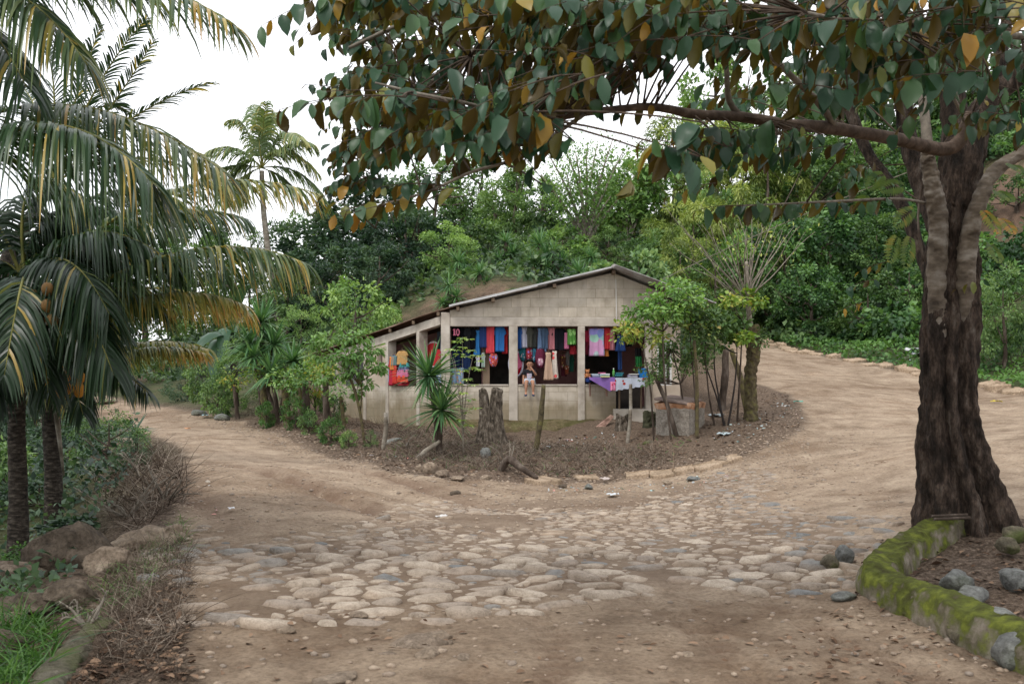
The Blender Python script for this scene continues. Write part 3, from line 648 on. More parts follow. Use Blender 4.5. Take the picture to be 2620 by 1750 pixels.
# ------------------------------------------------------------ clothes on show
def hexc(h): 
    c = [int(h[i:i+2], 16)/255 for i in (0, 2, 4)]; return tuple((x/12.92 if x < .04045 else ((x+.055)/1.055)**2.4) for x in c)
_cm = {}
def cloth(h, pat=None):
    k = (h, pat)
    if k in _cm: return _cm[k]
    c = hexc(h); lum_ = sum(c)/3; c = tuple(min(1, (x*.86+lum_*.14)*.92) for x in c)
    m, t, o, p = _new('cloth_'+('print' if pat else 'plain')); p.inputs['Roughness'].default_value = .9; p.inputs['Specular IOR Level'].default_value = .1
    base = ramp(t, noise(t, 6, 4), [(.3, tuple(x*.85 for x in c)), (.7, c)])
    if pat:
        v = t.nodes.new('ShaderNodeTexVoronoi'); v.inputs['Scale'].default_value = pat[0]; tcx = t.nodes.new('ShaderNodeTexCoord'); t.links.new(tcx.outputs['Object'], v.inputs['Vector'])
        rr = ramp(t, v.outputs['Distance'], [(pat[2], (1, 1, 1)), (pat[2]+.04, (0, 0, 0))]); 
        hs = t.nodes.new('ShaderNodeHueSaturation'); 
        pc = mixc(t, .35 if len(pat) > 3 else 0.0, hexc(pat[1]), v.outputs['Color'])
        base = mixc(t, rr, base, pc)
    t.links.new(base, p.inputs['Base Color']); bumpn(t, p, noise(t, 18, 4, sc3=(1, 1, .25)), .3, .02); _cm[k] = m; return m
def grid_panel(prof, nw, nh, place, amp=.02, seed=0, thick=.02):
    """closed garment: profile(s)->(left,right) in 0..1 across the height, placed by place(a,b,depth)"""
    R = random.Random(seed); ph = [R.uniform(0, 6.28) for _ in range(4)]; fr_ = [R.uniform(1.5, 3.2), R.uniform(4, 7)]
    vs = []; fs = []
    for side in (0, 1):
        for j in range(nh+1):
            s = j/nh; l, r_ = prof(s)
            for i in range(nw+1):
                a = i/nw; x = l+(r_-l)*a
                rip = amp*(.3+.7*s)*(math.sin(x*fr_[0]*6.28+ph[0]+s*.8)+.45*math.sin(x*fr_[1]*6.28+ph[1]))
                bul = thick*math.sin(math.pi*a)**.5*(1 if side else -1)
                vs.append(place(x, s, rip+bul))
    n = (nw+1)*(nh+1)
    for j in range(nh):
        for i in range(nw):
            q = j*(nw+1)+i; fs.append((q, q+1, q+nw+2, q+nw+1)); q += n; fs.append((q, q+nw+1, q+nw+2, q+1))
    for i in range(nw): fs.append((i, i+n, i+1+n, i+1)); q = nh*(nw+1)+i; fs.append((q, q+1, q+1+n, q+n))
    for j in range(nh): q = j*(nw+1); fs.append((q, q+nw+1, q+nw+1+n, q+n)); q += nw; fs.append((q, q+n, q+nw+1+n, q+nw+1))
    return vs, fs
def prof_tee(s):
    if s < .06: return (.30-.8*s, .70+.8*s)
    if s < .34: k = (s-.06)/.28; return (.18-.18*min(1, k*1.2), .82+.18*min(1, k*1.2))
    return (.15, .85)
prof_plain = lambda s: (.02+.03*math.sin(s*3), .98-.02*math.sin(s*5))
prof_dress = lambda s: (.3-.28*s, .7+.28*s) if s > .1 else (.22, .78)
prof_bag = lambda s: (.5-.5*math.sin(math.pi*min(1, .18+s*.72))**.6, .5+.5*math.sin(math.pi*min(1, .18+s*.72))**.6)
gi = [0]
def garment(name, label, u0, u1, v0, v1, color, kind='tee', d=None, cat=None, pat=None, group='clothes hanging in the arcade', tilt=0, extra=None, mp=None):
    gi[0] += 1; d = d or (D0+.16+.02*(gi[0] % 3))
    a, b_ = P(u0, v0, d), P(u1, v1, d)
    pf = dict(tee=prof_tee, plain=prof_plain, dress=prof_dress, bag=prof_bag)[kind]
    # hanging garments turn a little away from the viewer
    tw = RN.uniform(-.35, .35)
    def place(x, s, dep):
        X_ = a.x+(b_.x-a.x)*x+tilt*s; return (X_, d+dep+(x-.5)*tw*abs(b_.x-a.x), a.z+(b_.z-a.z)*s)
    if mp: place = mp
    vs, fs = grid_panel(pf, 14, 16, place, .022, gi[0], .05 if kind == 'bag' else .014)
    o0 = MB(); o0.add(vs, fs)
    th = thing(name, label, cat or name.replace('_', ' '), place(.5, 0, 0), group)
    o0.build('pouch' if kind == 'bag' else 'fabric', cloth(color, pat), th, smooth=True)
    hk = MB(); c0 = Vector(place(.5, 0, 0))
    if kind == 'bag':
        s1 = Vector(place(.3, .1, 0)); s2 = Vector(place(.7, .1, 0)); hk.tube(bez(s1, c0+Vector((0, -.02, .09)), s2, 6), .008, 5); hk.build('strap', cloth('222222'), th)
        pk = MB(); vs, fs = grid_panel(prof_bag, 6, 6, lambda x, s, dep: tuple(Vector(place(.2+.6*x, .5+.4*s, dep-.05))), .003, 4, .02); pk.add(vs, fs); pk.build('front_pocket', cloth(extra or color, (22, 'e8c8d0', .3, 1)), th, smooth=True)
    elif kind != 'plain':
        s1 = Vector(place(.25, .02, 0)); s2 = Vector(place(.75, .02, 0)); hk.tube([s1, c0+Vector((0, 0, .035)), s2], .006, 5); hk.tube([c0+Vector((0, 0, .035)), c0+Vector((.01, 0, .08))], .004, 5); hk.build('hanger', WOOD, th)
    return th
g = garment
nj = g('jersey', 'black jersey with a large pink number ten beside the corner column', 1034, 1058, 746, 799, '0d0d10', 'plain', cat='shirt')
# the number on the jersey
nb = MB(); y_ = D0+.10
def zb(u0, v0, u1, v1):
    a, b_ = P(u0, v0, y_), P(u1, v1, y_); nb.box((a.x, y_-.004, b_.z), (b_.x, y_+.004, a.z))
zb(1040.2, 753.5, 1043.8, 769); zb(1038, 755, 1040.2, 757.6); zb(1038.6, 766.2, 1040.2, 769); zb(1043.8, 766.2, 1045, 769)
ring = []; c0 = P(1049.8, 761.5, y_); NN = 20
for k in range(NN):
    a = 2*math.pi*k/NN
    for rx, rz_, yy in ((4.4, 8.2, -.004), (1.9, 5.2, -.004)): ring.append((c0.x+math.cos(a)*rx/PM, y_+yy, c0.z+math.sin(a)*rz_/PM))
nb.add(ring, [(2*k, 2*((k+1) % NN), 2*((k+1) % NN)+1, 2*k+1) for k in range(NN)])
nb.build('number', cloth('e87898'), nj)
g('tee_shirt', 'black tee shirt next to the pink numbered jersey', 1052, 1070, 751, 799, '15161c')
g('tee_shirt', 'dark grey tee shirt hanging in the middle of the black row', 1062, 1081, 751, 801, '25262b')
g('tee_shirt', 'black tee shirt overlapping a bright blue one in the left bay', 1076, 1093, 752, 800, '17181d')
g('shirt', 'bright blue shirt hanging askew and lower than its neighbours in the left bay', 1087, 1104, 757, 815, '1d86cf', 'dress', tilt=-.02)
g('shorts', 'navy blue garment between the askew blue shirt and the red one', 1099, 1116, 747, 797, '27437f', 'plain')
g('tee_shirt', 'coral red long shirt left of the big blue one', 1113, 1134, 746, 810, 'e8404f', 'plain')
g('tee_shirt', 'wide bright blue tee shirt beside the second column', 1131, 1161, 746, 806, '1478c8', 'tee')
g('tee_shirt', 'crimson tee shirt half hidden behind the wide blue one', 1148, 1167, 747, 811, 'c01c26', 'tee', d=D0+.26)
g('trousers', 'navy trousers hanging in the lower row below the black shirts', 1034, 1056, 800, 842, '16264a', 'plain', d=D0+.25)
g('trousers', 'dark blue denim trousers below the grey shirt', 1056, 1080, 798, 848, '1a2f58', 'plain', d=D0+.28)
g('vest', 'white and red patterned child vest on the wooden post', 1090, 1102, 812, 840, 'c8ccd6', 'tee', pat=(18, 'b03040', .3, 1), d=D0+.22)
g('vest', 'pale green patterned child vest on the wooden post', 1102, 1114, 808, 842, 'aebfb5', 'tee', pat=(18, '2f6f50', .3, 1), d=D0+.24)
g('backpack', 'round red and blue patterned child backpack near the post', 1121, 1142, 811, 840, 'c94a3c', 'bag', pat=(16, '3a7fd0', .35, 1), d=D0+.2, group='bags hanging in the arcade')
g('cloth_bundle', 'light blue and white printed cloth on the sill beside the corner column', 1034, 1064, 843, 880, '8fb2d8', 'plain', pat=(14, 'd84848', .3, 1), d=D0+.3)
# middle bay
g('tee_shirt', 'royal blue tee shirt at the left edge of the middle bay', 1186, 1198, 748, 800, '1a5fb0')
g('tee_shirt', 'white tee shirt in the middle bay', 1190, 1217, 748, 797, 'd6d6ea')
g('tee_shirt', 'olive grey tee shirt beside the white one', 1206, 1224, 750, 797, '55554c')
g('tee_shirt', 'dull grey tee shirt left of the denim shirt', 1217, 1233, 751, 797, '4a4c49', d=D0+.24)
g('shirt', 'long pale denim blue shirt hanging over the backpacks', 1227, 1250, 751, 807, '6f8cb4', 'dress', tilt=.04)
g('shirt', 'slate blue shirt between denim and pink ones', 1241, 1259, 750, 800, '4a627f')
g('shirt', 'dusty pink shirt left of the big black tee shirt', 1255, 1272, 751, 802, 'c47880', 'plain')
g('tee_shirt', 'large black tee shirt in the middle bay', 1264, 1302, 752, 803, '1c1f27')
g('shorts', 'small pink garment beside the green one', 1293, 1304, 762, 800, 'e07fa8', 'plain', d=D0+.22)
g('tee_shirt', 'lime green shirt with pale swirl beside the third column', 1300, 1321, 754, 790, '67b049', 'plain', pat=(9, 'a8dc88', .35))
g('shorts', 'red shorts below the lime green shirt', 1306, 1322, 793, 812, 'b02030', 'plain', d=D0+.3)
g('backpack', 'teal backpack beside the boy', 1190, 1207, 792, 828, '1d7480', 'bag', d=D0+.28, group='bags hanging in the arcade')
g('backpack', 'red and blue backpack hanging above the boy', 1205, 1221, 797, 826, 'a82f3c', 'bag', pat=(12, '3c74b8', .3, 1), d=D0+.26, group='bags hanging in the arcade')
g('backpack', 'small turquoise bag between the red backpack and the burgundy one', 1219, 1230, 799, 830, '3a8fae', 'bag', d=D0+.3, group='bags hanging in the arcade')
g('backpack', 'burgundy backpack with pale pink front pocket', 1227, 1251, 800, 843, '6e2440', 'bag', extra='c98fa4', d=D0+.18, group='bags hanging in the arcade')
g('dress', 'long plain beige dress on a hanger above the sill', 1245, 1270, 808, 871, 'd0ac90', 'dress', d=D0+.1)
g('dress', 'cream dress with coral stripes and red trim above the sill', 1262, 1281, 805, 868, 'e0d4c6', 'dress', pat=(7, 'e06060', .26), d=D0+.16)
g('blouse', 'brown printed blouse deep in the right of the middle bay', 1283, 1298, 812, 845, '7a4638', 'tee', pat=(15, 'c89070', .3, 1), d=D0+.8)
g('blouse', 'pale grey blouse deep in the middle bay', 1296, 1307, 806, 838, 'a8a09c', 'tee', d=D0+.8)
g('blouse', 'dark green blouse deep in the middle bay', 1303, 1318, 815, 852, '2a6a58', 'tee', d=D0+.85)
g('skirt', 'burgundy skirt deep in the middle bay', 1286, 1300, 838, 862, '6c2838', 'plain', d=D0+.9)
g('blouse', 'rust orange blouse deep in the middle bay', 1294, 1306, 838, 858, '9c4c28', 'tee', pat=(15, 'ddd0c0', .26), d=D0+.75)
# right bay
g('tee_shirt', 'magenta shirt at the left of the right bay', 1341, 1351, 758, 784, 'c81e50', 'plain', d=D0+.22)
g('tee_shirt', 'dark crimson long garment below the magenta shirt', 1341, 1352, 783, 813, '8a1c38', 'plain', d=D0+.26)
g('tee_shirt', 'scarlet shirt behind the printed beach towel', 1349, 1364, 752, 791, 'dc2c34', 'plain', d=D0+.2)
g('towel', 'big pink and sky blue printed beach towel', 1349, 1386, 753, 816, 'd79ac8', 'plain', pat=(5, '58b0dc', .5, 1), d=D0+.14)
g('shorts', 'orange cloth showing under the printed towel', 1374, 1396, 802, 817, 'cc7a1e', 'plain', d=D0+.24)
g('tee_shirt', 'red tee shirt right of the printed towel', 1384, 1399, 751, 801, 'd42530', 'plain')
g('tee_shirt', 'dusty rose tee shirt left of the navy skirt', 1396, 1410, 754, 803, 'c77b86', 'plain', d=D0+.22)
g('skirt', 'pleated navy blue skirt in the right bay', 1409, 1436, 768, 805, '1c3a70', 'dress')
g('trousers', 'narrow dark blue trousers below the navy skirt', 1416, 1426, 803, 849, '1e4078', 'plain', d=D0+.3)
g('top', 'black top with hanging straps right of the navy skirt', 1434, 1449, 771, 795, '101012', 'plain', d=D0+.25)
g('shorts', 'emerald green shorts in the shade of the young tree', 1456, 1472, 817, 841, '1e7038', 'plain', d=D0+.25)
g('shorts', 'black shorts above the emerald green ones', 1455, 1471, 798, 817, '141416', 'plain', d=D0+.25)
# left wing
def amap(t0, t1, z0, z1, n_): 
    return lambda x, s, dep: ap(t1+(t0-t1)*x, n_+dep, z0+(z1-z0)*s)
lg = 'clothes hanging in the left wing'
def g2(name, label, u0, u1, v0, v1, colr, kind='tee', n_=-.02, **k):
    ta, tb = tu(u0), tu(u1); q = A0+AD*(ta+tb)*.5; pm = F/q.y
    garment(name, label, 0, 1, 0, 1, colr, kind, group=lg, mp=amap(tb, ta, EYE-(v0-V0)/pm, EYE-(v1-V0)/pm, n_), d=1, **k)
g2('jacket', 'navy blue jacket at the far left of the left wing rack', 892, 909, 814, 872, '24427e', 'tee', .05)
g2('shirt', 'pale blue shirt next to the navy jacket in the left wing', 890, 903, 824, 878, '9db4d8', 'tee', .0)
g2('tracksuit_top', 'crimson tracksuit top in the left wing rack', 894, 916, 820, 884, 'c81c40', 'tee', -.06)
g2('tracksuit_top', 'orange striped tracksuit top in the left wing rack', 902, 915, 818, 848, 'e88a30', 'plain', -.1)
g2('trousers', 'scarlet trousers hanging in the left wing', 907, 919, 838, 880, 'dc2f20', 'plain', -.1)
g2('shirt', 'grey green shirt in the left wing above the scarlet trousers', 906, 920, 816, 838, '6a8a8c', 'plain', -.11)
g2('blouse', 'tan lace blouse at the top of the left wing rack', 914, 947, 805, 836, 'c89a58', 'tee', -.1, pat=(20, 'a87c40', .2))
g2('trousers', 'folded turquoise trousers below the tan blouse', 920, 945, 832, 842, '3fa6a8', 'plain', -.08)
g2('trousers', 'folded grey purple trousers below the turquoise ones', 919, 944, 841, 851, '6c6c98', 'plain', -.07)
g2('trousers', 'folded pink trousers below the grey purple ones', 915, 944, 848, 864, 'dc6c9c', 'plain', -.08)
g2('trousers', 'folded orange red trousers below the pink ones', 915, 944, 861, 876, 'ec4418', 'plain', -.08)
g2('trousers', 'folded dark red trousers lowest on the left wing rack', 895, 944, 874, 884, 'a01428', 'plain', -.04)
g2('trousers', 'black trousers between the red float and the corner column', 993, 1002, 760, 800, '1a1f24', 'plain', .1)
g2('shirt', 'grey shirt beside the corner column in the left wing', 1001, 1010, 757, 806, '8a8e98', 'plain', .12)
g2('blouse', 'dark red printed blouse beside the corner column', 1000, 1010, 808, 850, '7c1f30', 'plain', .1, pat=(14, '202038', .3, 1))
g2('cloth_bundle', 'pale blue printed cloth on the left wing sill', 993, 1010, 853, 878, '9cb8d8', 'plain', .08, pat=(12, 'e8e4e0', .3))

# round inflatables / discs
def disc(name, label, c, axis, rad, rz_, c1, c2, squash=1):
    th = thing(name, label, 'pool float', c, 'pool floats hanging in the house')
    q = Vector(axis).normalized(); X_ = Vector((0, 0, 1)).cross(q).normalized(); Z_ = Vector((0, 0, 1))
    m = MB(); pts = [Vector(c)+X_*math.cos(2*math.pi*k/28)*rad*squash+Z_*math.sin(2*math.pi*k/28)*rz_ for k in range(29)]
    m.tube(pts, .022, 8, caps=False); m.build('rim', cloth(c2), th, smooth=True)
    m = MB(); cc = [Vector(c)+q*s for s in (-.02, .02)]; n = 28; vs = [cc[0], cc[1]]
    for s in (-.012, .012): vs += [p+q*s for p in pts[:28]]
    m.add(vs, [(0, 2+k, 2+(k+1) % n) for k in range(n)]+[(1, 30+(k+1) % n, 30+k) for k in range(n)]+[(2+k, 30+k, 30+(k+1) % n, 2+(k+1) % n) for k in range(n)]); m.build('panel', cloth(c1, (3, 'a01428', .35)), th)
tm_ = tu(970); cq = ap(tm_, .28, EYE-(812-V0)/F*(A0+AD*tm_).y)
disc('pool_float', 'round red float with pale rim behind the left wing column', cq, AN, .24/.66, .27, 'd0202c', 'd8c0c0')
disc('pool_float', 'pink oval float with white rim behind the second column', P(1183, 834, D0+.3), (0, 1, 0), .15, .275, 'e86c98', 'd8d8e8')

# counter tables with cloths
tb = thing('display_table', 'wooden counter table under a purple cloth in front of the right bay', 'table', (hx(1375), D0-.25, .8))
m = MB(); m.prism([P(1342, 868, D0-.05), P(1412, 868, D0-.05), P(1412, 868, D0-.5), P(1360, 868, D0-.45)], (0, 0, -.03)); m.build('table_top', WOOD, tb)
for u_ in (1352, 1390):
    m = MB(); a = P(u_, 870, D0-.2 if u_ < 1360 else D0-.35); m.tube([(a.x, a.y, a.z-.03), (a.x+.02, a.y+.1, a.z-.35)], .02, 6); m.build('leg', mat('pinkish_wood', [(.3, (.2, .12, .09)), (.7, (.38, .24, .19))], 5), tb)
m = MB(); a, b_, c_2 = P(1352, 866, D0-.38), P(1410, 866, D0-.56), P(1402, 893, D0-.57)
n = 12; vs = []; 
for i in range(n+1):
    t_ = i/n; top = P(1351+59*t_, 866, D0-.4-.17*t_); L = (.04+.27*min(1, t_*1.15)) if t_ < .87 else .31-.1*(t_-.87)/.13
    for j in range(5): s = j/4; vs.append((top.x, top.y-.02-.012*math.sin(i*1.3)*s, top.z+.012-L*s))
m.add(vs, [(i*5+j, (i+1)*5+j, (i+1)*5+j+1, i*5+j+1) for i in range(n) for j in range(4)])
q = [P(1351, 866, D0-.4), P(1410, 866, D0-.57), P(1410, 866, D0-.06), P(1343, 866, D0-.06)]; m.add([p+Vector((0, 0, .014)) for p in q], [(0, 1, 2, 3)])
o = m.build('purple_tablecloth', cloth('8a63b4'), None, smooth=False); tag(o, 'purple cloth draped to a point over the counter table', 'tablecloth'); s_ = o.modifiers.new('s', 'SOLIDIFY'); s_.thickness = .006
tb2 = thing('display_table', 'counter table under a white floral cloth across the doorway', 'table', (hx(1445), D0-.3, 1.0))
m = MB(); m.box((hx(1412), D0-.55, hzv(869)), (hx(1478), D0-.08, hzv(866))); m.build('table_top', WOOD, tb2)
for u_ in (1420, 1470):
    m = MB(); a = P(u_, 869, D0-.15); m.tube([a, (a.x, a.y, 1.02)], .02, 6); m.build('leg', WOOD, tb2)
FLOR = cloth('c4ccde', (7.5, 'a0342c', .24)); 
m = MB(); vs = []; n = 16
for i in range(n+1):
    t_ = i/n; top = P(1409+70*t_, 866, D0-.57); L = .27-.10*t_+.012*math.sin(i*2.1)
    for j in range(6): s = j/5; vs.append((top.x, top.y-.015*math.sin(i*1.1)*s-.01, top.z-L*s))
m.add(vs, [(i*6+j, (i+1)*6+j, (i+1)*6+j+1, i*6+j+1) for i in range(n) for j in range(5)])
m.add([P(1409, 866, D0-.58), P(1479, 866, D0-.58), P(1479, 866, D0-.06), P(1409, 866, D0-.06)], [(0, 1, 2, 3)])
o = m.build('floral_tablecloth', FLOR, None); tag(o, 'white tablecloth with red flower print over the doorway counter', 'tablecloth'); s_ = o.modifiers.new('s', 'SOLIDIFY'); s_.thickness = .006
g('scarf', 'pink printed cloth hanging between the purple and the floral tablecloths', 1399, 1412, 875, 895, 'ee8cb4', 'plain', pat=(16, 'c82858', .3), d=D0-.6, group=None)
def pile(label, u0, u1, vb, d, cols_, group='folded clothes laid out on the counters'):
    a = P(u0, vb, d); b_ = P(u1, vb, d); th = thing('folded_clothes', label, 'clothes pile', ((a.x+b_.x)/2, d, a.z), group); z = a.z
    for i, c in enumerate(cols_):
        m = MB(); j = RN.uniform(-.02, .02); m.box((a.x+j, d-.11+RN.uniform(-.02, .02), z+.001), (b_.x+j, d+.11, z+.024)); m.build('folded_garment', cloth(c), th, bevel=.009); z += .026
pile('pale blue and white folded clothes at the left of the counter', 1357, 1374, 865, D0-.25, ('8fa6b8', 'c0ccd8', 'b0c0cc'))
pile('pink, red and green folded clothes in the middle of the counter', 1374, 1390, 865, D0-.28, ('5f8c88', 'c04868', '88b0a8', 'c8668c'))
pile('stack of white, yellow and sky blue folded clothes on the purple cloth edge', 1378, 1399, 865, D0-.45, ('e0dc90', 'a8dcec', 'e8e8f0'))
pile('teal and grey folded clothes on the floral counter', 1411, 1428, 865, D0-.3, ('406a70', '2c8c98', '1f6c7c', '38808c'))
pile('white and violet folded clothes on the floral counter', 1440, 1462, 865, D0-.35, ('c4c8d8', '9890b8', 'd0d0c8'))
bx = thing('plastic_crate', 'blue plastic crate at the right end of the floral counter', 'crate', P(1474, 865, D0-.3))
m = MB(); a = P(1465, 866, D0-.3); b_ = P(1484, 845, D0-.3)
for q in (((a.x, a.y-.1, a.z), (b_.x, a.y-.09, b_.z)), ((a.x, a.y+.09, a.z), (b_.x, a.y+.1, b_.z)), ((a.x, a.y-.089, a.z), (a.x+.01, a.y+.089, b_.z)), ((b_.x-.01, a.y-.089, a.z), (b_.x, a.y+.089, b_.z)), ((a.x+.011, a.y-.089, a.z), (b_.x-.011, a.y+.089, a.z+.01))): m.box(*q)
m.build('shell', flat('blue_plastic', hexc('1c6cb0'), .4, .1), bx)
m = MB(); m.box((a.x-.008, a.y-.115, b_.z-.02), (b_.x+.008, a.y-.101, b_.z+.004)); m.build('rim', flat('blue_plastic_rim', hexc('2a7cc4'), .4, .1), bx)
bt = thing('bottle', 'green plastic bottle standing on the counter between the two cloths', 'bottle', P(1407, 865, D0-.35))
m = MB(); a = P(1407, 866, D0-.35); m.tube([a, a+Vector((0, 0, .13)), a+Vector((0, 0, .16)), a+Vector((0, 0, .185))], [.026, .026, .013, .011], 10); m.build('body', flat('green_plastic', hexc('5c9c50'), .3, .1), bt, smooth=True)
m = MB(); m.tube([a+Vector((0, 0, .186)), a+Vector((0, 0, .205))], .013, 8); m.build('cap', WHITE, bt)
# plush toy
pt = thing('plush_toy', 'brown plush bear sitting at the left end of the counter', 'toy', P(1347, 866, D0-.2)); a = P(1347, 866, D0-.2)
FUR = flat('brown_plush', hexc('b0764e'), .95, .2)
def ball(mb, c, r, s=(1, 1, 1), mi=0): 
    v = ICO2[0]*r*np.array(s)+np.array(c); mb.add([tuple(p) for p in v], [tuple(int(i) for i in f) for f in ICO2[1]], mi)
m = MB(); ball(m, a+Vector((0, 0, .05)), .05, (1, .9, 1.1)); [ball(m, a+Vector((s*.05, -.04, .02)), .022) for s in (-1, 1)]; [ball(m, a+Vector((s*.052, -.01, .07)), .018) for s in (-1, 1)]; m.build('body', FUR, pt, smooth=True)
m = MB(); ball(m, a+Vector((0, -.01, .135)), .042); [ball(m, a+Vector((s*.033, 0, .17)), .015) for s in (-1, 1)]; ball(m, a+Vector((0, -.05, .125)), .016); m.build('head', FUR, pt, smooth=True)
m = MB(); ball(m, a+Vector((0, -.064, .127)), .007); m.build('nose', DARKW, pt, smooth=True)
o = rock('blue_bundle', 'crumpled dark blue cloth under the plush bear', 0, 0, D0-.2, .16, .1, .12, cloth('1c3c80'), 77, cat='cloth'); o.location = P(1350, 872, D0-.22)

# ------------------------------------------------------------ the boy on the sill
def skin_obj(name, joints, edges, mt, parent, levels=2, root=0):
    bm = bmesh.new(); L = bm.verts.layers.skin.verify(); vs = []
    for i, (p, r) in enumerate(joints):
        v = bm.verts.new(p); r = r if hasattr(r, '__len__') else (r, r); v[L].radius = r; v[L].use_root = (i == root); vs.append(v)
    for a, b2 in edges: bm.edges.new((vs[a], vs[b2]))
    me = bpy.data.meshes.new(name); bm.to_mesh(me); bm.free()
    o = bpy.data.objects.new(name, me); col.objects.link(o)
    o.modifiers.new('sk', 'SKIN'); s = o.modifiers.new('sub', 'SUBSURF'); s.levels = levels; s.render_levels = levels
    dg = bpy.context.evaluated_depsgraph_get(); me2 = bpy.data.meshes.new_from_object(o.evaluated_get(dg)); me2.name = name
    bpy.data.objects.remove(o)
    me2.materials.clear(); me2.materials.append(mt); me2.polygons.foreach_set('use_smooth', [True]*len(me2.polygons))
    return link(name, me2, parent)
SKIN = flat('child_skin', (.42, .22, .14), .6, .1, 12, .05)
SK_TEE = flat('black_tee', (.018, .018, .024), .9, .2); HAIRM = flat('dark_hair', (.01, .008, .007), .5, .3, 40, .3)
SHORTS = flat('pale_denim', (.55, .62, .7), .9, .15, 20)
pc = P(1214, 884, D0-.02); S0 = Vector((pc.x, D0-.02, SILL+.037))
boy = thing('person', 'small boy in black tee shirt sitting on the sill, hand at his mouth', 'person', S0, s=1.2)
# local frame: x right (viewer's), y away, z up, origin at the seat on the sill
J = []; E = []
def jn(p, r, to=None):
    J.append((p, r)); 
    if to is not None: E.append((to, len(J)-1))
    return len(J)-1
pel = jn((0, .05, .055), (.062, .05)); ch = jn((0, .05, .16), (.062, .048), pel); sh = jn((0, .045, .235), (.066, .045), ch); nk = jn((0, .035, .275), .026, sh); hd0 = jn((0.004, .025, .318), (.05, .05), nk); hd = jn((.006, .02, .365), (.062, .062), hd0); hd2 = jn((.006, .025, .412), (.045, .048), hd)
for s in (-1, 1):
    hp = jn((s*.042, .02, .05), (.046, .042), pel); kn = jn((s*.058, -.115, .045), .034, hp); cf = jn((s*.062, -.125, -.04), .030, kn); an = jn((s*.064, -.115, -.15), .019, cf); ft = jn((s*.068, -.165, -.19), (.022, .016), an)
# left-of-picture arm rests on the sill, the other lifts its hand to the mouth
a1 = jn((-.082, .045, .235), .028, sh); a2 = jn((-.105, .05, .14), .022, a1); a3 = jn((-.11, .02, .05), .017, a2); a4 = jn((-.11, .0, .018), (.017, .011), a3)
b1 = jn((.082, .045, .235), .028, sh); b2 = jn((.118, -.02, .16), .022, b1); b3 = jn((.07, -.07, .235), .017, b2); b4 = jn((.03, -.062, .29), (.017, .012), b3)
for k in range(4): f1 = jn((-.124+.009*k, -.02, .012), .0048, a4); f2 = jn((-.126+.009*k, -.036-.003*(k in (1, 2)), .006), .0042, f1)
f1 = jn((-.094, -.008, .012), .0052, a4)
for k in range(4): f1 = jn((.022-.003*k, -.064+.002*k, .308-.007*k), .0048, b4); f2 = jn((.006-.001*k, -.056, .318-.009*k), .0042, f1)
f1 = jn((.024, -.05, .302), .005, b4)
body = skin_obj('body', J, E, SKIN, boy, 2, pel)
skin_obj('tee_shirt', [((0, .05, .035), (.074, .06)), ((0, .05, .16), (.075, .06)), ((0, .047, .232), (.07, .052)), ((0, .04, .262), (.034, .034)), ((-.083, .047, .236), .037), ((-.106, .05, .16), .036), ((.083, .045, .236), .037), ((.112, -.006, .172), .035)],
         [(0, 1), (1, 2), (2, 3), (2, 4), (4, 5), (2, 6), (6, 7)], SK_TEE, boy, 2)
skin_obj('shorts', [((0, .05, .045), (.078, .06)), ((-.045, .015, .05), (.056, .05)), ((-.058, -.075, .046), (.05, .045)), ((.045, .015, .05), (.056, .05)), ((.058, -.075, .046), (.05, .045))], [(0, 1), (1, 2), (0, 3), (3, 4)], SHORTS, boy, 2)
m = MB(); v = ICO3[0].copy(); v = v[:]; cap_v = [(float(p[0]*.073+.006), float(p[1]*.078+.018), float(p[2]*.07+.388)) for p in v]
keep = [f for f in ICO3[1] if min(v[i][2]+.45*v[i][1] for i in f) > -.02]; m.add(cap_v, [tuple(int(i) for i in f) for f in keep]); m.build('hair', HAIRM, boy, smooth=True, local=True)
for s in (-1, 1):
    m = MB(); ball(m, (s*.022+.006, -.036, .362), .0085, (1.2, .6, .8)); m.build('eye', DARKW, boy, smooth=True, local=True)
    m = MB(); ball(m, (s*.062+.006, .025, .352), .013, (.5, .8, 1.2)); m.build('ear', SKIN, boy, smooth=True, local=True)
m = MB(); ball(m, (.006, -.044, .345), .010, (.8, 1, 1)); m.build('nose', SKIN, boy, smooth=True, local=True)
m = MB(); ball(m, (.004, -.040, .322), .009, (1.5, .5, .5)); m.build('mouth', flat('lips', (.3, .09, .07), .5), boy, smooth=True, local=True)
m = MB(); vs = []; 
for j in range(7):
    for i in range(7): x = (i/6-.5)*.088; z = .09+.1*j/6; vs.append((x, .05-.066*math.sqrt(max(0, 1-(x/.092)**2))-.012-.004*math.sin(j), z))
m.add(vs, [(j*7+i, j*7+i+1, j*7+i+8, j*7+i+7) for j in range(6) for i in range(6)]); o = m.build('shirt_print', cloth('b8b4c8', (34, 'c03038', .3, 1)), boy, smooth=True, local=True); s_ = o.modifiers.new('s', 'SOLIDIFY'); s_.thickness = .004
for s in (-1, 1):
    skin_obj('shoe', [((s*.064, -.118, -.152), (.027, .027)), ((s*.066, -.125, -.192), (.028, .02)), ((s*.069, -.185, -.2), (.026, .018))], [(0, 1), (1, 2)], flat('navy_sandal', (.03, .05, .11), .6), boy, 2)
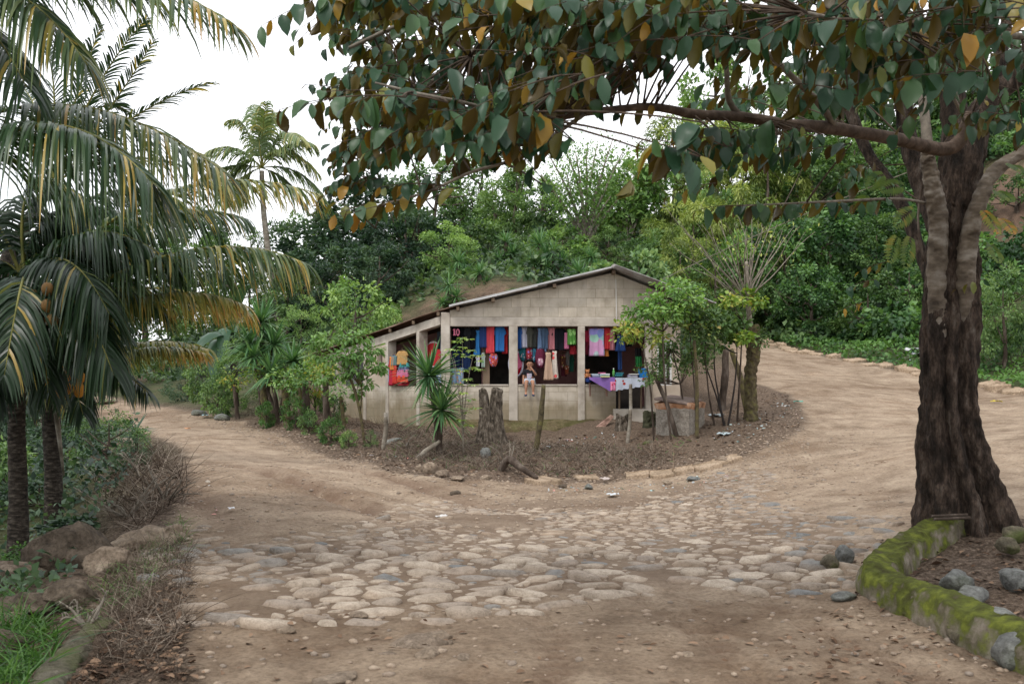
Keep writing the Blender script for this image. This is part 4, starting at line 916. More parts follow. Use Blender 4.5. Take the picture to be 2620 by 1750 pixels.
# ------------------------------------------------------------ foliage tools
RH = (np.array([(0, 0, 0), (-.5, .48, .07), (0, 1, -.06), (.5, .48, .07)], float), np.array([(0, 1, 2, 3)]))
OV = (np.array([(0, 0, 0), (-.34, .22, .05), (0, .25, 0), (.34, .22, .05), (-.5, .52, .06), (0, .55, 0), (.5, .52, .06), (-.33, .8, .0), (0, .82, -.05), (.33, .8, .0), (0, 1, -.12)], float),
      np.array([(0, 2, 1), (0, 3, 2), (1, 2, 4), (2, 5, 4), (2, 3, 5), (3, 6, 5), (4, 5, 7), (5, 8, 7), (5, 6, 8), (6, 9, 8), (7, 8, 10), (8, 9, 10)]))
def nrmz(a): return a/(np.linalg.norm(a, axis=-1, keepdims=True)+1e-9)
def put(T, pos, d, n, L, W, rnd=None):
    """place the leaf template T at pos with blade direction d and face normal n"""
    d = nrmz(d); x = nrmz(np.cross(d, n)); z = np.cross(x, d); tv, tf = T; N = len(pos)
    V = pos[:, None]+x[:, None]*(tv[:, 0][None, :, None]*W[:, None, None])+d[:, None]*(tv[:, 1][None, :, None]*L[:, None, None])+z[:, None]*(tv[:, 2][None, :, None]*L[:, None, None])
    Fc = tf[None]+(np.arange(N)*len(tv))[:, None, None]
    r = None if rnd is None else np.repeat(rnd, len(tv))
    return V.reshape(-1, 3), Fc.reshape(-1, tf.shape[1]), r
class LB:
    def __init__(s): s.V = []; s.F = []; s.R = []; s.b = 0
    def add(s, V, F_, r): s.V.append(V); s.F.append(F_+s.b); s.R.append(r); s.b += len(V)
    def build(s, name, mt, parent=None, smooth=False):
        V = np.concatenate(s.V)
        if parent: V = V-np.array(parent.location)
        return link(name, mesh_np(name, V, np.concatenate(s.F), mt, rnd=np.concatenate(s.R), smooth=smooth), parent)
def crown(seed, nc, nl, ls, wr=.55, rc=.26, droop=.3, shell=.55, zf=1.0, gap=0, T=RH, name='crown', low=-.75):
    R = np.random.default_rng(seed)
    c = nrmz(R.normal(size=(nc, 3)))*(shell+(1-shell)*R.random((nc, 1)))**.6*(1-rc*.6)
    c *= (.8+.4*fbm(c[:, 0]*1.3+seed, c[:, 1]*1.3+c[:, 2], 2, seed))[:, None]; c[:, 2] = np.maximum(c[:, 2]*zf, low)
    cr_ = rc*R.uniform(.55, 1.15, nc); tone = R.random(nc); k = R.integers(0, nc, nl)
    q = nrmz(R.normal(size=(nl, 3)))*(R.random((nl, 1))**.45); q[:, 2] *= .65
    pos = c[k]+q*cr_[k][:, None]; out = nrmz(q+.5*c[k]); d = out+R.normal(0, .45, (nl, 3)); d[:, 2] -= droop
    n = out*.6+R.normal(0, .5, (nl, 3)); n[:, 2] += .6
    L = ls*R.uniform(.6, 1.25, nl); V, F_, r = put(T, pos, d, n, L, L*wr, np.clip((.55*tone[k]+.45*R.random(nl)-.5)*1.5+.5, 0, 1))
    return mesh_np(name, V, F_, L_mid, rnd=r)
CV = dict(
    D=[crown(1, 46, 7000, .082, .6, rc=.24), crown(2, 60, 7000, .08, .6, rc=.2), crown(21, 40, 6500, .085, .6, rc=.25)],
    M=[crown(3, 40, 5600, .08, .5, rc=.24), crown(4, 52, 6000, .075, .5, rc=.19), crown(24, 34, 5200, .08, .55, rc=.22)],
    L=[crown(5, 36, 4600, .095, .6, rc=.25), crown(6, 44, 5000, .09, .6, rc=.2)],
    Y=[crown(7, 60, 8000, .1, .2, rc=.19, droop=.9), crown(8, 70, 8000, .09, .22, rc=.17, droop=.8)],
    S=[crown(9, 55, 2600, .045, .5, rc=.12, shell=.3), crown(10, 50, 2200, .045, .5, rc=.13, shell=.3)],
    B=[crown(11, 30, 2600, .15, .75, rc=.28, droop=.35, T=OV), crown(12, 26, 2200, .15, .8, rc=.3, T=OV)],
    N=[crown(13, 34, 2300, .10, .5, rc=.26, T=OV, droop=.5), crown(14, 30, 2000, .11, .5, rc=.3, T=OV, droop=.5)],
    K=[crown(15, 60, 5200, .05, .6, rc=.2), crown(16, 60, 5200, .05, .6, rc=.2)])
cnt = {}
def place_crown(kind, th, loc, rx, ry, rz_, mt, rot=None):
    i = cnt.get(kind, 0); cnt[kind] = i+1; me = CV[kind][i % len(CV[kind])]
    o = bpy.data.objects.new('crown', me); col.objects.link(o); o.parent = th; o.location = Vector(loc)-th.location
    o.scale = (rx, ry, rz_); o.rotation_euler = (0, 0, RN.uniform(0, 6.28) if rot is None else rot)
    o.material_slots[0].link = 'OBJECT'; o.material_slots[0].material = mt; return o
def tree(name, label, u, vtop, d, wpx, kind, mt, cat='tree', group=None, hf=.75, bark=None, tr=None, lean=0, vc=None, sink=.1):
    p = drop(u, d); ztop = EYE-(vtop-V0)/F*d; hgt = max(ztop-p.z, .3); r = wpx/2/(F/d)
    rz_ = min(max(hgt*hf/1.7, r*.85 if d > 33 else .05), r*1.5)
    if d > 33 and kind != 'B': r *= 1.15; rz_ *= 1.18
    th = thing(name, label, cat, (p.x, p.y, p.z), group)
    cz = ztop-rz_*.82
    tr = tr or max(.02, r*.045); m = MB(); top = Vector((p.x+lean, p.y, cz))
    pts, ra = smooth_path([((p.x, p.y, p.z-.15), tr*1.4), ((p.x+lean*.3+RN.uniform(-.1, .1)*r, p.y, p.z+(cz-p.z)*.4), tr), (top, tr*.6), (top+Vector((0, 0, rz_*.5)), tr*.2)], 4); m.tube(pts, ra, 8, lump=.12, seed=int(u))
    R = random.Random(int(u*7+d))
    for k in range(7):
        a = R.uniform(0, 6.28); s = pts[R.randint(4, 9)]; e = Vector((p.x+lean, p.y, cz))+Vector((math.cos(a)*r*.75, math.sin(a)*r*.75, R.uniform(-.2, .6)*rz_))
        m.tube(bez(s, (s+e)/2+Vector((0, 0, -.12*r)), e, 5), [tr*.5, tr*.4, tr*.3, tr*.2, tr*.08], 5, lump=.1, seed=k)
    m.build('trunk', bark or BARK, th, smooth=True)
    place_crown(kind, th, (p.x+lean, p.y, cz), r, r*.9, rz_, mt); return th

# --- the hill behind: undergrowth as one mass, trees one by one
def undergrowth(name, label, n, xr, yr, ls, hmax, mt, seed, cond, wr=.55):
    R = np.random.default_rng(seed); x = R.uniform(*xr, n); y = R.uniform(*yr, n); k = cond(x, y); x, y = x[k], y[k]; n = len(x)
    z = height(x, y, False); b = fbm(x*.7, y*.7, 3, seed)**2*1.6; h = hmax*b*R.random(n)**.6
    pos = np.stack([x, y, z+h], 1); d = R.normal(0, .6, (n, 3)); d[:, 2] += -.1; d[:, 1] -= .5; nn = R.normal(0, .5, (n, 3)); nn[:, 2] += .8; nn[:, 1] -= .4
    L = ls*R.uniform(.55, 1.3, n); tone = fbm(x*1.3, y*1.3, 3, seed+5)
    lb = LB(); lb.add(*put(RH, pos, d, nn, L, L*wr, np.clip((tone-.5)*2.4+.5+(R.random(n)-.5)*.7, 0, 1)))
    o = lb.build(name, mt); tag(o, label, 'plants', kind='stuff'); return o
L_under = leafmat('undergrowth_leaves', G_((.02, .045, .02), (.05, .1, .038), (.13, .21, .075)))
L_creep = leafmat('creeper_leaves', G_((.015, .042, .015), (.05, .125, .04), (.16, .3, .09)))
notred = lambda x, y: (np.exp(-((x+1.7)/3.2)**2-((y-31)/2.6)**2) < .33+.35*fbm(x, y, 3, 4)) & (np.exp(-((x-18.5)/2.6)**2-((y-37)/4.5)**2) < .4+.3*fbm(x, y, 3, 4))
undergrowth('undergrowth', 'dense mixed undergrowth covering the hillside behind the house', 80000, (-30, 34), (29, 62), .28, 1.0, L_under, 1,
            lambda x, y: notred(x, y) & (pdist(x, y, ROAD) < -.3) & (hz(x, y) > 1.6) & ~((x > 6) & (y < 34)))
undergrowth('creepers', 'leafy creepers hanging down the bank beside the uphill road', 42000, (9, 24), (31.5, 46), .25, 1.9, L_creep, 2, lambda x, y: notred(x, y) & (pdist(x, y, ROAD) < -2.2))
undergrowth('verge_plants', 'low bright green weeds on the verge of the uphill road', 40000, (7, 24), (20, 40), .13, .5, L_grass, 3, lambda x, y: (pdist(x, y, ROAD) < -.35) & (pdist(x, y, ROAD) > -4.2) & (y > 24.5) & (pdist(x, y, MOUND) < -1), .7)
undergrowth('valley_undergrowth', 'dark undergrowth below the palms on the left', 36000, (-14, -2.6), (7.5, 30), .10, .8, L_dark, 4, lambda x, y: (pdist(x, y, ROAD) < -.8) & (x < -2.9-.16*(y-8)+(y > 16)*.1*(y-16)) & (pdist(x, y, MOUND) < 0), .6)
undergrowth('distant_undergrowth', 'mixed bushes at the far end of the left road', 22000, (-40, -4), (33, 70), .3, 1.6, L_under, 5, lambda x, y: (pdist(x, y, ROAD) < -1.0) & ((x < -17.5) | (y > 43)))

gT = 'trees on the slopes behind'
T_ = [  # u, vtop, d, wpx, kind, mat, label
 (30, 560, 40, 300, 'M', L_mid, 'mid green tree at the far left edge behind the near palm'),
 (190, 600, 36, 260, 'D', L_dark, 'dark rounded tree behind the left palm fronds'),
 (330, 560, 50, 280, 'M', L_mid, 'bushy tree seen between the fronds left of the distant palm'),
 (450, 500, 56, 230, 'D', L_mid, 'taller tree left of the distant palm crown'),
 (540, 590, 46, 170, 'M', L_mid, 'tree just left of the distant palm trunk'),
 (655, 505, 50, 190, 'M', L_mid, 'tree filling the gap right of the distant palm trunk'),
 (745, 480, 44, 250, 'D', L_dark, 'dark evergreen tree standing right of the distant palm'),
 (850, 400, 46, 280, 'D', L_dark, 'tall dark evergreen under the drooping yellow leaves'),
 (780, 560, 38, 260, 'D', L_dark, 'blue green evergreen behind the pale bushy tree by the house'),
 (930, 460, 41, 240, 'D', L_dark, 'dark evergreen left of the bare reddish bank'),
 (660, 640, 34, 150, 'M', L_mid, 'mid green tree right beside the distant palm trunk'),
 (1000, 360, 52, 220, 'M', L_mid, 'tall mid green tree under the canopy branch tip'),
 (1105, 310, 54, 220, 'M', L_mid, 'tallest round green tree above the house roof'),
 (1185, 380, 48, 180, 'M', L_mid, 'smaller tree right of the tallest one above the house'),
 (1080, 500, 43, 210, 'D', L_mid, 'tree on the slope above the bare bank'),
 (1245, 410, 46, 150, 'L', L_mid, 'leafy tree left of the sparse see-through tree'),
 (1290, 520, 41, 190, 'L', L_lite, 'bright green tree on the slope above the left roof slope'),
 (1190, 560, 40, 180, 'M', L_mid, 'bushy tree behind the spiky plants on the slope'),
 (1450, 390, 46, 200, 'Y', L_yel, 'yellow green feathery tree right of the sparse tree'),
 (1550, 290, 48, 250, 'Y', L_yel, 'yellow green feathery tree under the hanging leaf cluster'),
 (1670, 300, 48, 260, 'Y', L_yel, 'tall feathery tree behind the fan of bare shoots'),
 (1590, 470, 41, 230, 'Y', L_yel, 'feathery bamboo-like tree behind the right roof slope'),
 (1490, 540, 38, 180, 'M', L_mid, 'dim green tree above the right roof slope'),
 (1720, 440, 41, 240, 'Y', L_yel, 'feathery tree directly behind the bare shoots'),
 (1640, 580, 36, 200, 'M', L_mid, 'dark leafy tree right of the house roof'),
 (1640, 110, 62, 190, 'L', L_lite, 'pale tree showing against the sky among the upper branches'),
 (1780, 190, 52, 260, 'L', L_mid, 'light green tree on the ridge behind the long branch'),
 (1900, 140, 54, 280, 'M', L_mid, 'ridge tree left of the big trunk top'),
 (2060, 90, 52, 300, 'M', L_mid, 'ridge tree behind the crown of the big tree'),
 (2260, 60, 46, 300, 'L', L_mid, 'ridge tree at the top right corner'),
 (1800, 500, 38.5, 230, 'D', L_creep, 'dark tree on the bank right of the bare shoots'),
 (1905, 470, 40, 240, 'D', L_creep, 'dark tree under the low row of hanging leaves'),
 (2010, 500, 39, 240, 'M', L_mid, 'green tree on the bank left of the big trunk'),
 (1860, 620, 35.5, 190, 'L', L_creep, 'creeper covered shrub low on the bank above the verge'),
 (1990, 640, 34.5, 200, 'L', L_mid, 'leafy shrub low on the bank left of the big trunk'),
 (2085, 600, 34, 160, 'M', L_mid, 'shrub on the bank touching the big trunk outline'),
 (1765, 610, 38, 150, 'L', L_mid, 'shrub on the bank behind the mossy forked trunk'),
 (2300, 620, 27, 190, 'M', L_mid, 'low tree at the right edge below the bare red bank'),
 (2335, 400, 36, 160, 'M', L_mid, 'tree at the right edge above the bare red bank'),
 (1200, 660, 31.5, 100, 'N', L_mid, 'low green bush right behind the left roof slope'),
 (700, 590, 35, 180, 'D', L_dark, 'dark tree behind the hedge, right of the distant palm trunk foot'),
 (870, 560, 34, 170, 'D', L_dark, 'dark tree behind the pale bushy one beside the bare bank'),
 (1130, 400, 50, 120, 'M', L_lite, 'pale narrow tree in front of the tallest one'),
 (960, 470, 44, 150, 'L', L_mid, 'leafy tree just right of the dark evergreens'),
 (1030, 520, 38, 150, 'M', L_lite, 'light tree on the slope above the spiky plants'),
 (1150, 600, 35, 110, 'L', L_mid, 'bush between two spiky plants on the slope'),
 (1395, 520, 40, 120, 'M', L_mid, 'tree at the foot of the sparse pale stemmed one'),
 (1340, 560, 37, 130, 'L', L_lite, 'bright bush directly above the roof middle'),
 (1560, 540, 37, 150, 'Y', L_yel, 'yellowish feathery bush low behind the right roof slope'),
 (1620, 390, 44, 200, 'M', L_lite, 'light tree between the feathery ones'),
 (1760, 330, 45, 220, 'Y', L_yel, 'feathery tree under the long branch'),
 (1860, 330, 46, 220, 'L', L_mid, 'tree on the slope under the thick end of the long branch'),
 (1960, 300, 47, 220, 'M', L_lite, 'light tree left of the dark trunk limbs'),
 (2060, 350, 43, 200, 'D', L_mid, 'tree behind the climbing split leaves'),
 (1690, 520, 38, 150, 'N', L_lite, 'leafy tree behind the base of the bare shoots'),
 (1400, 600, 31.5, 130, 'B', L_pale, 'large leaved pale plant behind the roof ridge'),
 (1465, 578, 31, 150, 'B', L_pale, 'tall large leaved pale plant right of the roof ridge'),
 (1540, 640, 30.5, 110, 'B', L_pale, 'low large leaved plant behind the right roof slope'),
 (815, 632, 29.5, 205, 'N', L_lite, 'pale bushy tree beside the left end of the house'),
 (905, 700, 29, 90, 'N', L_lite, 'small pale bush against the low end of the roof'),
]
for a in T_: tree('tree' if a[4] != 'B' else 'large_leaf_plant', a[6], a[0], a[1], a[2], a[3], a[4], a[5], 'tree' if a[4] != 'B' else 'plant', gT, hf=.8 if a[2] > 33 else .95)
# sparse see-through tree with pale stems
def stems_tree(name, label, base, tips, r0, bark, crown_mt=None, leaf=None, group=None, cat='tree', nleaf=60, spread=.35, ls=.1, T=RH, start=.35, mid=.0):
    th = thing(name, label, cat, base, group); m = MB(); lb = LB(); R = np.random.default_rng(len(label)*7+len(tips))
    for i, tp in enumerate(tips):
        b = Vector(base); tp = Vector(tp); dz = tp.z-b.z; k = R.uniform(.25, .45)
        c = Vector((b.x+(tp.x-b.x)*mid, b.y+(tp.y-b.y)*mid, b.z+dz*k)); pts = bez(b+Vector((0, 0, -.05)), c+Vector((R.normal(0, .03)*dz, 0, 0)), tp, 10)
        m.tube(pts, [r0*(1-j/10)**.8+.003 for j in range(10)], 5, lump=.08, seed=i)
        if leaf:
            s = start+(1-start)*R.random(nleaf)**.8; P0 = np.array([tuple(p) for p in pts]); f = s*9; j = np.clip(f.astype(int), 0, 8); fr_ = (f-j)[:, None]
            pos = P0[j]*(1-fr_)+P0[j+1]*fr_+R.normal(0, spread, (nleaf, 3))*(.35+s[:, None]*.65); d = R.normal(0, .6, (nleaf, 3)); d[:, 2] -= .3; n = R.normal(0, .4, (nleaf, 3)); n[:, 2] += .7
            L = ls*R.uniform(.6, 1.3, nleaf); tn = R.random(); lb.add(*put(T, pos, d, n, L, L*.5, np.clip(.4*tn+.6*R.random(nleaf), 0, 1)))
    m.build('trunk', bark, th, smooth=True)
    if leaf: lb.build('crown', leaf, th)
    return th
b_ = drop(1342, 42); R_ = random.Random(4)
tips = [P(u, v, 42+R_.uniform(-1.5, 1.5)) for u, v in ((1240, 400), (1255, 350), (1290, 330), (1300, 400), (1320, 350), (1345, 340), (1370, 330), (1385, 400), (1405, 320), (1430, 345), (1450, 420), (1270, 440), (1400, 450), (1330, 430))]
stems_tree('tree', 'tall sparse tree with thin pale stems against the sky', b_, tips, .1, BARK_PALE, leaf=L_lite, group=gT, nleaf=330, spread=.42, ls=.15, start=.55, mid=.15)
tree('dead_tree', 'bare branched tree against the sky beside the distant palm trunk', 575, 500, 50, 90, 'S', L_dark, 'tree', None, hf=.7)
def bamboo(label, u, d, tips):
    b = drop(u, d); stems_tree('bamboo_clump', label, b, tips, .05, BARK_PALE, leaf=L_lite, nleaf=260, spread=.35, ls=.32, cat='bamboo', start=.45, mid=.1)
bamboo('arching pale green clump between the sparse tree and the feathery trees', 1440, 44, [P(u, v, 44) for u, v in ((1370, 430), (1395, 395), (1430, 370), (1475, 360), (1520, 340), (1500, 420), (1540, 390))])

# --- spiky rosettes (yuccas)
def blades(lb, c, n, L, W, seed, up=.25, droop=.5):
    R = np.random.default_rng(seed); K_ = 5; a = R.uniform(0, 6.283, n); e = np.arcsin(np.clip(R.uniform(-.75, 1, n)*.9+up*.3, -.9, .98))
    d = np.stack([np.cos(a)*np.cos(e), np.sin(a)*np.cos(e), np.sin(e)], 1); Ls = L*R.uniform(.7, 1.1, n)
    s = np.linspace(0, 1, K_); pts = c+d[:, None]*(s[None, :, None]*Ls[:, None, None]); pts[:, :, 2] -= droop*Ls[:, None]*(s[None]**2.5)*.35*np.cos(e)[:, None]
    side = nrmz(np.cross(d, np.array([0, 0, 1.])+R.normal(0, .2, (n, 3)))); wd = W*np.array([.7, 1, .95, .6, .04])
    V = np.stack([pts-side[:, None]*wd[None, :, None]/2, pts+side[:, None]*wd[None, :, None]/2], 2).reshape(-1, 3)
    q = np.array([(2*i, 2*i+1, 2*i+3, 2*i+2) for i in range(K_-1)]); Fc = (q[None]+(np.arange(n)*K_*2)[:, None, None]).reshape(-1, 4)
    lb.add(V, Fc, np.repeat(np.clip(R.normal(.5, .2, n), 0, 1), K_*2))
L_yuc = leafmat('yucca_leaves', G_((.03, .08, .035), (.09, .2, .08), (.24, .38, .16)), rough=.4)
def yucca(label, base, heads, L, W=.035, n=90, group=None, mt=None, r=.05):
    th = thing('yucca_plant', label, 'yucca', base, group); m = MB()
    for i, h in enumerate(heads):
        h = Vector(h); b = Vector(base); m.tube(bez(b+Vector((0, 0, -.1)), Vector((b.x*.7+h.x*.3, b.y, (b.z+h.z)/2)), h, 6), [r, r*.95, r*.9, r*.85, r*.8, r*.6], 7, lump=.15, seed=i)
    m.build('stem', BARK, th, smooth=True)
    for i, h in enumerate(heads):
        lb = LB(); blades(lb, np.array(tuple(h)), n, L*(1-.08*(i % 3)), W, int(h[0]*100) % 1000+i); lb.build('leaf_rosette', mt or L_yuc, th)
yucca('green yucca with two spiky heads standing before the house corner', drop(1008, 18.2), [P(984, 862, 18.2), P(1012, 940, 18.0)], .8, .04, 170)
yucca('cluster of tall spiky yuccas left of the hedge stumps', drop(606, 24.5), [P(600, 738, 24.5), P(574, 786, 24.2), P(628, 790, 24.3)], .92, .055, 110, r=.07)
yucca('lower spiky yucca pair among the hedge stumps', drop(640, 23.5), [P(621, 856, 23.4), P(672, 828, 23.6), P(580, 818, 23.8)], .8, .05, 95, r=.06)
yucca('small spiky yucca on the brushy left bank', drop(313, 15.5), [P(313, 985, 15.5)], .38, .03, 34, r=.03, mt=L_dark)
gY = 'yuccas on the slope behind the house'
for u, v, d, L, lab in ((1050, 600, 35, 1.1, 'yucca on the slope above the bare reddish bank'), (1030, 655, 31.5, .95, 'yucca hanging over the bare bank just above the roof line'), (1100, 625, 33, .9, 'yucca at the right end of the bare bank'),
                        (1160, 555, 38, 1.1, 'dark yucca high on the slope left of its taller twin'), (1237, 560, 36.5, 1.3, 'tallest yucca with shaggy trunk on the slope'), (1270, 575, 36, 1.1, 'yucca right of the tallest one on the slope'), (1330, 625, 33.5, 1.1, 'yucca low behind the left roof slope'), (1355, 590, 35, 1.0, 'yucca next to the large leaved plant behind the ridge')):
    yucca(lab, drop(u, d), [P(u, v, d), P(u+16, v+26, d-.3), P(u-14, v+40, d-.4)], L*.62, .042, 85, gY, r=.09)

# --- banana leaves
def paddle(lb, a, b, c, W, seed, cup=.2):
    R = np.random.default_rng(seed); n = 16; pts = np.array([tuple(p) for p in bez(a, b, c, n)]); T = nrmz(np.gradient(pts, axis=0)); S = nrmz(np.cross(T, np.array([.15, -.3, 1.])))
    s = np.linspace(0, 1, n); wd = W*np.sin(np.pi*(np.clip(s, .18, 1)-.18)/.82*.97+.03)**.5*np.where(s < .2, .06, 1); V = []
    for j in (-1, -.5, 0, .5, 1): V.append(pts+S*(wd*j/2)[:, None]+np.array([0, 0, -1.])*(abs(j)*wd*cup)[:, None]+R.normal(0, .006, (n, 3))*abs(j))
    V = np.stack(V, 1).reshape(-1, 3); Fc = np.array([(i*5+j, i*5+j+1, (i+1)*5+j+1, (i+1)*5+j) for i in range(n-1) for j in range(4)]); lb.add(V, Fc, np.full(len(V), R.uniform(.3, .9)))
th = thing('banana_plant', 'banana plant with broad blue green leaves under the palm fronds', 'banana plant', drop(540, 27)); m = MB(); m.tube([drop(540, 27, -.1), P(535, 830, 27), P(532, 790, 27)], [.11, .09, .05], 8); m.build('stem', BARK_PALM, th, smooth=True)
for i, (b, c) in enumerate((((545, 680), (620, 725)), ((560, 740), (615, 760)), ((515, 690), (505, 830)), ((480, 730), (490, 870)), ((500, 720), (450, 800)), ((530, 640), (585, 650)))):
    lb = LB(); paddle(lb, P(533, 800, 27), P(b[0], b[1], 27-.3*i*.5), P(c[0], c[1], 26.6-.2*i), .34, i); lb.build('leaf', L_banana, th, smooth=True)

# --- coconut palms
def frond(th, a, b, c, Lmax, W=.03, n=75, seed=0, yel=0, mt=None, droop=1.0, base=.3, rr=.02, start=.12, K_=6, fwd=.5):
    R = np.random.default_rng(seed); pts = bez(a, b, c, 24); m = MB(); m.tube(pts, [rr*(1-.8*i/23) for i in range(24)], 5, rnd=.6)
    P0 = np.array([tuple(p) for p in pts]); lb = LB()
    t = np.repeat(np.linspace(start, .995, n), 2)+R.normal(0, .004, 2*n); sd_ = np.tile([-1., 1.], n); t = np.clip(t, 0, .999)
    f = t*23; j = np.clip(f.astype(int), 0, 22); fr_ = (f-j)[:, None]; p = P0[j]*(1-fr_)+P0[j+1]*fr_; T = nrmz(P0[j+1]-P0[j])
    S = nrmz(np.cross(T, np.array([0, 0, 1.]))); U = np.cross(S, T)
    L = Lmax*np.clip(np.sin(np.pi*(.12+.8*t)), .15, 1)**.7*R.uniform(.85, 1.1, len(t))
    d = nrmz(S*sd_[:, None]*.75+T*(fwd+.35*t)[:, None]+U*.18+R.normal(0, .07, (len(t), 3)))
    s = np.linspace(0, 1, K_); G = np.array([0, 0, -1.]); br = R.uniform(.75, 1.25, len(t))*droop
    q = p[:, None]+d[:, None]*(L[:, None]*(s-.28*s**2)[None])[:, :, None]+G*(L[:, None]*br[:, None]*(.75*s**1.7)[None])[:, :, None]
    tg = nrmz(np.gradient(q, axis=1)); sw = nrmz(np.cross(tg, nrmz(U)[:, None]+.35*R.normal(0, 1, (len(t), 1, 3)))); wd = W*np.array([.6, 1, 1, .85, .55, .06])[:K_]
    V = np.stack([q-sw*wd[None, :, None]/2, q+sw*wd[None, :, None]/2], 2).reshape(-1, 3)
    qq = np.array([(2*i, 2*i+1, 2*i+3, 2*i+2) for i in range(K_-1)]); Fc = (qq[None]+(np.arange(len(t))*K_*2)[:, None, None]).reshape(-1, 4)
    r = base+R.normal(0, .09, len(t))+.12*np.clip(t-.4, 0, 1)*(yel > .2); r = np.where(R.random(len(t)) < yel*np.clip((t-.35)*1.8, 0, 1), R.uniform(.6, .95, len(t)), r)
    tipf = np.clip((s-.55)/.45, 0, 1)[None]*yel*.35*np.clip((t-.2)*1.3, 0, 1)[:, None]
    lb.add(V, Fc, np.repeat(np.clip(r[:, None]+tipf, 0, 1).ravel(), 2))
    o = m.build('frond', PSTEM, th, smooth=True); l = lb.build('leaflets', mt or L_palm, None); l.data.transform(Matrix.Translation(-th.location)); l.parent = o; return o
PSTEM = mat('frond_stalk', [(.3, (.1, .12, .03)), (.7, (.3, .27, .07))], 6, .5, .1)
def palm_trunk(th, pts, rad, mt=None):
    p, r = smooth_path([(a, b) for a, b in zip(pts, rad)], 14); r = [x*(1+.05*(i % 2)) for i, x in enumerate(r)]
    m = MB(); m.tube(p, r, 14, lump=.04); m.build('trunk', mt or BARK_PALM, th, smooth=True)
def nuts(th, c, n, r, spread, colr, seed=0):
    R = random.Random(seed); mt_ = flat('coconut_husk', colr, .6, .25)
    for i in range(n):
        q = Vector(c)+Vector((R.uniform(-1, 1), R.uniform(-.9, .1), R.uniform(-1, 1)))*spread; me = mesh_np('coconut', ICO2[0]*np.array([r*.9, r*.9, r*1.1]), ICO2[1], mt_, smooth=True); o = link('coconut', me, th); o.location = q-th.location
p1 = drop(40, 10); palm1 = thing('coconut_palm', 'near coconut palm with dark ringed trunk and long fronds arching over the left side', 'palm', p1)
palm_trunk(palm1, [p1+Vector((0, 0, -.2)), P(42, 1150, 10), P(38, 980, 9.9), P(40, 860, 9.8), P(58, 690, 9.6), P(62, 640, 9.5)], [.12, .09, .08, .08, .11, .08])
for i, (a, b, c, L, y, bs, n, dr) in enumerate([
    ((-150, 330, 8.6), (150, 120, 8), (520, 400, 7.4), .85, .45, .35, 85, 1.15), ((-120, 420, 7.8), (110, 150, 7.3), (350, 420, 7), .9, .12, .3, 80, 1.2),
    ((60, 680, 9.5), (380, 320, 9.2), (728, 445, 9), .55, .75, .38, 85, 1.0), ((55, 700, 9.6), (300, 420, 10), (560, 500, 10.2), .7, .2, .2, 80, 1.1), ((50, 760, 9.5), (430, 480, 9), (697, 602, 8.8), .66, .35, .34, 90, 1.2),
    ((50, 800, 9.6), (380, 610, 9.4), (562, 700, 9.2), .5, .9, .5, 80, 1.0), ((60, 700, 9.6), (230, 600, 9.4), (380, 720, 9.3), .5, .3, .25, 70, 1.0), ((60, 660, 9.6), (0, 520, 9.6), (-140, 700, 9.6), .7, .1, .15, 60, 1.1),
    ((60, 660, 9.6), (140, 500, 9), (250, 720, 8.7), .7, .1, .12, 70, 1.1), ((60, 660, 9.5), (60, 560, 8.6), (10, 860, 8.2), .6, .1, .08, 60, 1.0), ((60, 700, 9.6), (-20, 600, 9), (-60, 900, 8.8), .6, 0, .1, 60, 1.0), ((50, 700, 9.6), (90, 640, 9.2), (110, 900, 9.1), .5, 0, -.05, 70, 1.0), ((40, 700, 9.6), (10, 640, 9.1), (-10, 920, 9), .5, 0, -.05, 70, 1.0), ((55, 690, 9.7), (150, 610, 10), (210, 850, 10), .5, 0, 0, 70, 1.0), ((50, 680, 9.7), (-30, 560, 10), (-90, 800, 10), .6, 0, 0, 70, 1.0),
    ((110, 880, 11), (330, 760, 10.8), (470, 810, 10.6), .42, .9, .45, 80, .9), ((60, 660, 9.5), (10, 300, 9.8), (210, 470, 9.6), .8, .1, .15, 85, 1.2), ((60, 660, 9.5), (120, 380, 10.2), (300, 640, 10.2), .7, .1, .12, 80, 1.2), ((50, 640, 9.6), (-60, 330, 9.8), (-160, 560, 9.8), .8, .1, .15, 80, 1.2), ((60, 660, 9.6), (180, 620, 8.8), (260, 860, 8.6), .6, .05, .1, 80, 1.1), ((60, 700, 9.6), (280, 500, 10.5), (600, 640, 10.8), .62, .15, .2, 80, 1.1), ((60, 720, 9.6), (350, 600, 9.8), (575, 720, 10), .5, .9, .45, 85, 1.0), ((40, 640, 9.6), (100, 380, 9.8), (330, 520, 10), .75, .1, .12, 80, 1.2), ((40, 680, 9.6), (180, 430, 9.3), (390, 600, 9.2), .7, .05, .15, 80, 1.15), ((60, 680, 9.6), (150, 350, 10.4), (420, 470, 10.8), .7, .15, .15, 75, 1.0)]):
    frond(palm1, P(*a), P(*b), P(*c), L*1.02, .021, int(n*1.75), i, y, base=bs+.07, droop=dr*.95)
nuts(palm1, P(104, 700, 8.75), 10, .058, .15, (.2, .11, .035), 1)
palm0 = thing('coconut_palm', 'coconut palm outside the left edge whose fronds hang across the top left corner', 'palm', drop(-260, 8.2)); b0 = drop(-260, 8.2)
palm_trunk(palm0, [b0+Vector((0, 0, -.2)), P(-270, 700, 8.2), P(-250, 120, 8.1), P(-240, 20, 8.1)], [.14, .11, .1, .08])
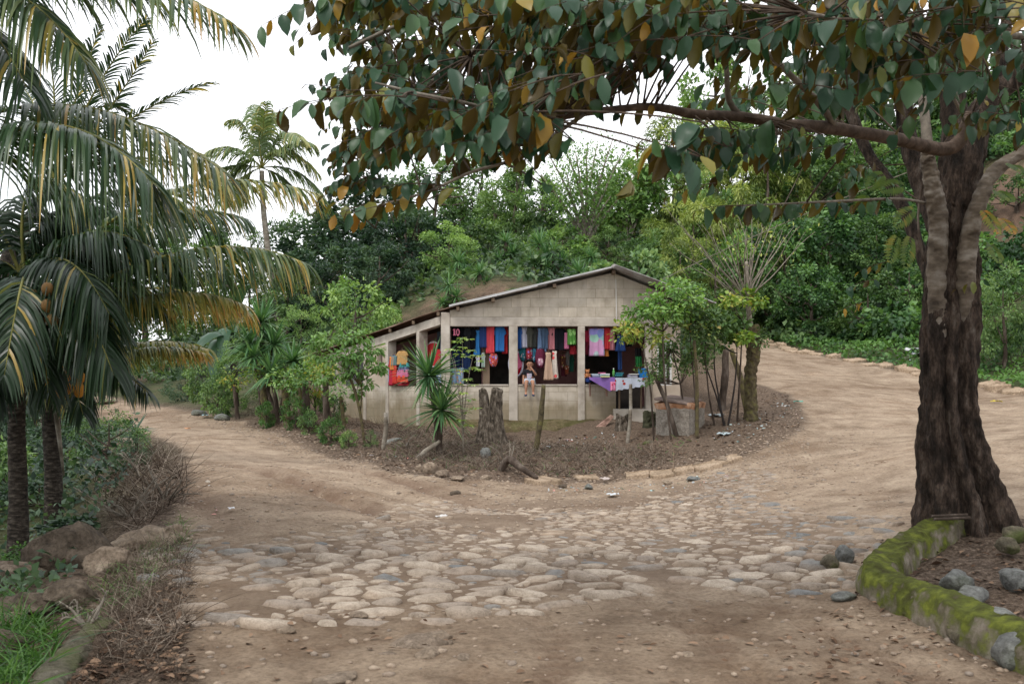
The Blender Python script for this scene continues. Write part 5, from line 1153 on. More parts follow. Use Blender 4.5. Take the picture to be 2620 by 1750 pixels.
for i, (a, b, c, L, y, bs, n, dr) in enumerate([((-240, 30, 8.1), (180, -190, 7), (540, 60, 6.5), .62, .25, .35, 90, 1.0), ((-240, 30, 8.1), (0, -160, 7.4), (200, 150, 7), .7, .25, .3, 80, 1.1), ((-240, 30, 8.1), (-60, -60, 7.8), (60, 200, 7.4), .7, .1, .3, 70, 1.1),
    ((-240, 30, 8.1), (40, -230, 7.6), (360, -40, 7.2), .6, .1, .3, 80, 1.1), ((-240, 30, 8.1), (-320, -100, 8.4), (-480, 150, 8.5), .7, .1, .3, 60, 1), ((-240, 30, 8.1), (-250, -200, 9), (-200, 0, 10.5), .7, .1, .3, 60, 1)]):
    frond(palm0, P(*a), P(*b), P(*c), L, .025, int(n*1.4), 40+i, y, base=bs+.05, droop=dr*.9)
p3 = drop(-20, 14.5); palm3 = thing('coconut_palm', 'palm behind the near one whose thin fronds stand up against the sky', 'palm', p3)
palm_trunk(palm3, [p3+Vector((0, 0, -.2)), P(-20, 900, 14.5), P(0, 640, 14.5), P(112, 430, 14.5)], [.15, .11, .1, .07])
for i, (b, c, L) in enumerate((((230, 150), (335, 45), .55), ((260, 250), (352, 95), .5), ((310, 230), (488, 190), .5), ((180, 200), (230, 60), .55), ((150, 150), (80, 60), .6), ((240, 330), (420, 380), .5), ((50, 250), (-40, 330), .6), ((200, 180), (300, 260), .5), ((100, 200), (20, 180), .6))):
    frond(palm3, P(112, 430, 14.5), P(b[0], b[1], 14.2), P(c[0], c[1], 13.6+.2*i), L, .026, 60, 60+i, .1, base=.18, droop=.35, fwd=.7)
p2 = drop(124, 11.5); palm2 = thing('coconut_palm', 'young palm bearing orange coconuts right of the near trunk', 'palm', p2)
palm_trunk(palm2, [p2+Vector((0, 0, -.2)), P(122, 1080, 11.5), P(118, 960, 11.5), P(122, 880, 11.5)], [.11, .095, .1, .08])
for i, (b, c, L, y, bs) in enumerate((((300, 740), (476, 800), .42, .35, .6), ((60, 720), (-40, 800), .6, .1, .15), ((150, 700), (280, 760), .6, .1, .2), ((210, 780), (340, 900), .5, .1, .15), ((100, 720), (60, 930), .5, .1, .1), ((180, 680), (330, 690), .55, .1, .2), ((140, 760), (190, 950), .5, .1, .1))):
    frond(palm2, P(122, 880, 11.5), P(b[0], b[1], 11.2), P(c[0], c[1], 10.8), L, .03, 70, 80+i, y, base=bs)
nuts(palm2, P(150, 868, 10.3), 12, .06, .15, (.55, .24, .03), 2)
m = MB(); m.tube([P(100, 850, 11.1), P(122, 900, 11), P(134, 990, 11), P(146, 1090, 11.1)], [.012, .03, .028, .01], 7); m.build('dead_sheath', BARK_PALE, palm2, smooth=True)
p4 = drop(641, 42); palm4 = thing('coconut_palm', 'slender tall coconut palm standing against the sky in the distance', 'palm', p4)
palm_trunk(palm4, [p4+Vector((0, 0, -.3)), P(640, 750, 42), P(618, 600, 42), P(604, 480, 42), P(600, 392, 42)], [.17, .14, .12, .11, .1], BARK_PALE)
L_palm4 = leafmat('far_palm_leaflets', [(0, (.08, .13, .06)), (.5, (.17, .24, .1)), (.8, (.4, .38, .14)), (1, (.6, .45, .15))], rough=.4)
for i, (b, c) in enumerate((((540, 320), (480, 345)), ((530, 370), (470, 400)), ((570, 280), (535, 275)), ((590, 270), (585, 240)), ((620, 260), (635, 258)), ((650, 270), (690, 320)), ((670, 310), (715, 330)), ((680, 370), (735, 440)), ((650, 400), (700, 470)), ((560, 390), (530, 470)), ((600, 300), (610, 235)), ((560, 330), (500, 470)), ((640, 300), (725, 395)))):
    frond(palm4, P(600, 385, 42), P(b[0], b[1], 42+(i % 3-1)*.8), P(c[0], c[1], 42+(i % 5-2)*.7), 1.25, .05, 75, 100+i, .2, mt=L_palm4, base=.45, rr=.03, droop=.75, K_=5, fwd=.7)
# ------------------------------------------------------------ hedge, stumps, young trees round the house
def post(name, label, pts, rad, mt, cat='post', group=None, cut=False, seed=0, n=9):
    b = Vector(pts[0]); b.z = gz(b.x, b.y)-.1; th = thing(name, label, cat, b, group)
    p, r = smooth_path([(q, rr) for q, rr in zip([b]+[Vector(x) for x in pts[1:]], rad)], 5); m = MB(); m.tube(p, r, n, lump=.13, seed=seed); m.build('shaft', mt, th, smooth=True)
    return th
def sprout(th, c, r, n, mt, ls, seed, T=OV, name='leaves', flat_=.7):
    R = np.random.default_rng(seed); q = nrmz(R.normal(size=(n, 3)))*r*R.random((n, 1))**.5; q[:, 2] *= flat_
    d = nrmz(q)+R.normal(0, .4, (n, 3)); d[:, 2] -= .2; nn = R.normal(0, .4, (n, 3)); nn[:, 2] += .8; L = ls*R.uniform(.6, 1.2, n)
    lb = LB(); lb.add(*put(T, np.array(tuple(c))+q, d, nn, L, L*.55, R.random(n))); return lb.build(name, mt, th)
gH = 'sprouting stumps in the hedge'
for i, (u, vt, vb, d, w_, lab, mt_) in enumerate(((607, 868, 960, 23.6, .2, 'thick leaning hedge stump below the yucca cluster', L_sprout), (540, 880, 945, 25, .1, 'thin hedge stake at the left end of the hedge', L_sprout), (655, 880, 965, 22.8, .17, 'rotten hedge stump behind a yucca', L_lite), (702, 870, 975, 22.2, .16, 'hedge stump with a mossy forked stem', L_lite),
                                             (690, 885, 970, 22, .08, 'mossy forked stem between two hedge stumps', L_grass), (748, 862, 990, 21.8, .15, 'tallest hedge stump topped with yellow green sprouts', L_sprout), (785, 905, 985, 21.6, .09, 'crooked hedge stump nearest the house wall', L_lite))):
    th = post('hedge_stump', lab, [drop(u+6, d), P(u, (vt+vb)/2, d), P(u-3, vt+4, d)], [w_*.6, w_*.5, w_*.42], BARK if i % 2 else BARK_MOSS, 'tree stump', gH, seed=i)
    sprout(th, P(u-4, vt-12, d), .42, 230, mt_, .085, i)
gS = 'shrubs along the left hedge'
for i, (u, vt, d, w_, k, mt_, lab) in enumerate(((470, 800, 27, 110, 'N', L_mid, 'dark green shrub at the left end of the hedge'), (545, 790, 25.5, 120, 'K', L_lite, 'bright feathery shrub with a pale stem in the hedge'), (500, 850, 25.5, 100, 'N', L_mid, 'low shrub at the foot of the left hedge end'), (425, 830, 30, 120, 'K', L_dark, 'dim shrub behind the left hedge end'),
                                           (690, 690, 27.5, 120, 'K', L_lite, 'upright light green shrub right of the distant palm trunk'), (660, 800, 24, 100, 'N', L_lite, 'light shrub among the hedge yuccas'), (720, 810, 22.6, 100, 'N', L_sprout, 'yellow green sprouting shrub in front of the house end'), (680, 905, 21.8, 80, 'N', L_grass, 'low green shrub at the foot of the hedge stumps'), (765, 900, 22.5, 80, 'N', L_mid, 'glossy dark shrub against the end of the house wall'),
                                           (760, 955, 20.2, 75, 'N', L_grass, 'green weed at the road edge below the left wall'), (710, 935, 21, 70, 'N', L_mid, 'leafy weed between hedge foot and road'), (800, 985, 19.5, 50, 'N', L_lite, 'small pale weed by the young tree foot'), (610, 915, 23, 60, 'N', L_grass, 'small weed at the hedge foot below the yuccas'), (850, 985, 19.3, 44, 'K', L_mid, 'small dark weed by the stake below the left wing'),
                                           (290, 830, 38, 150, 'M', L_mid, 'larger shrub beyond the far bend of the left road'))):
    tree('shrub', lab, u, vt, d, w_, k, mt_, 'shrub', gS, hf=1.4, tr=.02)
# young tree before the left wall
b = drop(838, 19.8); th = thing('young_tree', 'young tree with thin forked stem before the left wing wall', 'tree', b); m = MB()
m.tube(smooth_path([(b-Vector((0, 0, .1)), .055), (P(828, 960, 19.8), .04), (P(815, 900, 19.8), .025), (P(800, 860, 19.8), .015)])[0], .028, 7, lump=.15); m.tube([P(826, 950, 19.8), P(830, 900, 19.8), P(826, 850, 19.8)], .016, 6)
for u, v in ((740, 790), (775, 775), (820, 770), (860, 800), (850, 840), (780, 830), (730, 810), (815, 890), (870, 850)): m.tube(bez(P(822, 880, 19.8), P((822+u)/2, v+10, 19.8), P(u, v, 19.8+RN.uniform(-.3, .3)), 6), [.013, .01, .009, .007, .005, .004], 5)
m.build('trunk', BARK_MOSS, th, smooth=True)
L_yt = leafmat('young_tree_leaves', G_((.05, .12, .03), (.11, .23, .06), (.24, .38, .12)))
lb = LB(); R = np.random.default_rng(8)
for u, v, r in ((720, 785, .16), (750, 778, .2), (790, 775, .2), (825, 772, .22), (858, 800, .2), (862, 838, .17), (835, 810, .26), (795, 815, .25), (765, 820, .2), (735, 815, .16), (820, 850, .25), (790, 855, .18), (840, 880, .16), (815, 900, .12), (735, 870, .14), (872, 845, .12)):
    n = int(400*r); q = nrmz(R.normal(size=(n, 3)))*r*R.random((n, 1))**.5; q[:, 2] *= .6; d = nrmz(q)+R.normal(0, .4, (n, 3)); d[:, 2] -= .35; nn = R.normal(0, .3, (n, 3)); nn[:, 2] += .8; L = .13*R.uniform(.6, 1.2, n)
    lb.add(*put(OV, np.array(tuple(P(u, v, 19.8+RN.uniform(-.25, .25))))+q, d, nn, L, L*.42, np.clip(.3+.5*R.random(n)+.2*R.random(), 0, 1)))
lb.build('crown', L_yt, th)
# pale thin plant beside the corner
b = drop(1062, 17.8); tips = [P(1060, 772, 17.8), P(1030, 800, 17.9), P(1085, 815, 17.7), P(1055, 840, 17.8), P(1075, 880, 17.7), P(1045, 900, 17.8), P(1085, 930, 17.8), P(1040, 820, 17.6)]
L_pp = leafmat('pale_plant_leaves', G_((.12, .22, .06), (.28, .42, .12), (.5, .58, .2)))
th = thing('tall_weed', 'thin pale weed with whorls of small leaves beside the split stump', 'plant', b); m = MB(); lb = LB()
for k, tp in enumerate(tips): m.tube(bez(b, P(1062, 900, 17.8), tp, 7), [.01, .009, .008, .007, .006, .005, .003], 5)
for u, v in ((1060, 775), (1048, 782), (1075, 778), (1062, 796), (1045, 802), (1080, 803), (1068, 818), (1090, 815), (1100, 826), (1055, 812), (1030, 800), (1018, 812), (1084, 842), (1060, 850), (1100, 846), (1045, 856), (1070, 868), (1052, 880), (1085, 882), (1062, 900), (1040, 905), (1078, 915), (1050, 930), (1070, 945), (1090, 935), (1058, 962), (1075, 975)):
    n = 16; a = R.uniform(0, 6.28, n); d = np.stack([np.cos(a), np.sin(a), R.uniform(-.35, .1, n)], 1); nn = np.tile([0, 0, 1.], (n, 1))+R.normal(0, .2, (n, 3)); L = R.uniform(.06, .12, n)
    lb.add(*put(OV, np.array(tuple(P(u, v, 17.8+R.uniform(-.15, .15))))+d*.02, d, nn, L, L*.38, R.random(n)))
m.build('stem', TWIG, th, smooth=True); lb.build('leaves', L_pp, th)

# split stump: lobed, broken top with a V notch
def stump(name, label, u, v, d, w_, h, seed, mt, notch=True, group=None, lobes=3, jag=.25):
    p = GP(u, v)-Vector((0, 0, .1)); th = thing(name, label, 'tree stump', p, group); m = MB(); n = 40; K_ = 14; R = random.Random(seed); vs = []
    for j in range(K_+1):
        s = j/K_
        for k in range(n):
            a = 2*math.pi*k/n; rr = w_/2*(1.12-.28*math.sin(s*2.2)+.25*(1-s)**3)*(1+.09*math.sin(a*lobes+seed)+.05*math.sin(a*7+s*3)+.04*(vn(np.array(a*4.), np.array(s*9.), seed)-.5))
            top = h*(1-jag*.5*(1+math.sin(a*2+seed))*.5-jag*.4*float(vn(np.array(a*2.5), np.array(0.), seed+3)))
            if notch: top -= h*.42*max(0, 1-abs(math.cos(a)+.1)/.24)
            vs.append((p.x+math.cos(a)*rr, p.y+math.sin(a)*rr*.8, p.z+top*s))
    fs = [(j*n+k, j*n+(k+1) % n, (j+1)*n+(k+1) % n, (j+1)*n+k) for j in range(K_) for k in range(n)]
    c = len(vs); inn = []
    for k in range(n):
        q = vs[K_*n+k]; z = h*(.93-.42*max(0, 1-abs(math.cos(2*math.pi*k/n)+.1)/.3)) if notch else q[2]-p.z-.03; inn.append((p.x+(q[0]-p.x)*.5, p.y+(q[1]-p.y)*.5, p.z+min(z, q[2]-p.z)))
    vs += inn; vs.append((p.x, p.y, p.z+h*(.6 if notch else .7)))
    fs += [(K_*n+k, K_*n+(k+1) % n, c+(k+1) % n, c+k) for k in range(n)]+[(c+k, c+(k+1) % n, c+n) for k in range(n)]
    m.add(vs, fs); o = m.build('wood', mt, th, smooth=True); displace(o, .06, .045, 1); return th
BSTUMP = mat('bark_stump', [(.33, (.03, .024, .018)), (.48, (.1, .08, .06)), (.6, (.2, .165, .13)), (.75, (.4, .36, .31))], 22, .95, 1, 30, .05, (1, 1, .35), detail=10)
stump('split_stump', 'tall thick grey stump with a V shaped split top', 1124, 1014, 17.6, .5, 1.17, 2, BSTUMP, jag=.07)
stump('small_stump', 'short dark stump with torn roots below the counter', 1428, 990, 19.4, .3, .5, 6, BSTUMP, False)
stump('mossy_stump', 'short mossy stump standing beside the concrete tank', 1489, 985, 18.6, .3, .5, 9, mat('moss_dark', [(.3, (.02, .022, .015)), (.6, (.07, .07, .04)), (.85, (.16, .17, .1))], 9, .95, 1, 20, .02), False)
th = thing('broken_plank', 'reddish split wood slab leaning on the short dark stump', 'wood', GP(1372, 985)); a = GP(1372, 985); b_2 = P(1402, 956, a.y+.25); m = MB()
m.prism([a+Vector((-.1, 0, 0)), a+Vector((.1, 0, .02)), b_2+Vector((.05, 0, 0)), b_2+Vector((-.01, 0, .03)), a.lerp(b_2, .5)+Vector((-.05, 0, .02))], (0, .05, .02)); m.build('slab', mat('red_wood', [(.3, (.1, .055, .04)), (.5, (.28, .17, .13)), (.75, (.45, .3, .24))], 9, .9, .8, 30, .02), th)
# stakes
gK = 'rough wooden stakes in front of the house'
for u0, v0, u1, v1, d, r, lab, mt_ in ((1226, 1035, 1246, 882, 17.2, .05, 'knotted leaning stake below the sitting boy', BARK_MOSS), (1437, 1020, 1446, 880, 17.4, .034, 'pale slim stake in front of the doorway', BARK_PALE), (876, 1035, 884, 945, 18.6, .045, 'short grey stake below the left wing', BARK_PALE),
                                 (1557, 1008, 1496, 850, 17.9, .04, 'long leaning sapling stem in front of the concrete tank', BARK), (1597, 1010, 1592, 780, 17.8, .035, 'straight sapling stem in front of the concrete tank', BARK_MOSS), (1652, 940, 1664, 800, 20.5, .085, 'reddish post left of the mossy trunk', BARK), (1716, 950, 1676, 800, 20.2, .06, 'leaning post resting toward the reddish one', BARK_MOSS)):
    d = GP(u0, v0).y; post('stake', lab, [drop(u0, d), P((u0+u1)/2+4, (v0+v1)/2, d), P(u1, v1, d)], [r*1.1, r, r*.8], mt_, 'stake', gK, seed=int(u0))
th = post('root', 'thick dark root arching over the front of the mound', [drop(1140, 16.6), P(1165, 1054, 16.4), P(1192, 1070, 16.2), P(1232, 1096, 15.9)], [.05, .07, .055, .03], BARK, 'root')
th = post('log', 'broken branch lying in the weeds below the yucca', [drop(940, 17.6), P(975, 1035, 17.6), P(1008, 1012, 17.8)], [.05, .045, .03], BARK_PALE, 'log')
# concrete tank
tk = thing('water_tank', 'squat concrete tank with a rusty stained broken lid beside the house', 'tank', drop(1560, 18.6))
cA = GP(1576, 1006); cA = Vector((hx(1576)*18.4/D0, 18.4, gz((1576-U0)/F*18.4, 18.4)))
def tq(v_left, v_right): return None
eL = Vector(P(1503, 985, 19.0))-Vector(P(1580, 985, 18.4)); eL.z = 0; eR = Vector(P(1616, 985, 19.5))-Vector(P(1580, 985, 18.4)); eR.z = 0; o0 = P(1580, 985, 18.4); gb = .35
m = MB(); zt = EYE-(930-V0)/F*18.4; base = [Vector((o0.x, o0.y, gb)), Vector((o0.x, o0.y, gb))+eL*1.0, Vector((o0.x, o0.y, gb))+eL+eR, Vector((o0.x, o0.y, gb))+eR]
m.prism([p for p in base], (0, 0, zt-gb)); TK = rockmat('tank_concrete', (.2, .17, .14), (.36, .33, .29), (.47, .44, .4)); m.build('walls', TK, tk, bevel=.02)
m = MB(); c = sum(base, Vector())/4; rim = [c+(p-c)*1.06 for p in base]; RUST = mat('rust_stain', [(.3, (.12, .055, .03)), (.5, (.34, .17, .09)), (.7, (.5, .34, .24))], 5, .95, .8, 18, .02)
nn_ = 9; vs = []
for e in range(4):
    for k in range(nn_): vs.append(rim[e].lerp(rim[(e+1) % 4], k/nn_))
N_ = len(vs); R3 = random.Random(4); 
allv = [Vector((p.x, p.y, zt-.07-.07*R3.random())).lerp(Vector((c.x, c.y, zt-.15)), .08) for p in vs]+[Vector((p.x, p.y, zt+.02+.02*R3.random())) for p in vs]+[c+(Vector((p.x, p.y, c.z))-c)*.85+Vector((0, 0, zt-c.z+.05+.02*R3.random())) for p in vs]
m.add(allv+[Vector((c.x, c.y, zt+.06))], [(k, (k+1) % N_, N_+(k+1) % N_, N_+k) for k in range(N_)]+[(N_+k, N_+(k+1) % N_, 2*N_+(k+1) % N_, 2*N_+k) for k in range(N_)]+[(2*N_+k, 2*N_+(k+1) % N_, 3*N_) for k in range(N_)]); m.build('rim', RUST, tk, smooth=True)
m = MB(); lid = [c+(p-c)*.98+Vector((-.05, -.04, 0)) for p in base]; m.prism([Vector((p.x, p.y, zt+.075+.1*((p-c).dot(eL.normalized())))) for p in lid], (0, 0, .05)); m.build('lid', mat('lid_concrete', [(.3, (.11, .08, .07)), (.6, (.24, .18, .155)), (.8, (.36, .29, .25))], 5, .95, .8, 20, .01), tk, bevel=.02)

# thicket right of the house: each young tree with its own crown clumps
def clump_tree(label, base, stems, clumps, mt, ls, seed, bark=BARK, dens=520, r0=.021, wr=.6, T=OV):
    th = thing('young_tree', label, 'tree', base, 'young trees beside the concrete tank'); m = MB(); lb = LB(); R = np.random.default_rng(seed)
    for s in stems:
        p, r = smooth_path([(q, r0*(1-.75*i/(len(s)))) for i, q in enumerate(s)], 5); m.tube(p, r, 6, lump=.1)
    tops = [s[-1] for s in stems]
    for (u, v, d, r) in clumps:
        c = P(u, v, d); near = min([q for s in stems for q in s], key=lambda q: (q-c).length); m.tube(bez(near, (near+c)/2+Vector((0, 0, -.05)), c, 5), [.012, .01, .008, .006, .004], 4)
        n = int(dens*r*.62); q = nrmz(R.normal(size=(n, 3)))*r*1.25*R.random((n, 1))**.45; q[:, 2] *= .7; dd = nrmz(q)+R.normal(0, .5, (n, 3)); dd[:, 2] -= .2; nn = R.normal(0, .4, (n, 3)); nn[:, 2] += .8; L = ls*R.uniform(.6, 1.25, n); tn = R.random()
        lb.add(*put(T, np.array(tuple(c))+q, dd, nn, L, L*wr, np.clip(.4*tn+.6*R.random(n), 0, 1)))
    m.build('trunk', bark, th, smooth=True); lb.build('crown', mt, th); return th
def rc(cx_, cy_, rx, ry, d, n, r, seed):
    R = random.Random(seed); out = []
    for _ in range(n):
        a = R.uniform(0, 6.28); k = R.random()**.5; out.append((cx_+math.cos(a)*rx*k, cy_+math.sin(a)*ry*k, d+R.uniform(-.5, .5), r*R.uniform(.7, 1.3)))
    return out
clump_tree('young tree with fresh light green crown covering the right end of the gable', drop(1540, 18.2), [[drop(1540, 18.2), P(1525, 880, 18.2), P(1520, 760, 18.2), P(1525, 680, 18.2)]], rc(1535, 690, 62, 42, 18.2, 20, .2, 1)+rc(1470, 720, 30, 25, 18.2, 6, .15, 2), leafmat('fresh_leaves', G_((.06, .13, .03), (.13, .27, .06), (.3, .46, .13))), .095, 1, dens=520)
clump_tree('young tree with yellowing leaves hanging over the right bay', drop(1500, 18.5), [[drop(1500, 18.5), P(1490, 880, 18.4), P(1470, 780, 18.3)]], rc(1450, 758, 36, 22, 18.3, 12, .13, 3)+rc(1500, 760, 30, 30, 18.3, 6, .13, 4), L_sprout, .08, 2, dens=520)
clump_tree('young tree with rust tinged leaves at the middle of the thicket', drop(1600, 18.8), [[drop(1600, 18.8), P(1590, 860, 18.7), P(1580, 740, 18.6)]], rc(1590, 725, 60, 35, 18.7, 18, .19, 5), L_mixt, .085, 3, dens=470)
clump_tree('young tree with small dark leaves above the concrete tank', drop(1575, 19.2), [[drop(1575, 19.2), P(1560, 880, 19), P(1540, 800, 19)], [drop(1640, 19.2), P(1625, 900, 19), P(1615, 780, 19)]], rc(1540, 825, 55, 45, 18.9, 24, .13, 6)+rc(1610, 800, 40, 50, 19, 14, .12, 7)+rc(1480, 855, 25, 20, 18.6, 5, .1, 8), L_mid, .055, 4, dens=800)
clump_tree('dark leaved young tree touching the mossy forked trunk', drop(1660, 19), [[drop(1662, 19), P(1650, 920, 19), P(1638, 840, 19), P(1640, 740, 19)], [drop(1665, 19), P(1640, 900, 19), P(1615, 830, 19)], [drop(1668, 19), P(1685, 880, 19), P(1690, 810, 19)]], rc(1660, 735, 60, 28, 19, 20, .17, 9)+rc(1640, 790, 50, 25, 19, 8, .1, 10), L_mid, .085, 5, bark=DARKW, dens=520)
clump_tree('thin sapling with bright leaf tuft right of the thicket', drop(1690, 19.3), [[drop(1690, 19.3), P(1700, 800, 19.2), P(1705, 740, 19.1)]], rc(1700, 690, 45, 12, 19, 6, .11, 11)+rc(1692, 770, 25, 12, 19, 5, .11, 12), L_sprout, .1, 6, dens=600)
# pollarded tree: mossy trunk, thin stem, fan of bare shoots
b = drop(1722, 19.5); th = thing('pollarded_tree', 'pollarded tree with mossy trunk and a fan of long bare shoots', 'tree', b); m = MB()
p, r = smooth_path([(b-Vector((0, 0, .1)), .16), (P(1722, 930, 19.5), .125), (P(1721, 860, 19.5), .115), (P(1727, 820, 19.5), .125), (P(1726, 775, 19.5), .16), (P(1726, 745, 19.5), .12)], 6); m.tube(p, r, 16, lump=.1, seed=3); displace(m.build('trunk', BARK_MOSS, th, smooth=True), .08, .07, 2)
m = MB(); p, r = smooth_path([(P(1722, 760, 19.5), .06), (P(1716, 710, 19.5), .05), (P(1711, 640, 19.5), .045), (P(1712, 600, 19.5), .03)], 5); m.tube(p, r, 8, lump=.08); m.build('stem', TWIG, th, smooth=True)
m = MB(); lb = LB(); R4 = random.Random(9); R = np.random.default_rng(31)
for u, v, s in ((1505, 480, 0), (1540, 500, 1), (1560, 540, 1), (1590, 470, 0), (1610, 500, 1), (1625, 530, 0), (1645, 480, 1), (1660, 510, 0), (1680, 490, 1), (1695, 470, 0), (1706, 480, 1), (1716, 470, 0), (1722, 500, 1), (1735, 480, 0), (1755, 490, 1), (1775, 475, 0), (1790, 500, 1), (1800, 530, 0), (1830, 505, 1), (1850, 490, 0), (1868, 505, 1), (1575, 600, 0), (1520, 560, 1), (1780, 560, 0)):
    d = 19.5+R4.uniform(-1.2, 1.2); st = P(1712+R4.uniform(-2, 3), 700-R4.uniform(0, 60)*(1-abs(u-1710)/250), 19.5); e = P(u+R4.uniform(-12, 12), v+R4.uniform(-20, 25), d); j1 = lambda: Vector((R4.gauss(0, .035), 0, R4.gauss(0, .03))); mid = st.lerp(e, .5)+Vector(((e.x-st.x)*.03, 0, .06))
    pts = smooth_path([(st, 0), (st.lerp(mid, .5)+j1()*.6, 0), (mid+j1(), 0), (mid.lerp(e, .5)+j1(), 0), (e, 0)], 3)[0][:12]; m.tube(pts, [.013*(1-k/13)+.002 for k in range(12)], 5, lump=.1)
    for bi in ((7,) if s else ()): q = pts[bi]; e2 = q+(pts[-1]-q)*.6+Vector((R4.uniform(-.3, .3), R4.uniform(-.2, .2), R4.uniform(.0, .25))); m.tube(bez(q, (q+e2)/2+Vector((0, 0, .04)), e2, 4), [.007, .005, .004, .002], 4)
    P0 = np.array([tuple(q) for q in pts]); n = 9 if s else 2; k = R.integers(5, 12, n); pos = P0[k]+R.normal(0, .09, (n, 3)); dd = R.normal(0, .5, (n, 3)); dd[:, 2] -= .2; nn = R.normal(0, .3, (n, 3)); nn[:, 2] += .8; L = .09*R.uniform(.6, 1.3, n); lb.add(*put(OV, pos, dd, nn, L, L*.4, R.random(n)))
m.build('shoots', TWIG, th, smooth=True); lb.build('leaves', L_yel, th)
sprout(th, P(1742, 775, 19.4), .22, 500, L_mid, .045, 5, name='foliage', flat_=1.1)
sprout(th, P(1713, 680, 19.4), .2, 90, L_sprout, .12, 6, name='leaf_tuft')
cb = thing('power_cable', 'thin cable rising from the roof ridge toward the upper right', 'cable', P(1490, 655, 24)); m = MB(); m.tube(bez(P(1490, 655, 24), P(1760, 520, 22), P(2120, 380, 19), 14), .008, 5); m.build('strand', TWIG, cb)
cb = thing('power_cable', 'thin cable crossing the sky gap above the sparse tree', 'cable', P(1430, 330, 30)); m = MB(); m.tube(bez(P(1395, 400, 30), P(1530, 230, 24), P(1800, -20, 18), 14), .008, 5); m.build('strand', TWIG, cb)
# ------------------------------------------------------------ big broad-leaved tree on the right
b = drop(2200, 9.3); BT = thing('shade_tree', 'large old tree with buttressed trunk and broad copper backed leaves on the right', 'tree', b)
BBIG = mat('bark_shade_tree', [(.3, (.009, .007, .005)), (.45, (.034, .024, .018)), (.56, (.08, .056, .042)), (.66, (.13, .105, .085)), (.78, (.28, .255, .23))], 11, .95, 1, 34, .045, (1, 1, .33), detail=10)
BPAL = mat('bark_pale_smooth', [(.3, (.05, .038, .028)), (.5, (.15, .12, .09)), (.75, (.32, .29, .25))], 6, .85, .4, 16, .01, (.8, .8, 1.8))
prof = [(1190, 2230, 112), (1170, 2224, 98), (1140, 2214, 87), (1100, 2205, 82), (1050, 2192, 74), (1000, 2182, 68), (950, 2176, 62), (900, 2173, 59), (850, 2173, 61), (800, 2174, 62), (750, 2176, 63), (700, 2178, 61), (650, 2180, 60), (600, 2180, 58), (550, 2182, 55), (500, 2188, 50), (450, 2196, 46), (400, 2202, 48), (350, 2208, 50), (310, 2212, 42)]
_t = BBIG.node_tree; _p = [x for x in _t.nodes if x.type == 'BSDF_PRINCIPLED'][0]; _c = _p.inputs['Base Color'].links[0].from_socket
_t.links.new(mixc(_t, .8, _c, ramp(_t, noise(_t, 55, 8, .7, sc3=(1, 1, .3)), [(.35, (.35, .33, .3)), (.52, (1, 1, 1)), (.68, (1.7, 1.7, 1.7))]), 'MULTIPLY'), _p.inputs['Base Color'])
m = MB(); n = 96; vs = []; D9 = 9.3
lob = [(.3, .9, .4), (1.7, .7, .45), (2.9, 1.0, .4), (3.8, .8, .3), (4.5, .9, .25), (5.4, 1.0, .3)]
for j, (v, u, hw) in enumerate(prof):
    c = P(u, v, D9); r = hw*D9/F; s = max(0, (v-850)/350)
    for k in range(n):
        a = 2*math.pi*k/n; f = 0
        for la, am, wd in lob: da = (a-la+math.pi) % (2*math.pi)-math.pi; f = max(f, am*math.exp(-(da/wd)**2))
        gro = .06*math.sin(a*3+v*.004)+.035*math.sin(a*8+v*.01)+.03*math.sin(a*13-v*.013)
        cleft = -.30*math.exp(-(((a-4.95+math.pi) % (2*math.pi)-math.pi)/.17)**2)*(1 if v > 480 else .3)-.22*math.exp(-(((a-4.25+math.pi) % (2*math.pi)-math.pi)/.13)**2)
        rr = r*(1+gro+cleft+s*(f-.45)*.42+.12*(float(vn(np.array(a*3.), np.array(v*.02), 5))-.5)+.07*(float(vn(np.array(a*11.), np.array(v*.03), 6))-.5)); vs.append((c.x+math.cos(a)*rr, c.y+math.sin(a)*rr*.85, c.z if j else c.z-.3))
# v index runs from base up
fs = [(j*n+k, j*n+(k+1) % n, (j+1)*n+(k+1) % n, (j+1)*n+k) for j in range(len(prof)-1) for k in range(n)]+[tuple((len(prof)-1)*n+k for k in range(n))]
m.add(vs, fs); o = m.build('trunk', BBIG, BT, smooth=True); sb = o.modifiers.new('s', 'SUBSURF'); sb.levels = 2; sb.render_levels = 2; displace(o, .09, .07, 0); displace(o, .03, .025, 0)
BR = []
def limb(pts, rad, mt=BBIG, name='branch', n=10, lump=.1, keep=True):
    q = [(P(*p), r) for p, r in zip(pts, rad)]; p, r = smooth_path(q, 8); m = MB(); m.tube(p, r, n, lump=lump, seed=len(BR)); o = m.build(name, mt, BT, smooth=True)
    if name == 'pale_stem': displace(o, .1, .035, 2); displace(o, .03, .014, 0)
    if keep: BR.extend(p)
limb([(2160, 900, 9.3), (2152, 760, 9.22), (2148, 630, 9.17), (2152, 520, 9.1), (2142, 440, 9.02), (2130, 380, 8.97), (2128, 348, 8.95)], [.05, .08, .088, .088, .078, .065, .06], BPAL, 'pale_stem', 12, .07)
limb([(2208, 760, 9.25), (2212, 660, 9.14), (2216, 590, 9.1), (2230, 510, 9.05), (2255, 440, 9), (2290, 385, 9), (2400, 320, 9)], [.05, .085, .09, .08, .07, .06, .045], BPAL, 'pale_stem', 12, .05)
limb([(2190, 480, 9.3), (2205, 380, 9.3), (2240, 280, 9.3), (2300, 200, 9.3), (2420, 120, 9.2)], [.16, .19, .14, .1, .08])
limb([(2200, 400, 9.4), (2190, 280, 9.5), (2170, 120, 9.6), (2160, -80, 9.8)], [.15, .13, .1, .08])
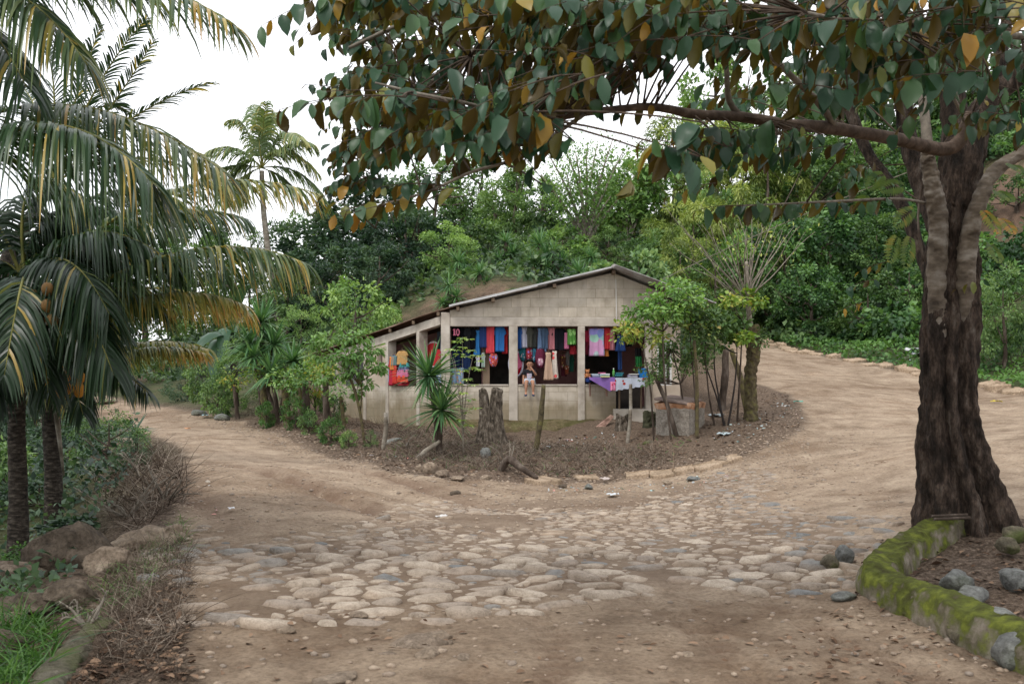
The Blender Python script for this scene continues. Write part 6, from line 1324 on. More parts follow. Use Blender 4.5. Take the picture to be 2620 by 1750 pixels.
limb([(2150, 540, 9.3), (2110, 420, 9.6), (2080, 300, 9.8), (2060, 120, 10), (2040, -80, 10.2)], [.07, .09, .085, .08, .07])
limb([(2130, 640, 9.4), (2090, 520, 9.7), (2040, 420, 10), (1990, 350, 10.2), (1945, 230, 10.4), (1930, 80, 10.6), (1920, -80, 10.8)], [.05, .06, .06, .055, .06, .07, .06])
limb([(2280, 240, 9.3), (2300, 100, 9.4), (2330, -80, 9.6)], [.06, .055, .05])
limb([(2128, 352, 8.95), (2120, 260, 9.0), (2105, 180, 9.1), (2080, 60, 9.2), (2075, -60, 9.3)], [.05, .04, .035, .03, .025], TWIG)
# the long branch reaching left over the road
limb([(2230, 260, 8.7), (2200, 325, 8.75), (2165, 342, 8.75), (2120, 335, 8.6), (2050, 318, 8.3), (1900, 293, 7.8), (1800, 285, 7.4), (1700, 268, 7.1), (1600, 263, 6.8), (1500, 246, 6.5), (1400, 252, 6.2), (1330, 262, 6.0), (1260, 275, 5.8)], [.06, .062, .06, .058, .052, .05, .042, .038, .033, .027, .022, .018, .015], mat('bark_branch', [(.3, (.05, .035, .026)), (.6, (.14, .1, .075)), (.8, (.24, .19, .15))], 12, .9, .8, 40, .006), 'long_branch', 10, .07)
DB = BBIG
limb([(1920, 297, 7.85), (1880, 240, 7.6), (1820, 180, 7.4), (1740, 110, 7.2), (1640, 85, 7.0), (1560, 90, 6.9)], [.03, .028, .024, .02, .013, .008], TWIG)
limb([(1700, 268, 7.1), (1672, 230, 7.0), (1665, 150, 6.9), (1650, 40, 6.8), (1640, -60, 6.7)], [.025, .022, .018, .014, .01], TWIG)
limb([(1260, 275, 5.8), (1160, 262, 5.5), (1060, 235, 5.3), (960, 215, 5.2), (860, 190, 5.2)], [.014, .012, .01, .008, .005], TWIG)
limb([(1340, 262, 6.0), (1270, 310, 5.9), (1180, 365, 5.8), (1080, 395, 5.7), (980, 440, 5.7), (880, 468, 5.7)], [.013, .012, .011, .009, .007, .004], TWIG)
limb([(1930, -60, 10), (1600, -120, 8), (1250, 0, 6.8), (1000, 30, 6.4), (800, 110, 6.4)], [.05, .04, .03, .02, .01], TWIG)
limb([(1660, 60, 6.9), (1450, 60, 6.6), (1250, 110, 6.3), (1080, 130, 6.1)], [.015, .012, .01, .006], TWIG)
limb([(1250, 0, 6.8), (1000, 180, 6.9), (850, 300, 7.1), (780, 400, 7.2)], [.02, .014, .01, .006], TWIG)
limb([(2140, 470, 9.3), (2060, 456, 8.6), (1900, 462, 7.6), (1700, 472, 6.9)], [.014, .011, .008, .004], TWIG)
limb([(2230, 330, 8.9), (2160, 190, 8.3), (2000, 165, 7.6), (1850, 175, 7.2)], [.016, .014, .01, .006], TWIG)
limb([(2400, 90, 8), (2200, 70, 7), (2000, 60, 6), (1850, 30, 5.5)], [.03, .025, .018, .01], TWIG)
_c = OV[0].copy(); _c[:, 2] = -.32*_c[:, 1]**2+.35*np.abs(_c[:, 0])**1.3; OV2 = (_c, OV[1])
_c = OV[0].copy(); _c[:, 0] += .14*np.sin(_c[:, 1]*3.1); _c[:, 2] = .12*np.sin(_c[:, 1]*5)+.2*np.abs(_c[:, 0]); OV3 = (_c, OV[1])
BRa = np.array([tuple(p) for p in BR]); tw = MB(); lbs = LB(); R = np.random.default_rng(77)
def twig(p, hd, Lg, nl, ls, tone=0.0, yel=.06, down=.85, up0=0):
    p = Vector(p); hd = Vector(hd).normalized(); e = p+hd*Lg+Vector((0, 0, -.12*Lg)); c = (p+e)/2+Vector((0, 0, .10*Lg)); pts = bez(p, c, e, 8); tw.tube(pts, [.0045-.0004*k for k in range(8)], 4, rnd=.5)
    P0 = np.array([tuple(q) for q in pts]); t = np.linspace(.06, 1, nl); f = t*7; j = np.clip(f.astype(int), 0, 6); pos = P0[j]*(1-(f-j)[:, None])+P0[j+1]*(f-j)[:, None]
    sd_ = np.where(np.arange(nl) % 2, 1., -1.)[:, None]; T = np.array(tuple(hd)); S = nrmz(np.cross(T, [0, 0, 1.]))
    d = S*sd_*.55+T*.35+np.array([0, 0, -down])+R.normal(0, .2, (nl, 3)); n = nrmz(S*sd_*.6+T*.2+np.array([0, 0, .55])+R.normal(0, .38, (nl, 3)))
    L = ls*.9*R.uniform(.6, 1.15, nl)*np.where(t > .9, .7, 1); r = np.clip(R.uniform(.15, .75, nl)+tone, 0, .8); r = np.where(R.random(nl) < yel, R.uniform(.86, 1, nl), r)
    for q_, T2 in enumerate((OV, OV2, OV3)):
        k_ = (np.arange(nl)+R.integers(0, 3)) % 3 == q_
        if k_.any(): lbs.add(*put(T2, pos[k_], d[k_], n[k_], L[k_], L[k_]*R.uniform(.4, .58, k_.sum()), r[k_]))
def region(u, v, ru, rv, d0, d1, nt_, ls, nl=11, Lg=.6, yel=.06, conn=True, hdir=(-1, -.25, -.1), tone=0):
    for _ in range(nt_):
        a = R.uniform(0, 6.28); k = R.random()**.5; d = R.uniform(d0, d1); p = P(u+math.cos(a)*ru*k, v+math.sin(a)*rv*k, d); hd = Vector(hdir)+Vector(R.normal(0, .45, 3)); hd.z *= .6; hd.normalize(); st = p-hd*Lg*.4
        twig(st, hd, Lg*R.uniform(.7, 1.2), nl, ls*R.uniform(.85, 1.15), yel=yel, tone=tone)
        if conn:
            q = Vector(BRa[np.argmin(((BRa-np.array(tuple(st)))**2).sum(1))])
            if .15 < (q-st).length < 2.6: tw.tube(bez(q, (q+st)/2+Vector((0, 0, .05*(q-st).length)), st, 6), [.009, .008, .007, .006, .005, .0045], 4)
region(860, 80, 80, 100, 6.6, 7.8, 19, 0.154, Lg=.42); region(800, 190, 60, 22, 6.8, 7.6, 5, 0.132, Lg=.45); region(900, 200, 80, 55, 5.6, 7.2, 12, 0.160, Lg=.45)
region(870, 215, 70, 15, 4.7, 5.3, 4, 0.176, 12, .6, .02, hdir=(-1, -.1, 0)); region(1000, 270, 120, 70, 5.2, 6.8, 23, 0.165); region(920, 320, 80, 55, 6.0, 7.5, 15, 0.149, Lg=.45)
region(815, 340, 35, 50, 6.8, 7.6, 8, 0.127, Lg=.35); region(820, 420, 35, 28, 6.8, 7.6, 6, 0.121, Lg=.32); region(860, 480, 50, 18, 5.6, 6.2, 3, 0.143, 8, .4, .5); region(960, 440, 60, 25, 5.6, 6.2, 3, 0.143, 8, .45, .4)
region(1060, 110, 170, 110, 5.6, 7.6, 38, 0.171, yel=.1); region(1130, 250, 110, 60, 5.2, 6.2, 18, 0.176, yel=.1); region(1240, 215, 90, 70, 4.9, 6, 11, 0.182); region(1190, 330, 70, 35, 5.2, 6, 6, 0.165, yel=.12)
region(1290, 90, 170, 90, 5.5, 7.5, 38, 0.176); region(1480, 60, 150, 60, 5.2, 7, 27, 0.182); region(1390, 150, 90, 35, 5.2, 6.3, 6, 0.176)
region(1640, 40, 150, 45, 5.2, 7, 20, 0.187); region(1560, 320, 45, 35, 4.6, 5, 3, 0.209, 8, .4, .03); region(1660, 320, 90, 30, 6.4, 7, 7, 0.187); region(1790, 325, 110, 30, 6.6, 7.6, 8, 0.193); region(1720, 215, 90, 25, 8.2, 9.5, 5, 0.187)
region(1830, 60, 170, 60, 5.4, 7.5, 24, 0.198); region(1900, 170, 140, 45, 8.6, 10, 13, 0.220); region(2060, 100, 160, 90, 5.6, 8.2, 34, 0.198); region(2050, 220, 110, 40, 9, 10.2, 9, 0.209); region(2240, 100, 130, 90, 5.6, 8.5, 24, 0.198); region(2020, 390, 90, 20, 8.8, 9.8, 4, 0.176)
region(2300, 240, 60, 60, 7, 8.5, 7, 0.187); region(1880, 200, 60, 20, 5.5, 6, 3, 0.220); region(1000, -10, 260, 25, 5.6, 7, 24, 0.176); region(1500, -15, 320, 20, 5, 7, 24, 0.187); region(2050, -15, 320, 25, 5, 7, 24, 0.198)
region(1900, -190, 450, 130, 6, 10, 50, .18, conn=False); region(1200, -190, 350, 120, 6, 8.5, 36, .17, conn=False); region(2600, 0, 200, 250, 7, 10, 30, .18, conn=False)
for k in range(9): p = P(2040-42*k, 461+k*1.5, 8.4-.19*k); twig(p, (-1, -.25, 0), .34, 6, .17, yel=.05)
for u, v, d in ((1040, 392, 5.7), (1480, 150, 6.3), (1500, 240, 6.4), (1320, 275, 6), (2010, 640, 8.6), (2040, 600, 8.8), (1995, 690, 8.6), (2260, 640, 9), (1640, 420, 6.2)): twig(P(u, v, d), (-1, -.2, -.2), .3, 6, .13, yel=.3)
for _ in range(330):  # unseen twigs added overhead and behind the camera to shade the foreground
    x_ = R.uniform(2.2, 8.5); y_ = R.uniform(-2, 9.5); z_ = R.uniform(3.9, 6.8)
    if (x_*F/max(y_, .1)+U0) < 2450 and V0-(z_-EYE)*F/max(y_, .1) > -60 and y_ > 0: continue
    twig((x_, y_, z_), R.normal(0, 1, 3)*np.array([1, 1, .3]), .7, 12, .21)
o = lbs.build('crown', L_star, BT, smooth=True); tw.build('twigs', mat('bark_twig', [(.3, (.04, .028, .02)), (.7, (.13, .095, .07))], 14, .9, .2), BT, smooth=True)
# split-leaf climber on the trunk
L_split = leafmat('climber_leaves', [(0, (.03, .07, .015)), (.5, (.1, .16, .02)), (.8, (.22, .2, .03)), (1, (.45, .17, .03))])
cl_ = thing('climbing_plant', 'climbing plant with split yellow green leaves hanging from the big trunk', 'plant', P(2130, 560, 8.9)); m = MB(); m.tube(smooth_path([(P(2118, 600, 9.1), .012), (P(2105, 500, 9.1), .015), (P(2120, 400, 9.1), .01)], 5)[0], .011, 6); m.build('stem', BARK, cl_, smooth=True)
lb = LB()
for u, v, du, dv, tone in ((2100, 480, -70, 60, .5), (2080, 430, -90, 10, .4), (2090, 540, -20, 110, .55), (2060, 540, -30, 90, .6), (2030, 400, -60, 50, .35), (2250, 480, 60, 80, .85), (2280, 440, 60, 30, .5), (2290, 500, 50, 50, .95), (2270, 560, 30, 60, .5), (2310, 380, 50, 20, .4), (2000, 460, -50, 30, .5)):
    a, c = P(u, v, 8.8), P(u+du*.65, v+dv*.65, 8.6); mid = (a+c)/2+Vector((0, 0, .05)); pts = np.array([tuple(q) for q in bez(a, mid, c, 12)]); T = nrmz(np.gradient(pts, axis=0)); S = nrmz(np.cross(T, [.2, -1., .3]))
    for sgn in (-1, 1):
        k = np.arange(1, 12); d = S[k]*sgn*.9+T[k]*.6+np.array([0, 0, -.15]); L = .15*np.sin(np.pi*(.15+.75*k/11)); nn = np.tile([.2, -1., .5], (11, 1)); lb.add(*put(RH, pts[k], d, nn, L*.75, np.full(11, .03), np.clip(tone+R.normal(0, .12, 11), 0, 1)))
lb.build('leaves', L_split, cl_)

# mossy kerb wall around the tree bed
MOSS, t, o_, p_ = _new('moss_wall')
g_ = t.nodes.new('ShaderNodeNewGeometry'); s_ = t.nodes.new('ShaderNodeSeparateXYZ'); t.links.new(g_.outputs['Normal'], s_.inputs[0])
st_ = ramp(t, noise(t, 7, 8, .65), [(.3, (.09, .075, .055)), (.5, (.2, .17, .13)), (.7, (.33, .29, .24))]); ms_ = ramp(t, noise(t, 9, 6, .6), [(.3, (.035, .03, .012)), (.5, (.075, .085, .02)), (.7, (.16, .18, .03))])
fac = ramp(t, math_(t, 'ADD', math_(t, 'MULTIPLY', noise(t, 4.5, 8, .65), 1.0), math_(t, 'MULTIPLY', s_.outputs[2], .25)), [(.42, (0, 0, 0)), (.62, (1, 1, 1))])
t.links.new(mixc(t, fac, st_, ms_), p_.inputs['Base Color']); p_.inputs['Roughness'].default_value = .95; p_.inputs['Specular IOR Level'].default_value = .1; b1 = bumpn(t, p_, noise(t, 14, 8, .65), .8, .03); bumpn(t, p_, noise(t, 90, 6, .7), .7, .008, b1)
def sweep_wall(name, label, pts, wd, top, mt, seed, bottom=-.15, n_=12):
    th = thing(name, label, 'wall', (pts[0][0], pts[0][1], gz(*pts[0]))); p, _ = smooth_path([(Vector((a, b2, 0)), 0) for a, b2 in pts], 14); vs = []; K_ = n_
    for i, q in enumerate(p):
        T = (p[min(i+1, len(p)-1)]-p[max(i-1, 0)]).normalized(); S = Vector((T.y, -T.x, 0)); g = min(gz(q.x+S.x*wd*.6, q.y+S.y*wd*.6), gz(q.x-S.x*wd*.6, q.y-S.y*wd*.6))
        for k in range(K_+1):
            a = math.pi*k/K_; cx_ = -math.cos(a); sx = math.sin(a); x = math.copysign(abs(cx_)**.45, cx_)*wd/2*(1.18-.22*sx); z = bottom+(top-bottom)*sx**.4
            w_ = 1+.3*(float(vn(np.array(q.x*5+k), np.array(q.y*5.), seed))-.5)+.22*(float(vn(np.array(q.x*13+k*2), np.array(q.y*13.), seed))-.5); vs.append((q.x+S.x*x*w_, q.y+S.y*x*w_, g+z*w_ if sx > .2 else g+z))
    m = MB(); fs = [(i*(K_+1)+k, i*(K_+1)+k+1, (i+1)*(K_+1)+k+1, (i+1)*(K_+1)+k) for i in range(len(p)-1) for k in range(K_)]; fs += [tuple(range(K_, -1, -1)), tuple((len(p)-1)*(K_+1)+k for k in range(K_+1))]
    m.add(vs, fs); o = m.build('masonry', mt, None, smooth=True); o.data.transform(Matrix.Translation(-th.location)); o.parent = th; sb = o.modifiers.new('s', 'SUBSURF'); sb.levels = 2; sb.render_levels = 2; displace(o, .2, .04, 0); displace(o, .04, .02, 0); return th
kw = sweep_wall('retaining_wall', 'low curved kerb wall covered in green moss around the big tree bed', [(4.1, 9.25), (3.5, 8.65), (2.95, 7.9), (2.72, 7.35), (2.78, 6.8), (2.86, 6.0), (2.95, 5.0), (3.1, 3.5), (3.2, 2)], .27, .215, MOSS, 4)
gR = 'rocks set against the mossy kerb'
for i, (u, v, w_, h, mt_, lab) in enumerate(((2205, 1415, .26, .22, R_GRY, 'rounded grey stone set in the face of the mossy kerb'), (2300, 1480, .36, .26, R_GRY, 'blue grey pointed rock at the foot of the kerb, right edge'), (1905, 1300, .2, .14, R_MOSS, 'dark mossy rock at the kerb corner'), (1935, 1290, .16, .2, R_GRY, 'upright grey stone at the kerb corner'), (2120, 1410, .26, .16, R_MOSS, 'mossy stone in the kerb foot left of the rounded grey one'),
                                       (2030, 1375, .2, .1, R_GRY, 'flat grey stone on the ground before the kerb'), (2345, 1530, .3, .24, R_GRY, 'rock cut by the right edge below the pointed one'), (1935, 1375, .2, .08, R_GRY, 'pale flat stone just off the kerb corner'), (2200, 1470, .18, .12, R_MOSS, 'small mossy stone below the rounded grey one'))):
    rock('rock', lab, u, v, None, w_, h, w_*.8, mt_, 20+i, rz=i, group=gR, sink=.2)
for i, (u, v, d, w_, lab) in enumerate(((2195, 1280, 7.3, .25, 'round dark stone inside the tree bed'), (2330, 1290, 7.2, .26, 'round stone inside the tree bed near the right edge'), (2230, 1330, 6.9, .22, 'low stone behind the kerb top'), (2330, 1215, 8.6, .25, 'mossy stone by the tree roots at the right edge'), (2310, 1235, 8.3, .2, 'grey stone by the tree roots'))):
    o = rock('rock', lab, u, v, None, w_, w_*.7, w_*.9, R_GRY if i < 3 else R_MOSS, 40+i, rz=i*2, group='stones inside the tree bed'); p = P(u, v, d); o.location = (p.x, p.y, gz(p.x, p.y)+.07)
for k in (0, 1):
    q = [Vector((3.72+.12*i_, 8.78+.03*i_+.05*k, gz(3.8, 8.95)+.235+.02*k)) for i_ in range(4)]; th = thing('stick', ('dark upper' if k else 'grey lower')+' stick lying on the mossy kerb beside the trunk', 'stick', q[0]); m = MB(); m.tube(q, .013, 6, lump=.3); m.build('wood', BARK, th)
# ------------------------------------------------------------ left foreground
gB = 'boulders at the left edge'
BO = [('rock', 'large brown boulder with a dark shaded face at lower left', 168, 1300, .82, .52, .6, R_BRN, 1, .3, 0), ('rock', 'tan rounded boulder cut by the left edge', 20, 1345, .6, .34, .5, R_TAN, 2, 1, 0), ('rock', 'pale tan boulder tucked behind the large brown one', 248, 1320, .34, .34, .4, R_TAN, 3, 2, 0),
      ('rock', 'small brown boulder in front of the large one', 160, 1385, .4, .24, .3, R_BRN, 4, .4, 0), ('rock', 'long slanting boulder with a mossy right end', 335, 1255, 1.0, .22, .42, R_TAN, 5, 1.0, -.12), ('rock', 'upright tan boulder behind the dry brush', 262, 1060, .75, .46, .5, R_TAN, 6, .9, -.3), ('rock', 'small tan stone right of the upright boulder', 295, 1072, .35, .2, .3, R_TAN, 7, 0, 0),
      ('rock', 'low brown boulder under the tan one at the left edge', 60, 1405, .5, .2, .4, R_BRN, 8, 0, 0), ('rock', 'pinkish boulder at the left edge above the grass', 10, 1440, .36, .2, .3, R_TAN, 9, 0, 0), ('rock', 'brown stone at the far lower left corner', 5, 1500, .3, .2, .3, R_BRN, 10, 0, 0)]
for nm, lab, u, v, w_, h, dp, mt_, sd0, rz_, tl in BO: rock(nm, lab, u, v, None, w_, h, dp, mt_, 60+sd0, rz=rz_, tilt=tl, group=gB, sink=.22, high=True, cat='boulder')
kb = sweep_wall('kerb_slab', 'mossy concrete kerb slab running into the lower left corner', [tuple(GP(245, 1425)[:2]), tuple(GP(190, 1470)[:2]), tuple(GP(130, 1540)[:2]), tuple(GP(60, 1640)[:2])], .2, .06, rockmat('slab_moss', (.07, .065, .05), (.15, .14, .1), (.24, .22, .18), .6), 9)
# ------------------------------------------------------------ loose rocks about the mound and the roads
gL = 'loose rocks along the mound edge'
for i, (u, v, w_, h, mt_, lab) in enumerate(((985, 1085, .28, .26, R_TAN, 'largest tan rock at the front of the mound'), (1012, 1090, .26, .13, R_TAN, 'slanting yellowish rock right of the largest one'), (962, 1082, .18, .14, R_TAN, 'small yellowish rock left of the largest one'), (1050, 1098, .3, .07, R_TAN, 'flat pale slab half buried at the mound foot'), (1085, 1094, .1, .09, R_TAN, 'tiny yellow stone beside the flat slab'), (1115, 1098, .22, .09, R_TAN, 'ochre stone at the mound foot below the split stump'),
      (1112, 1050, .26, .26, R_GRY, 'grey boulder leaning below the split stump'), (1488, 1022, .34, .14, R_MOSS, 'flat mossy rock in front of the mossy stump'), (455, 952, .5, .2, R_GRY, 'flat boulder at the far bend of the left road'), (510, 962, .38, .2, R_GRY, 'rounded grey boulder beside the hedge on the left road'), (240, 925, 1.0, .3, R_TAN, 'long pale boulder at the far left bend'), (1657, 1058, .24, .15, R_TAN, 'rounded tan rock at the right of the mound'),
      (1600, 1068, .16, .09, R_TAN, 'small tan rock left of the rounded one'), (1045, 1135, .18, .1, R_BRN, 'brown rock lying alone in the dirt road'), (1590, 1100, .26, .08, R_GRY, 'flat blue grey stone at the paving edge'), (1530, 1110, .2, .09, R_TAN, 'tan stone by the broken slab edge'), (1350, 1120, .16, .1, R_GRY, 'grey stone below the broken slab'), (1290, 1118, .14, .08, R_BRN, 'brown stone below the broken slab'),
      (1090, 1490, 0, 0, None, ''), (905, 1020, .4, .2, R_GRY, 'grey rock in the weeds below the left wing'), (940, 1030, .34, .16, R_GRY, 'slab of rock beside the broken branch'), (860, 1002, .4, .16, R_BRN, 'brown rock under the left wing wall'), (1575, 1040, .2, .1, R_BRN, 'brown rock in front of the tank'), (1300, 1060, .2, .1, R_BRN, 'brown stone half buried in the mound'), (1390, 1045, .18, .1, R_TAN, 'pale stone half buried in the mound'), (1720, 1010, .18, .1, R_GRY, 'grey rock at the foot of the pollarded tree'),
      (1530, 1060, .24, .1, R_TAN, 'pale stone low on the mound right side'), (1440, 1072, .2, .09, R_TAN, 'pale stone above the slab edge'))):
    if mt_: rock('rock', lab, u, v, None, w_, h, w_*.75, mt_, 120+i, rz=i*.7, group=gL)
gF = 'stones showing through the dirt in the foreground'
for i, (u, v, w_, h, lab) in enumerate(((962, 1478, .36, .11, 'largest half buried foreground stone'), (1000, 1465, .2, .09, 'rounded stone touching the largest foreground one'), (985, 1500, .22, .08, 'low stone in front of the largest foreground one'), (1062, 1510, .15, .05, 'pale oval stone alone in the foreground'), (820, 1412, .2, .06, 'flat stone just off the paving in the foreground'), (655, 1447, .16, .06, 'single stone left of centre in the foreground'), (890, 1500, .12, .03, 'small stone barely showing in the foreground'), (1015, 1478, .14, .06, 'brown stone right of the largest foreground one'), (770, 1555, .3, .03, 'pale patch stone at the bottom edge'), (1575, 1500, .14, .03, 'flat stone barely showing at right of the tracks'))):
    o = rock('stone', lab, u, v, None, w_, h, w_*.6, R_TAN, 200+i, rz=i*.5, group=gF, sink=.42, cat='stone')
# broken slab edge along the front of the mound, stone edging up the road
def slab_line(name, label, pts, wd, ht, seg, mt, seed, cat):
    R = random.Random(seed); p, _ = smooth_path([(q, 0) for q in pts], 60); m = MB(); i = 0
    while i < len(p)-2:
        a = p[i]; L = 0; j = i
        while j < len(p)-1 and L < seg*R.uniform(.4, 1.6): L += (p[j+1]-p[j]).length; j += 1
        b = p[j]; T = (b-a).normalized(); S = Vector((-T.y, T.x, 0)); w_ = wd*R.uniform(.5, 1.3); off = R.uniform(-.3, .3)*wd; h = ht*R.uniform(.4, 1.2)
        if R.random() > .14:
            k = max(3, int(L/.12)); top = []; bot = []
            for side in (-1, 1):
                for q in range(k+1):
                    f = q/k; c = a+(b-a)*(f*.96+.02)+S*(off+side*w_*.5*(1+R.uniform(-.35, .25))); z = gz(c.x, c.y); top.append(Vector((c.x, c.y, z+h*(1+R.uniform(-.25, .15))))); bot.append(Vector((c.x+S.x*side*.02, c.y+S.y*side*.02, z-.12)))
            n = k+1; vs = top+bot; fs = [(q, q+1, n+q+1, n+q) for q in range(k)]+[(2*n+q+1, 2*n+q, q, q+1)[::-1] for q in range(k)]+[(3*n+q, 3*n+q+1, n+q+1, n+q) for q in range(k)]+[(0, n, 3*n, 2*n), (k, 2*n+k, 3*n+k, n+k)]
            m.add(vs, fs)
        i = j
    o = m.build(name, mt, None); bv = o.modifiers.new('b', 'BEVEL'); bv.width = .02; bv.segments = 2; tag(o, label, cat); return o
KT = rockmat('kerb_tan', (.2, .15, .1), (.38, .29, .21), (.48, .38, .29))
slab_line('broken_kerb', 'broken edge of an old concrete slab along the mound front', [GP(u, v) for u, v in ((1225, 1108), (1300, 1100), (1400, 1096), (1500, 1092), (1580, 1080), (1700, 1052))], .3, .06, .7, KT, 2, 'kerb')
slab_line('stone_kerb', 'low stone edging along the far side of the uphill road', [GP(u, v) for u, v in ((1690, 781), (1800, 801), (1900, 818), (2000, 838), (2100, 861), (2240, 884), (2348, 902))], .4, .14, .6, KT, 3, 'kerb')

# ------------------------------------------------------------ dry stalks, leaf litter, scraps
def dry(name, label, poly, n, Lr, seed, wd=.006, mt=L_dry, up=.8, cat='dry grass', tone=(0, 1), W2=1):
    pts = rand_in(poly, n, seed); n = len(pts); R = np.random.default_rng(seed); z = height(pts[:, 0], pts[:, 1]); base = np.stack([pts[:, 0], pts[:, 1], z], 1)
    d = R.normal(0, .6, (n, 3)); d[:, 2] = np.abs(d[:, 2])*.4+up*R.uniform(.2, 1, n); d = nrmz(d); L = R.uniform(*Lr, n); K_ = 4; s = np.linspace(0, 1, K_); bend = R.normal(0, .35, (n, 3)); bend[:, 2] = -np.abs(bend[:, 2])
    q = base[:, None]+d[:, None]*(s[None]*L[:, None])[:, :, None]+bend[:, None]*((s**2)[None]*L[:, None])[:, :, None]; sw = nrmz(np.cross(d, R.normal(0, 1, (n, 3)))); w_ = wd*np.array([1, .9, .7, .2])
    V = np.stack([q-sw[:, None]*w_[None, :, None]/2, q+sw[:, None]*w_[None, :, None]/2], 2).reshape(-1, 3); qq = np.array([(2*i, 2*i+1, 2*i+3, 2*i+2) for i in range(K_-1)]); Fc = (qq[None]+(np.arange(n)*K_*2)[:, None, None]).reshape(-1, 4)
    lb = LB(); lb.add(V, Fc, np.repeat(R.uniform(*tone, n), K_*2)); o = lb.build(name, mt); tag(o, label, cat, kind='stuff'); return o
dry('dry_brush', 'tangled dry brush on the left bank behind the slanting boulder', gpoly([(235, 1075), (300, 1030), (380, 1045), (430, 1110), (425, 1165), (380, 1175), (300, 1235), (240, 1190), (215, 1120)]), 5200, (.15, .65), 1, .010, up=.75)
dry('dry_grass', 'wispy dead grass at the left roadside in front of the boulders', gpoly([(240, 1300), (330, 1290), (420, 1230), (440, 1300), (440, 1450), (330, 1520), (200, 1500), (250, 1400)]), 6500, (.06, .34), 2, .0045, tone=(.15, 1))
dry('roadside_grass', 'short dead grass along the road edge near the camera', gpoly([(150, 1568), (250, 1450), (420, 1440), (430, 1568)]), 3000, (.02, .12), 12, .004, up=.4, tone=(0, .7))
dry('mound_brush', 'dead weeds covering the front of the mound', gpoly([(880, 1070), (930, 1000), (1080, 1000), (1400, 1030), (1560, 1045), (1500, 1085), (1240, 1092), (1040, 1085)]), 9500, (.04, .3), 3, .007, up=.6, tone=(.1, 1))
dry('hedge_brush', 'dead weeds at the foot of the hedge along the left road', gpoly([(540, 945), (640, 985), (780, 1040), (900, 1075), (940, 1000), (800, 965), (640, 930), (560, 920)]), 8000, (.05, .35), 4, .008, up=.6, tone=(.1, 1))
dry('mound_weeds', 'small green weeds scattered among the dead ones on the mound', gpoly([(880, 1070), (900, 1000), (1080, 1000), (1400, 1030), (1650, 1010), (1560, 1065), (1240, 1092), (1040, 1085)]), 900, (.04, .16), 41, .012, mt=L_mid, up=.7, cat='weeds')
dry('mound_straw', 'pale dead stalks standing along the old fence line on the mound', gpoly([(880, 1040), (940, 1000), (1100, 1010), (1420, 1020), (1560, 1030), (1300, 1050), (1000, 1060)]), 1400, (.12, .45), 42, .006, up=.9, tone=(.5, 1))
dry('wall_weeds', 'dry weeds growing against the house footing', gpoly([(800, 965), (1010, 990), (1100, 995), (1100, 1010), (850, 1000)]), 2200, (.1, .4), 5, .006, up=.9, tone=(0, .6))
dry('green_grass', 'bright green grass in the lower left corner', gpoly([(-60, 1400), (60, 1380), (110, 1440), (140, 1480), (60, 1600), (-100, 1600)]), 3800, (.08, .34), 6, .011, mt=L_grass, up=1.0, cat='grass')
dry('bank_grass', 'thin green grass among the boulders on the left', gpoly([(140, 1380), (260, 1330), (420, 1180), (440, 1260), (300, 1400), (200, 1450)]), 1400, (.08, .25), 7, .005, mt=L_mid, up=1.0, cat='grass')
def branches(label, u, v, d, n, L, seed):
    p = drop(u, d); th = thing('dead_branch', label, 'branch', p, 'dead branches in the brush'); m = MB(); R = random.Random(seed)
    for k in range(n):
        a = R.uniform(0, 6.28); e = p+Vector((math.cos(a)*L*R.uniform(.3, 1), math.sin(a)*L*.6, L*R.uniform(.2, .9))); pts = bez(p, (p+e)/2+Vector((R.uniform(-.1, .1), 0, R.uniform(-.05, .15))), e, 7); m.tube(pts, [.012*(1-i/8)+.002 for i in range(7)], 5)
        for j in (3, 4, 5): f = pts[j]+Vector((R.uniform(-.2, .2), R.uniform(-.1, .1), R.uniform(0, .2)))*L; m.tube([pts[j], (pts[j]+f)/2+Vector((0, 0, .02)), f], [.005, .004, .002], 4)
    m.build('twigs', TWIG, th, smooth=True)
branches('pale dead branch standing in the middle of the brush', 292, 1180, 11.2, 9, .62, 1); branches('dead branch leaning out of the brush toward the road', 380, 1150, 11.8, 7, .5, 2); branches('dead branch at the back of the brush', 320, 1100, 13.2, 7, .6, 3)
branches('curled pale twigs above the mossy kerb slab', 200, 1420, 6.6, 7, .28, 4); branches('dead twigs at the foot of the split stump', 1160, 1020, 17.2, 6, .5, 5); branches('dead twigs below the left wing wall', 930, 1000, 18.8, 7, .5, 6)
def flakes(name, label, pts, ls, seed, mt=L_litter, cat='leaf litter', kind='stuff', curl=.3, tone=(0, 1)):
    R = np.random.default_rng(seed); n = len(pts); z = height(pts[:, 0], pts[:, 1]); pos = np.stack([pts[:, 0], pts[:, 1], z+.006+R.random(n)*.012], 1); d = R.normal(0, 1, (n, 3)); d[:, 2] *= .12; nn = R.normal(0, curl, (n, 3)); nn[:, 2] += 1; L = ls*R.uniform(.5, 1.3, n)
    lb = LB(); lb.add(*put(OV, pos, d, nn, L, L*.5, R.uniform(*tone, n))); o = lb.build(name, mt); tag(o, label, cat, kind=kind); return o
lp = np.concatenate([rand_in(gpoly([(880, 1090), (900, 990), (1100, 1000), (1500, 1000), (1800, 900), (1840, 980), (1600, 1065), (1240, 1100)]), 4500, 31), rand_in([(2.9, 9.2), (4.2, 9.4), (7, 9), (7, 4), (3.2, 3.5), (2.95, 6.5)], 1500, 32), rand_in(gpoly([(150, 1568), (300, 1400), (430, 1300), (440, 1568)]), 1300, 33), rand_in(gpoly([(560, 960), (900, 1080), (900, 1000), (600, 930)]), 2500, 34)])
flakes('leaf_litter', 'brown fallen leaves over the mound, the tree bed and the left verge', lp, .07, 35)
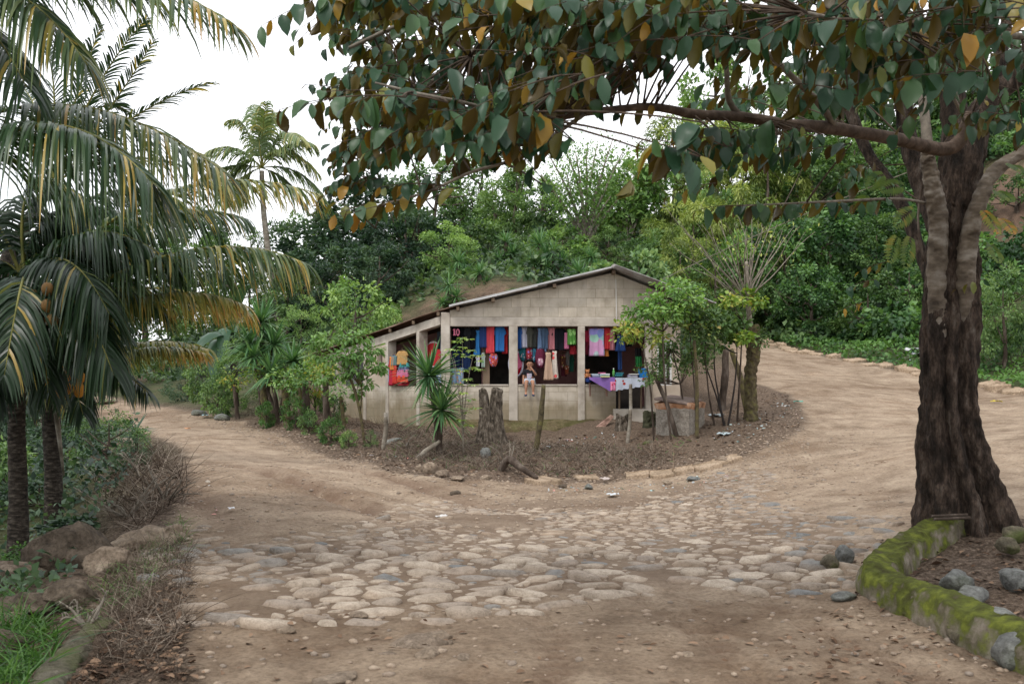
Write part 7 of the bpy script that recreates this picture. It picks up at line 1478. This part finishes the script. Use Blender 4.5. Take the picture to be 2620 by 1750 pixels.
fl = np.concatenate([rand_in(gpoly([(1900, 1400), (2000, 1340), (2348, 1560), (1800, 1568), (1750, 1480)]), 260, 36), rand_in(gpoly([(440, 1568), (440, 1430), (2000, 1350), (2100, 1568)]), 150, 37), rand_in(gpoly([(600, 1100), (1700, 1150), (2050, 1170), (2100, 1000), (1900, 950), (1500, 1110)]), 130, 38)])
flakes('scattered_leaves', 'dry leaves scattered on the dirt road', fl, .055, 39, tone=(.3, 1))
sc_ = np.concatenate([rand_in(gpoly([(1240, 1010), (1420, 1000), (1420, 1020), (1240, 1030)]), 50, 50), rand_in(gpoly([(1620, 1030), (1740, 1030), (1840, 960), (1840, 930), (1780, 930), (1640, 1000)]), 170, 51), rand_in(gpoly([(440, 1100), (500, 1200), (480, 1080)]), 60, 52), rand_in(gpoly([(1250, 1130), (1700, 1100), (1700, 1080), (1300, 1115)]), 120, 53), rand_in(gpoly([(880, 1080), (1000, 1060), (960, 1040), (860, 1060)]), 40, 54), rand_in(gpoly([(2040, 800), (2130, 800), (2150, 830), (2060, 830)]), 250, 55)])
L_scrap = leafmat('plastic_scraps', [(0, (.5, .52, .53)), (.45, (.4, .44, .46)), (.6, (.35, .6, .62)), (.75, (.8, .75, .7)), (.9, (.7, .25, .2)), (1, (.15, .4, .6))], trans=.1)
flakes('litter_scraps', 'tiny scraps of paper and plastic trodden into the mound edges', sc_, .055, 56, L_scrap, 'litter', curl=.7)
gP = 'pieces of plastic rubbish on the ground'
def scrap(u, v, s, c, lab, tl=.5):
    p = GP(u, v); R = np.random.default_rng(int(u)); n = 7; V = []
    for j in range(n):
        for i in range(n): x = (i/(n-1)-.5); y = (j/(n-1)-.5); V.append((x*s*(1+.3*R.random()), y*s*.7, s*tl*(.25+.5*float(vn(np.array(i*.9+u), np.array(j*.9), 3)))))
    me = mesh_np('plastic_rubbish', V, [(j*n+i, j*n+i+1, j*n+i+n+1, j*n+i+n) for j in range(n-1) for i in range(n-1)], cloth(c), smooth=True); o = link('plastic_rubbish', me); o.location = (p.x, p.y, p.z+.01); o.rotation_euler = (0, 0, u % 3); s_ = o.modifiers.new('s', 'SOLIDIFY'); s_.thickness = .004; tag(o, lab, 'rubbish', gP)
for q in ((1660, 1002, .26, 'b8c8cc', 'white and teal crumpled bag at the right foot of the tank'), (1640, 960, .3, '9aa4a8', 'grey crumpled bag against the tank corner'), (1300, 1012, .12, 'e8c0b8', 'pinkish scrap below the middle bay'), (1345, 1008, .14, 'd86848', 'orange and white wrapper below the right bay'), (470, 957, .22, 'a8c8d0', 'pale blue scrap beside the flat boulder on the left road'), (530, 1170, .09, 'f0f0f4', 'bright white scrap at the left roadside'), (1800, 935, .16, 'dcdcd8', 'white scrap near the tip of the mound'), (1830, 925, .16, '5cae9c', 'teal scrap at the tip of the mound'),
          (1405, 1140, .18, 'd4d8da', 'white scrap on the paving below the mound'), (855, 1048, .1, 'e8e8f4', 'white and blue scrap at the edge of the left road'), (1012, 1190, .12, 'd8d4d0', 'pale scrap on the paving'), (905, 1064, .14, 'd0d4d8', 'crumpled white cup at the mound foot, left'), (925, 1032, .08, 'e87838', 'orange scrap below the left wing'), (1385, 1103, .16, 'c8b8b0', 'striped rag caught on the slab edge'), (2085, 810, .5, 'e4e4e8', 'white rubbish bag dumped on the verge'), (2120, 822, .6, 'a4a8ac', 'grey rubbish heap on the verge'), (2285, 925, .2, 'c8b030', 'yellow scrap beside the far road edge'), (430, 985, .12, 'e4a070', 'orange scrap by the brush')): scrap(*q)
# broad leaf weed by the near palms
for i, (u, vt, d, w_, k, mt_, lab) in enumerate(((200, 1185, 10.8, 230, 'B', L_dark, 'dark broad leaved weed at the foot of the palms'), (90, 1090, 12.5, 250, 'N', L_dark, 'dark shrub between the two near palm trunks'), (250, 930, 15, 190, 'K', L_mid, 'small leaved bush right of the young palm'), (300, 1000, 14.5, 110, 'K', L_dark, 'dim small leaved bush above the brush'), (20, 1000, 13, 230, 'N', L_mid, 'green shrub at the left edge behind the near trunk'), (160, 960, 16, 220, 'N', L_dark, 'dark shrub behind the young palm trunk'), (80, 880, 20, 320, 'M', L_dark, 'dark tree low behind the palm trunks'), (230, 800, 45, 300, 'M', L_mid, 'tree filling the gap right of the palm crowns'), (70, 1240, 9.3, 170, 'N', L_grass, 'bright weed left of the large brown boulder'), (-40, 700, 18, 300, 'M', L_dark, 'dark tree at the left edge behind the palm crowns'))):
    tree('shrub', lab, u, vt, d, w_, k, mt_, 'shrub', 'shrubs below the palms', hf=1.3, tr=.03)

# unseen trees added outside the frame on the left to darken the foreground
for (x_, y_, h_, r_, lab) in ((-7.5, 3.5, 7.5, 3.6, 'unseen broad tree added outside the left edge to cast shade'), (-6.2, -1.5, 6.5, 2.8, 'unseen smaller tree added beside the viewer to cast shade')):
    z_ = gz(x_, y_); th = thing('tree', lab, 'tree', (x_, y_, z_), 'unseen trees added for shade outside the left edge'); m = MB(); m.tube(smooth_path([(Vector((x_, y_, z_-.2)), .22), (Vector((x_+.2, y_, z_+h_*.4)), .16), (Vector((x_, y_, z_+h_*.8)), .08)], 6)[0], .15, 10, lump=.1); m.build('trunk', BARK, th, smooth=True)
    place_crown('M', th, (x_, y_, z_+h_*.68), r_, r_, h_*.36, L_mid)
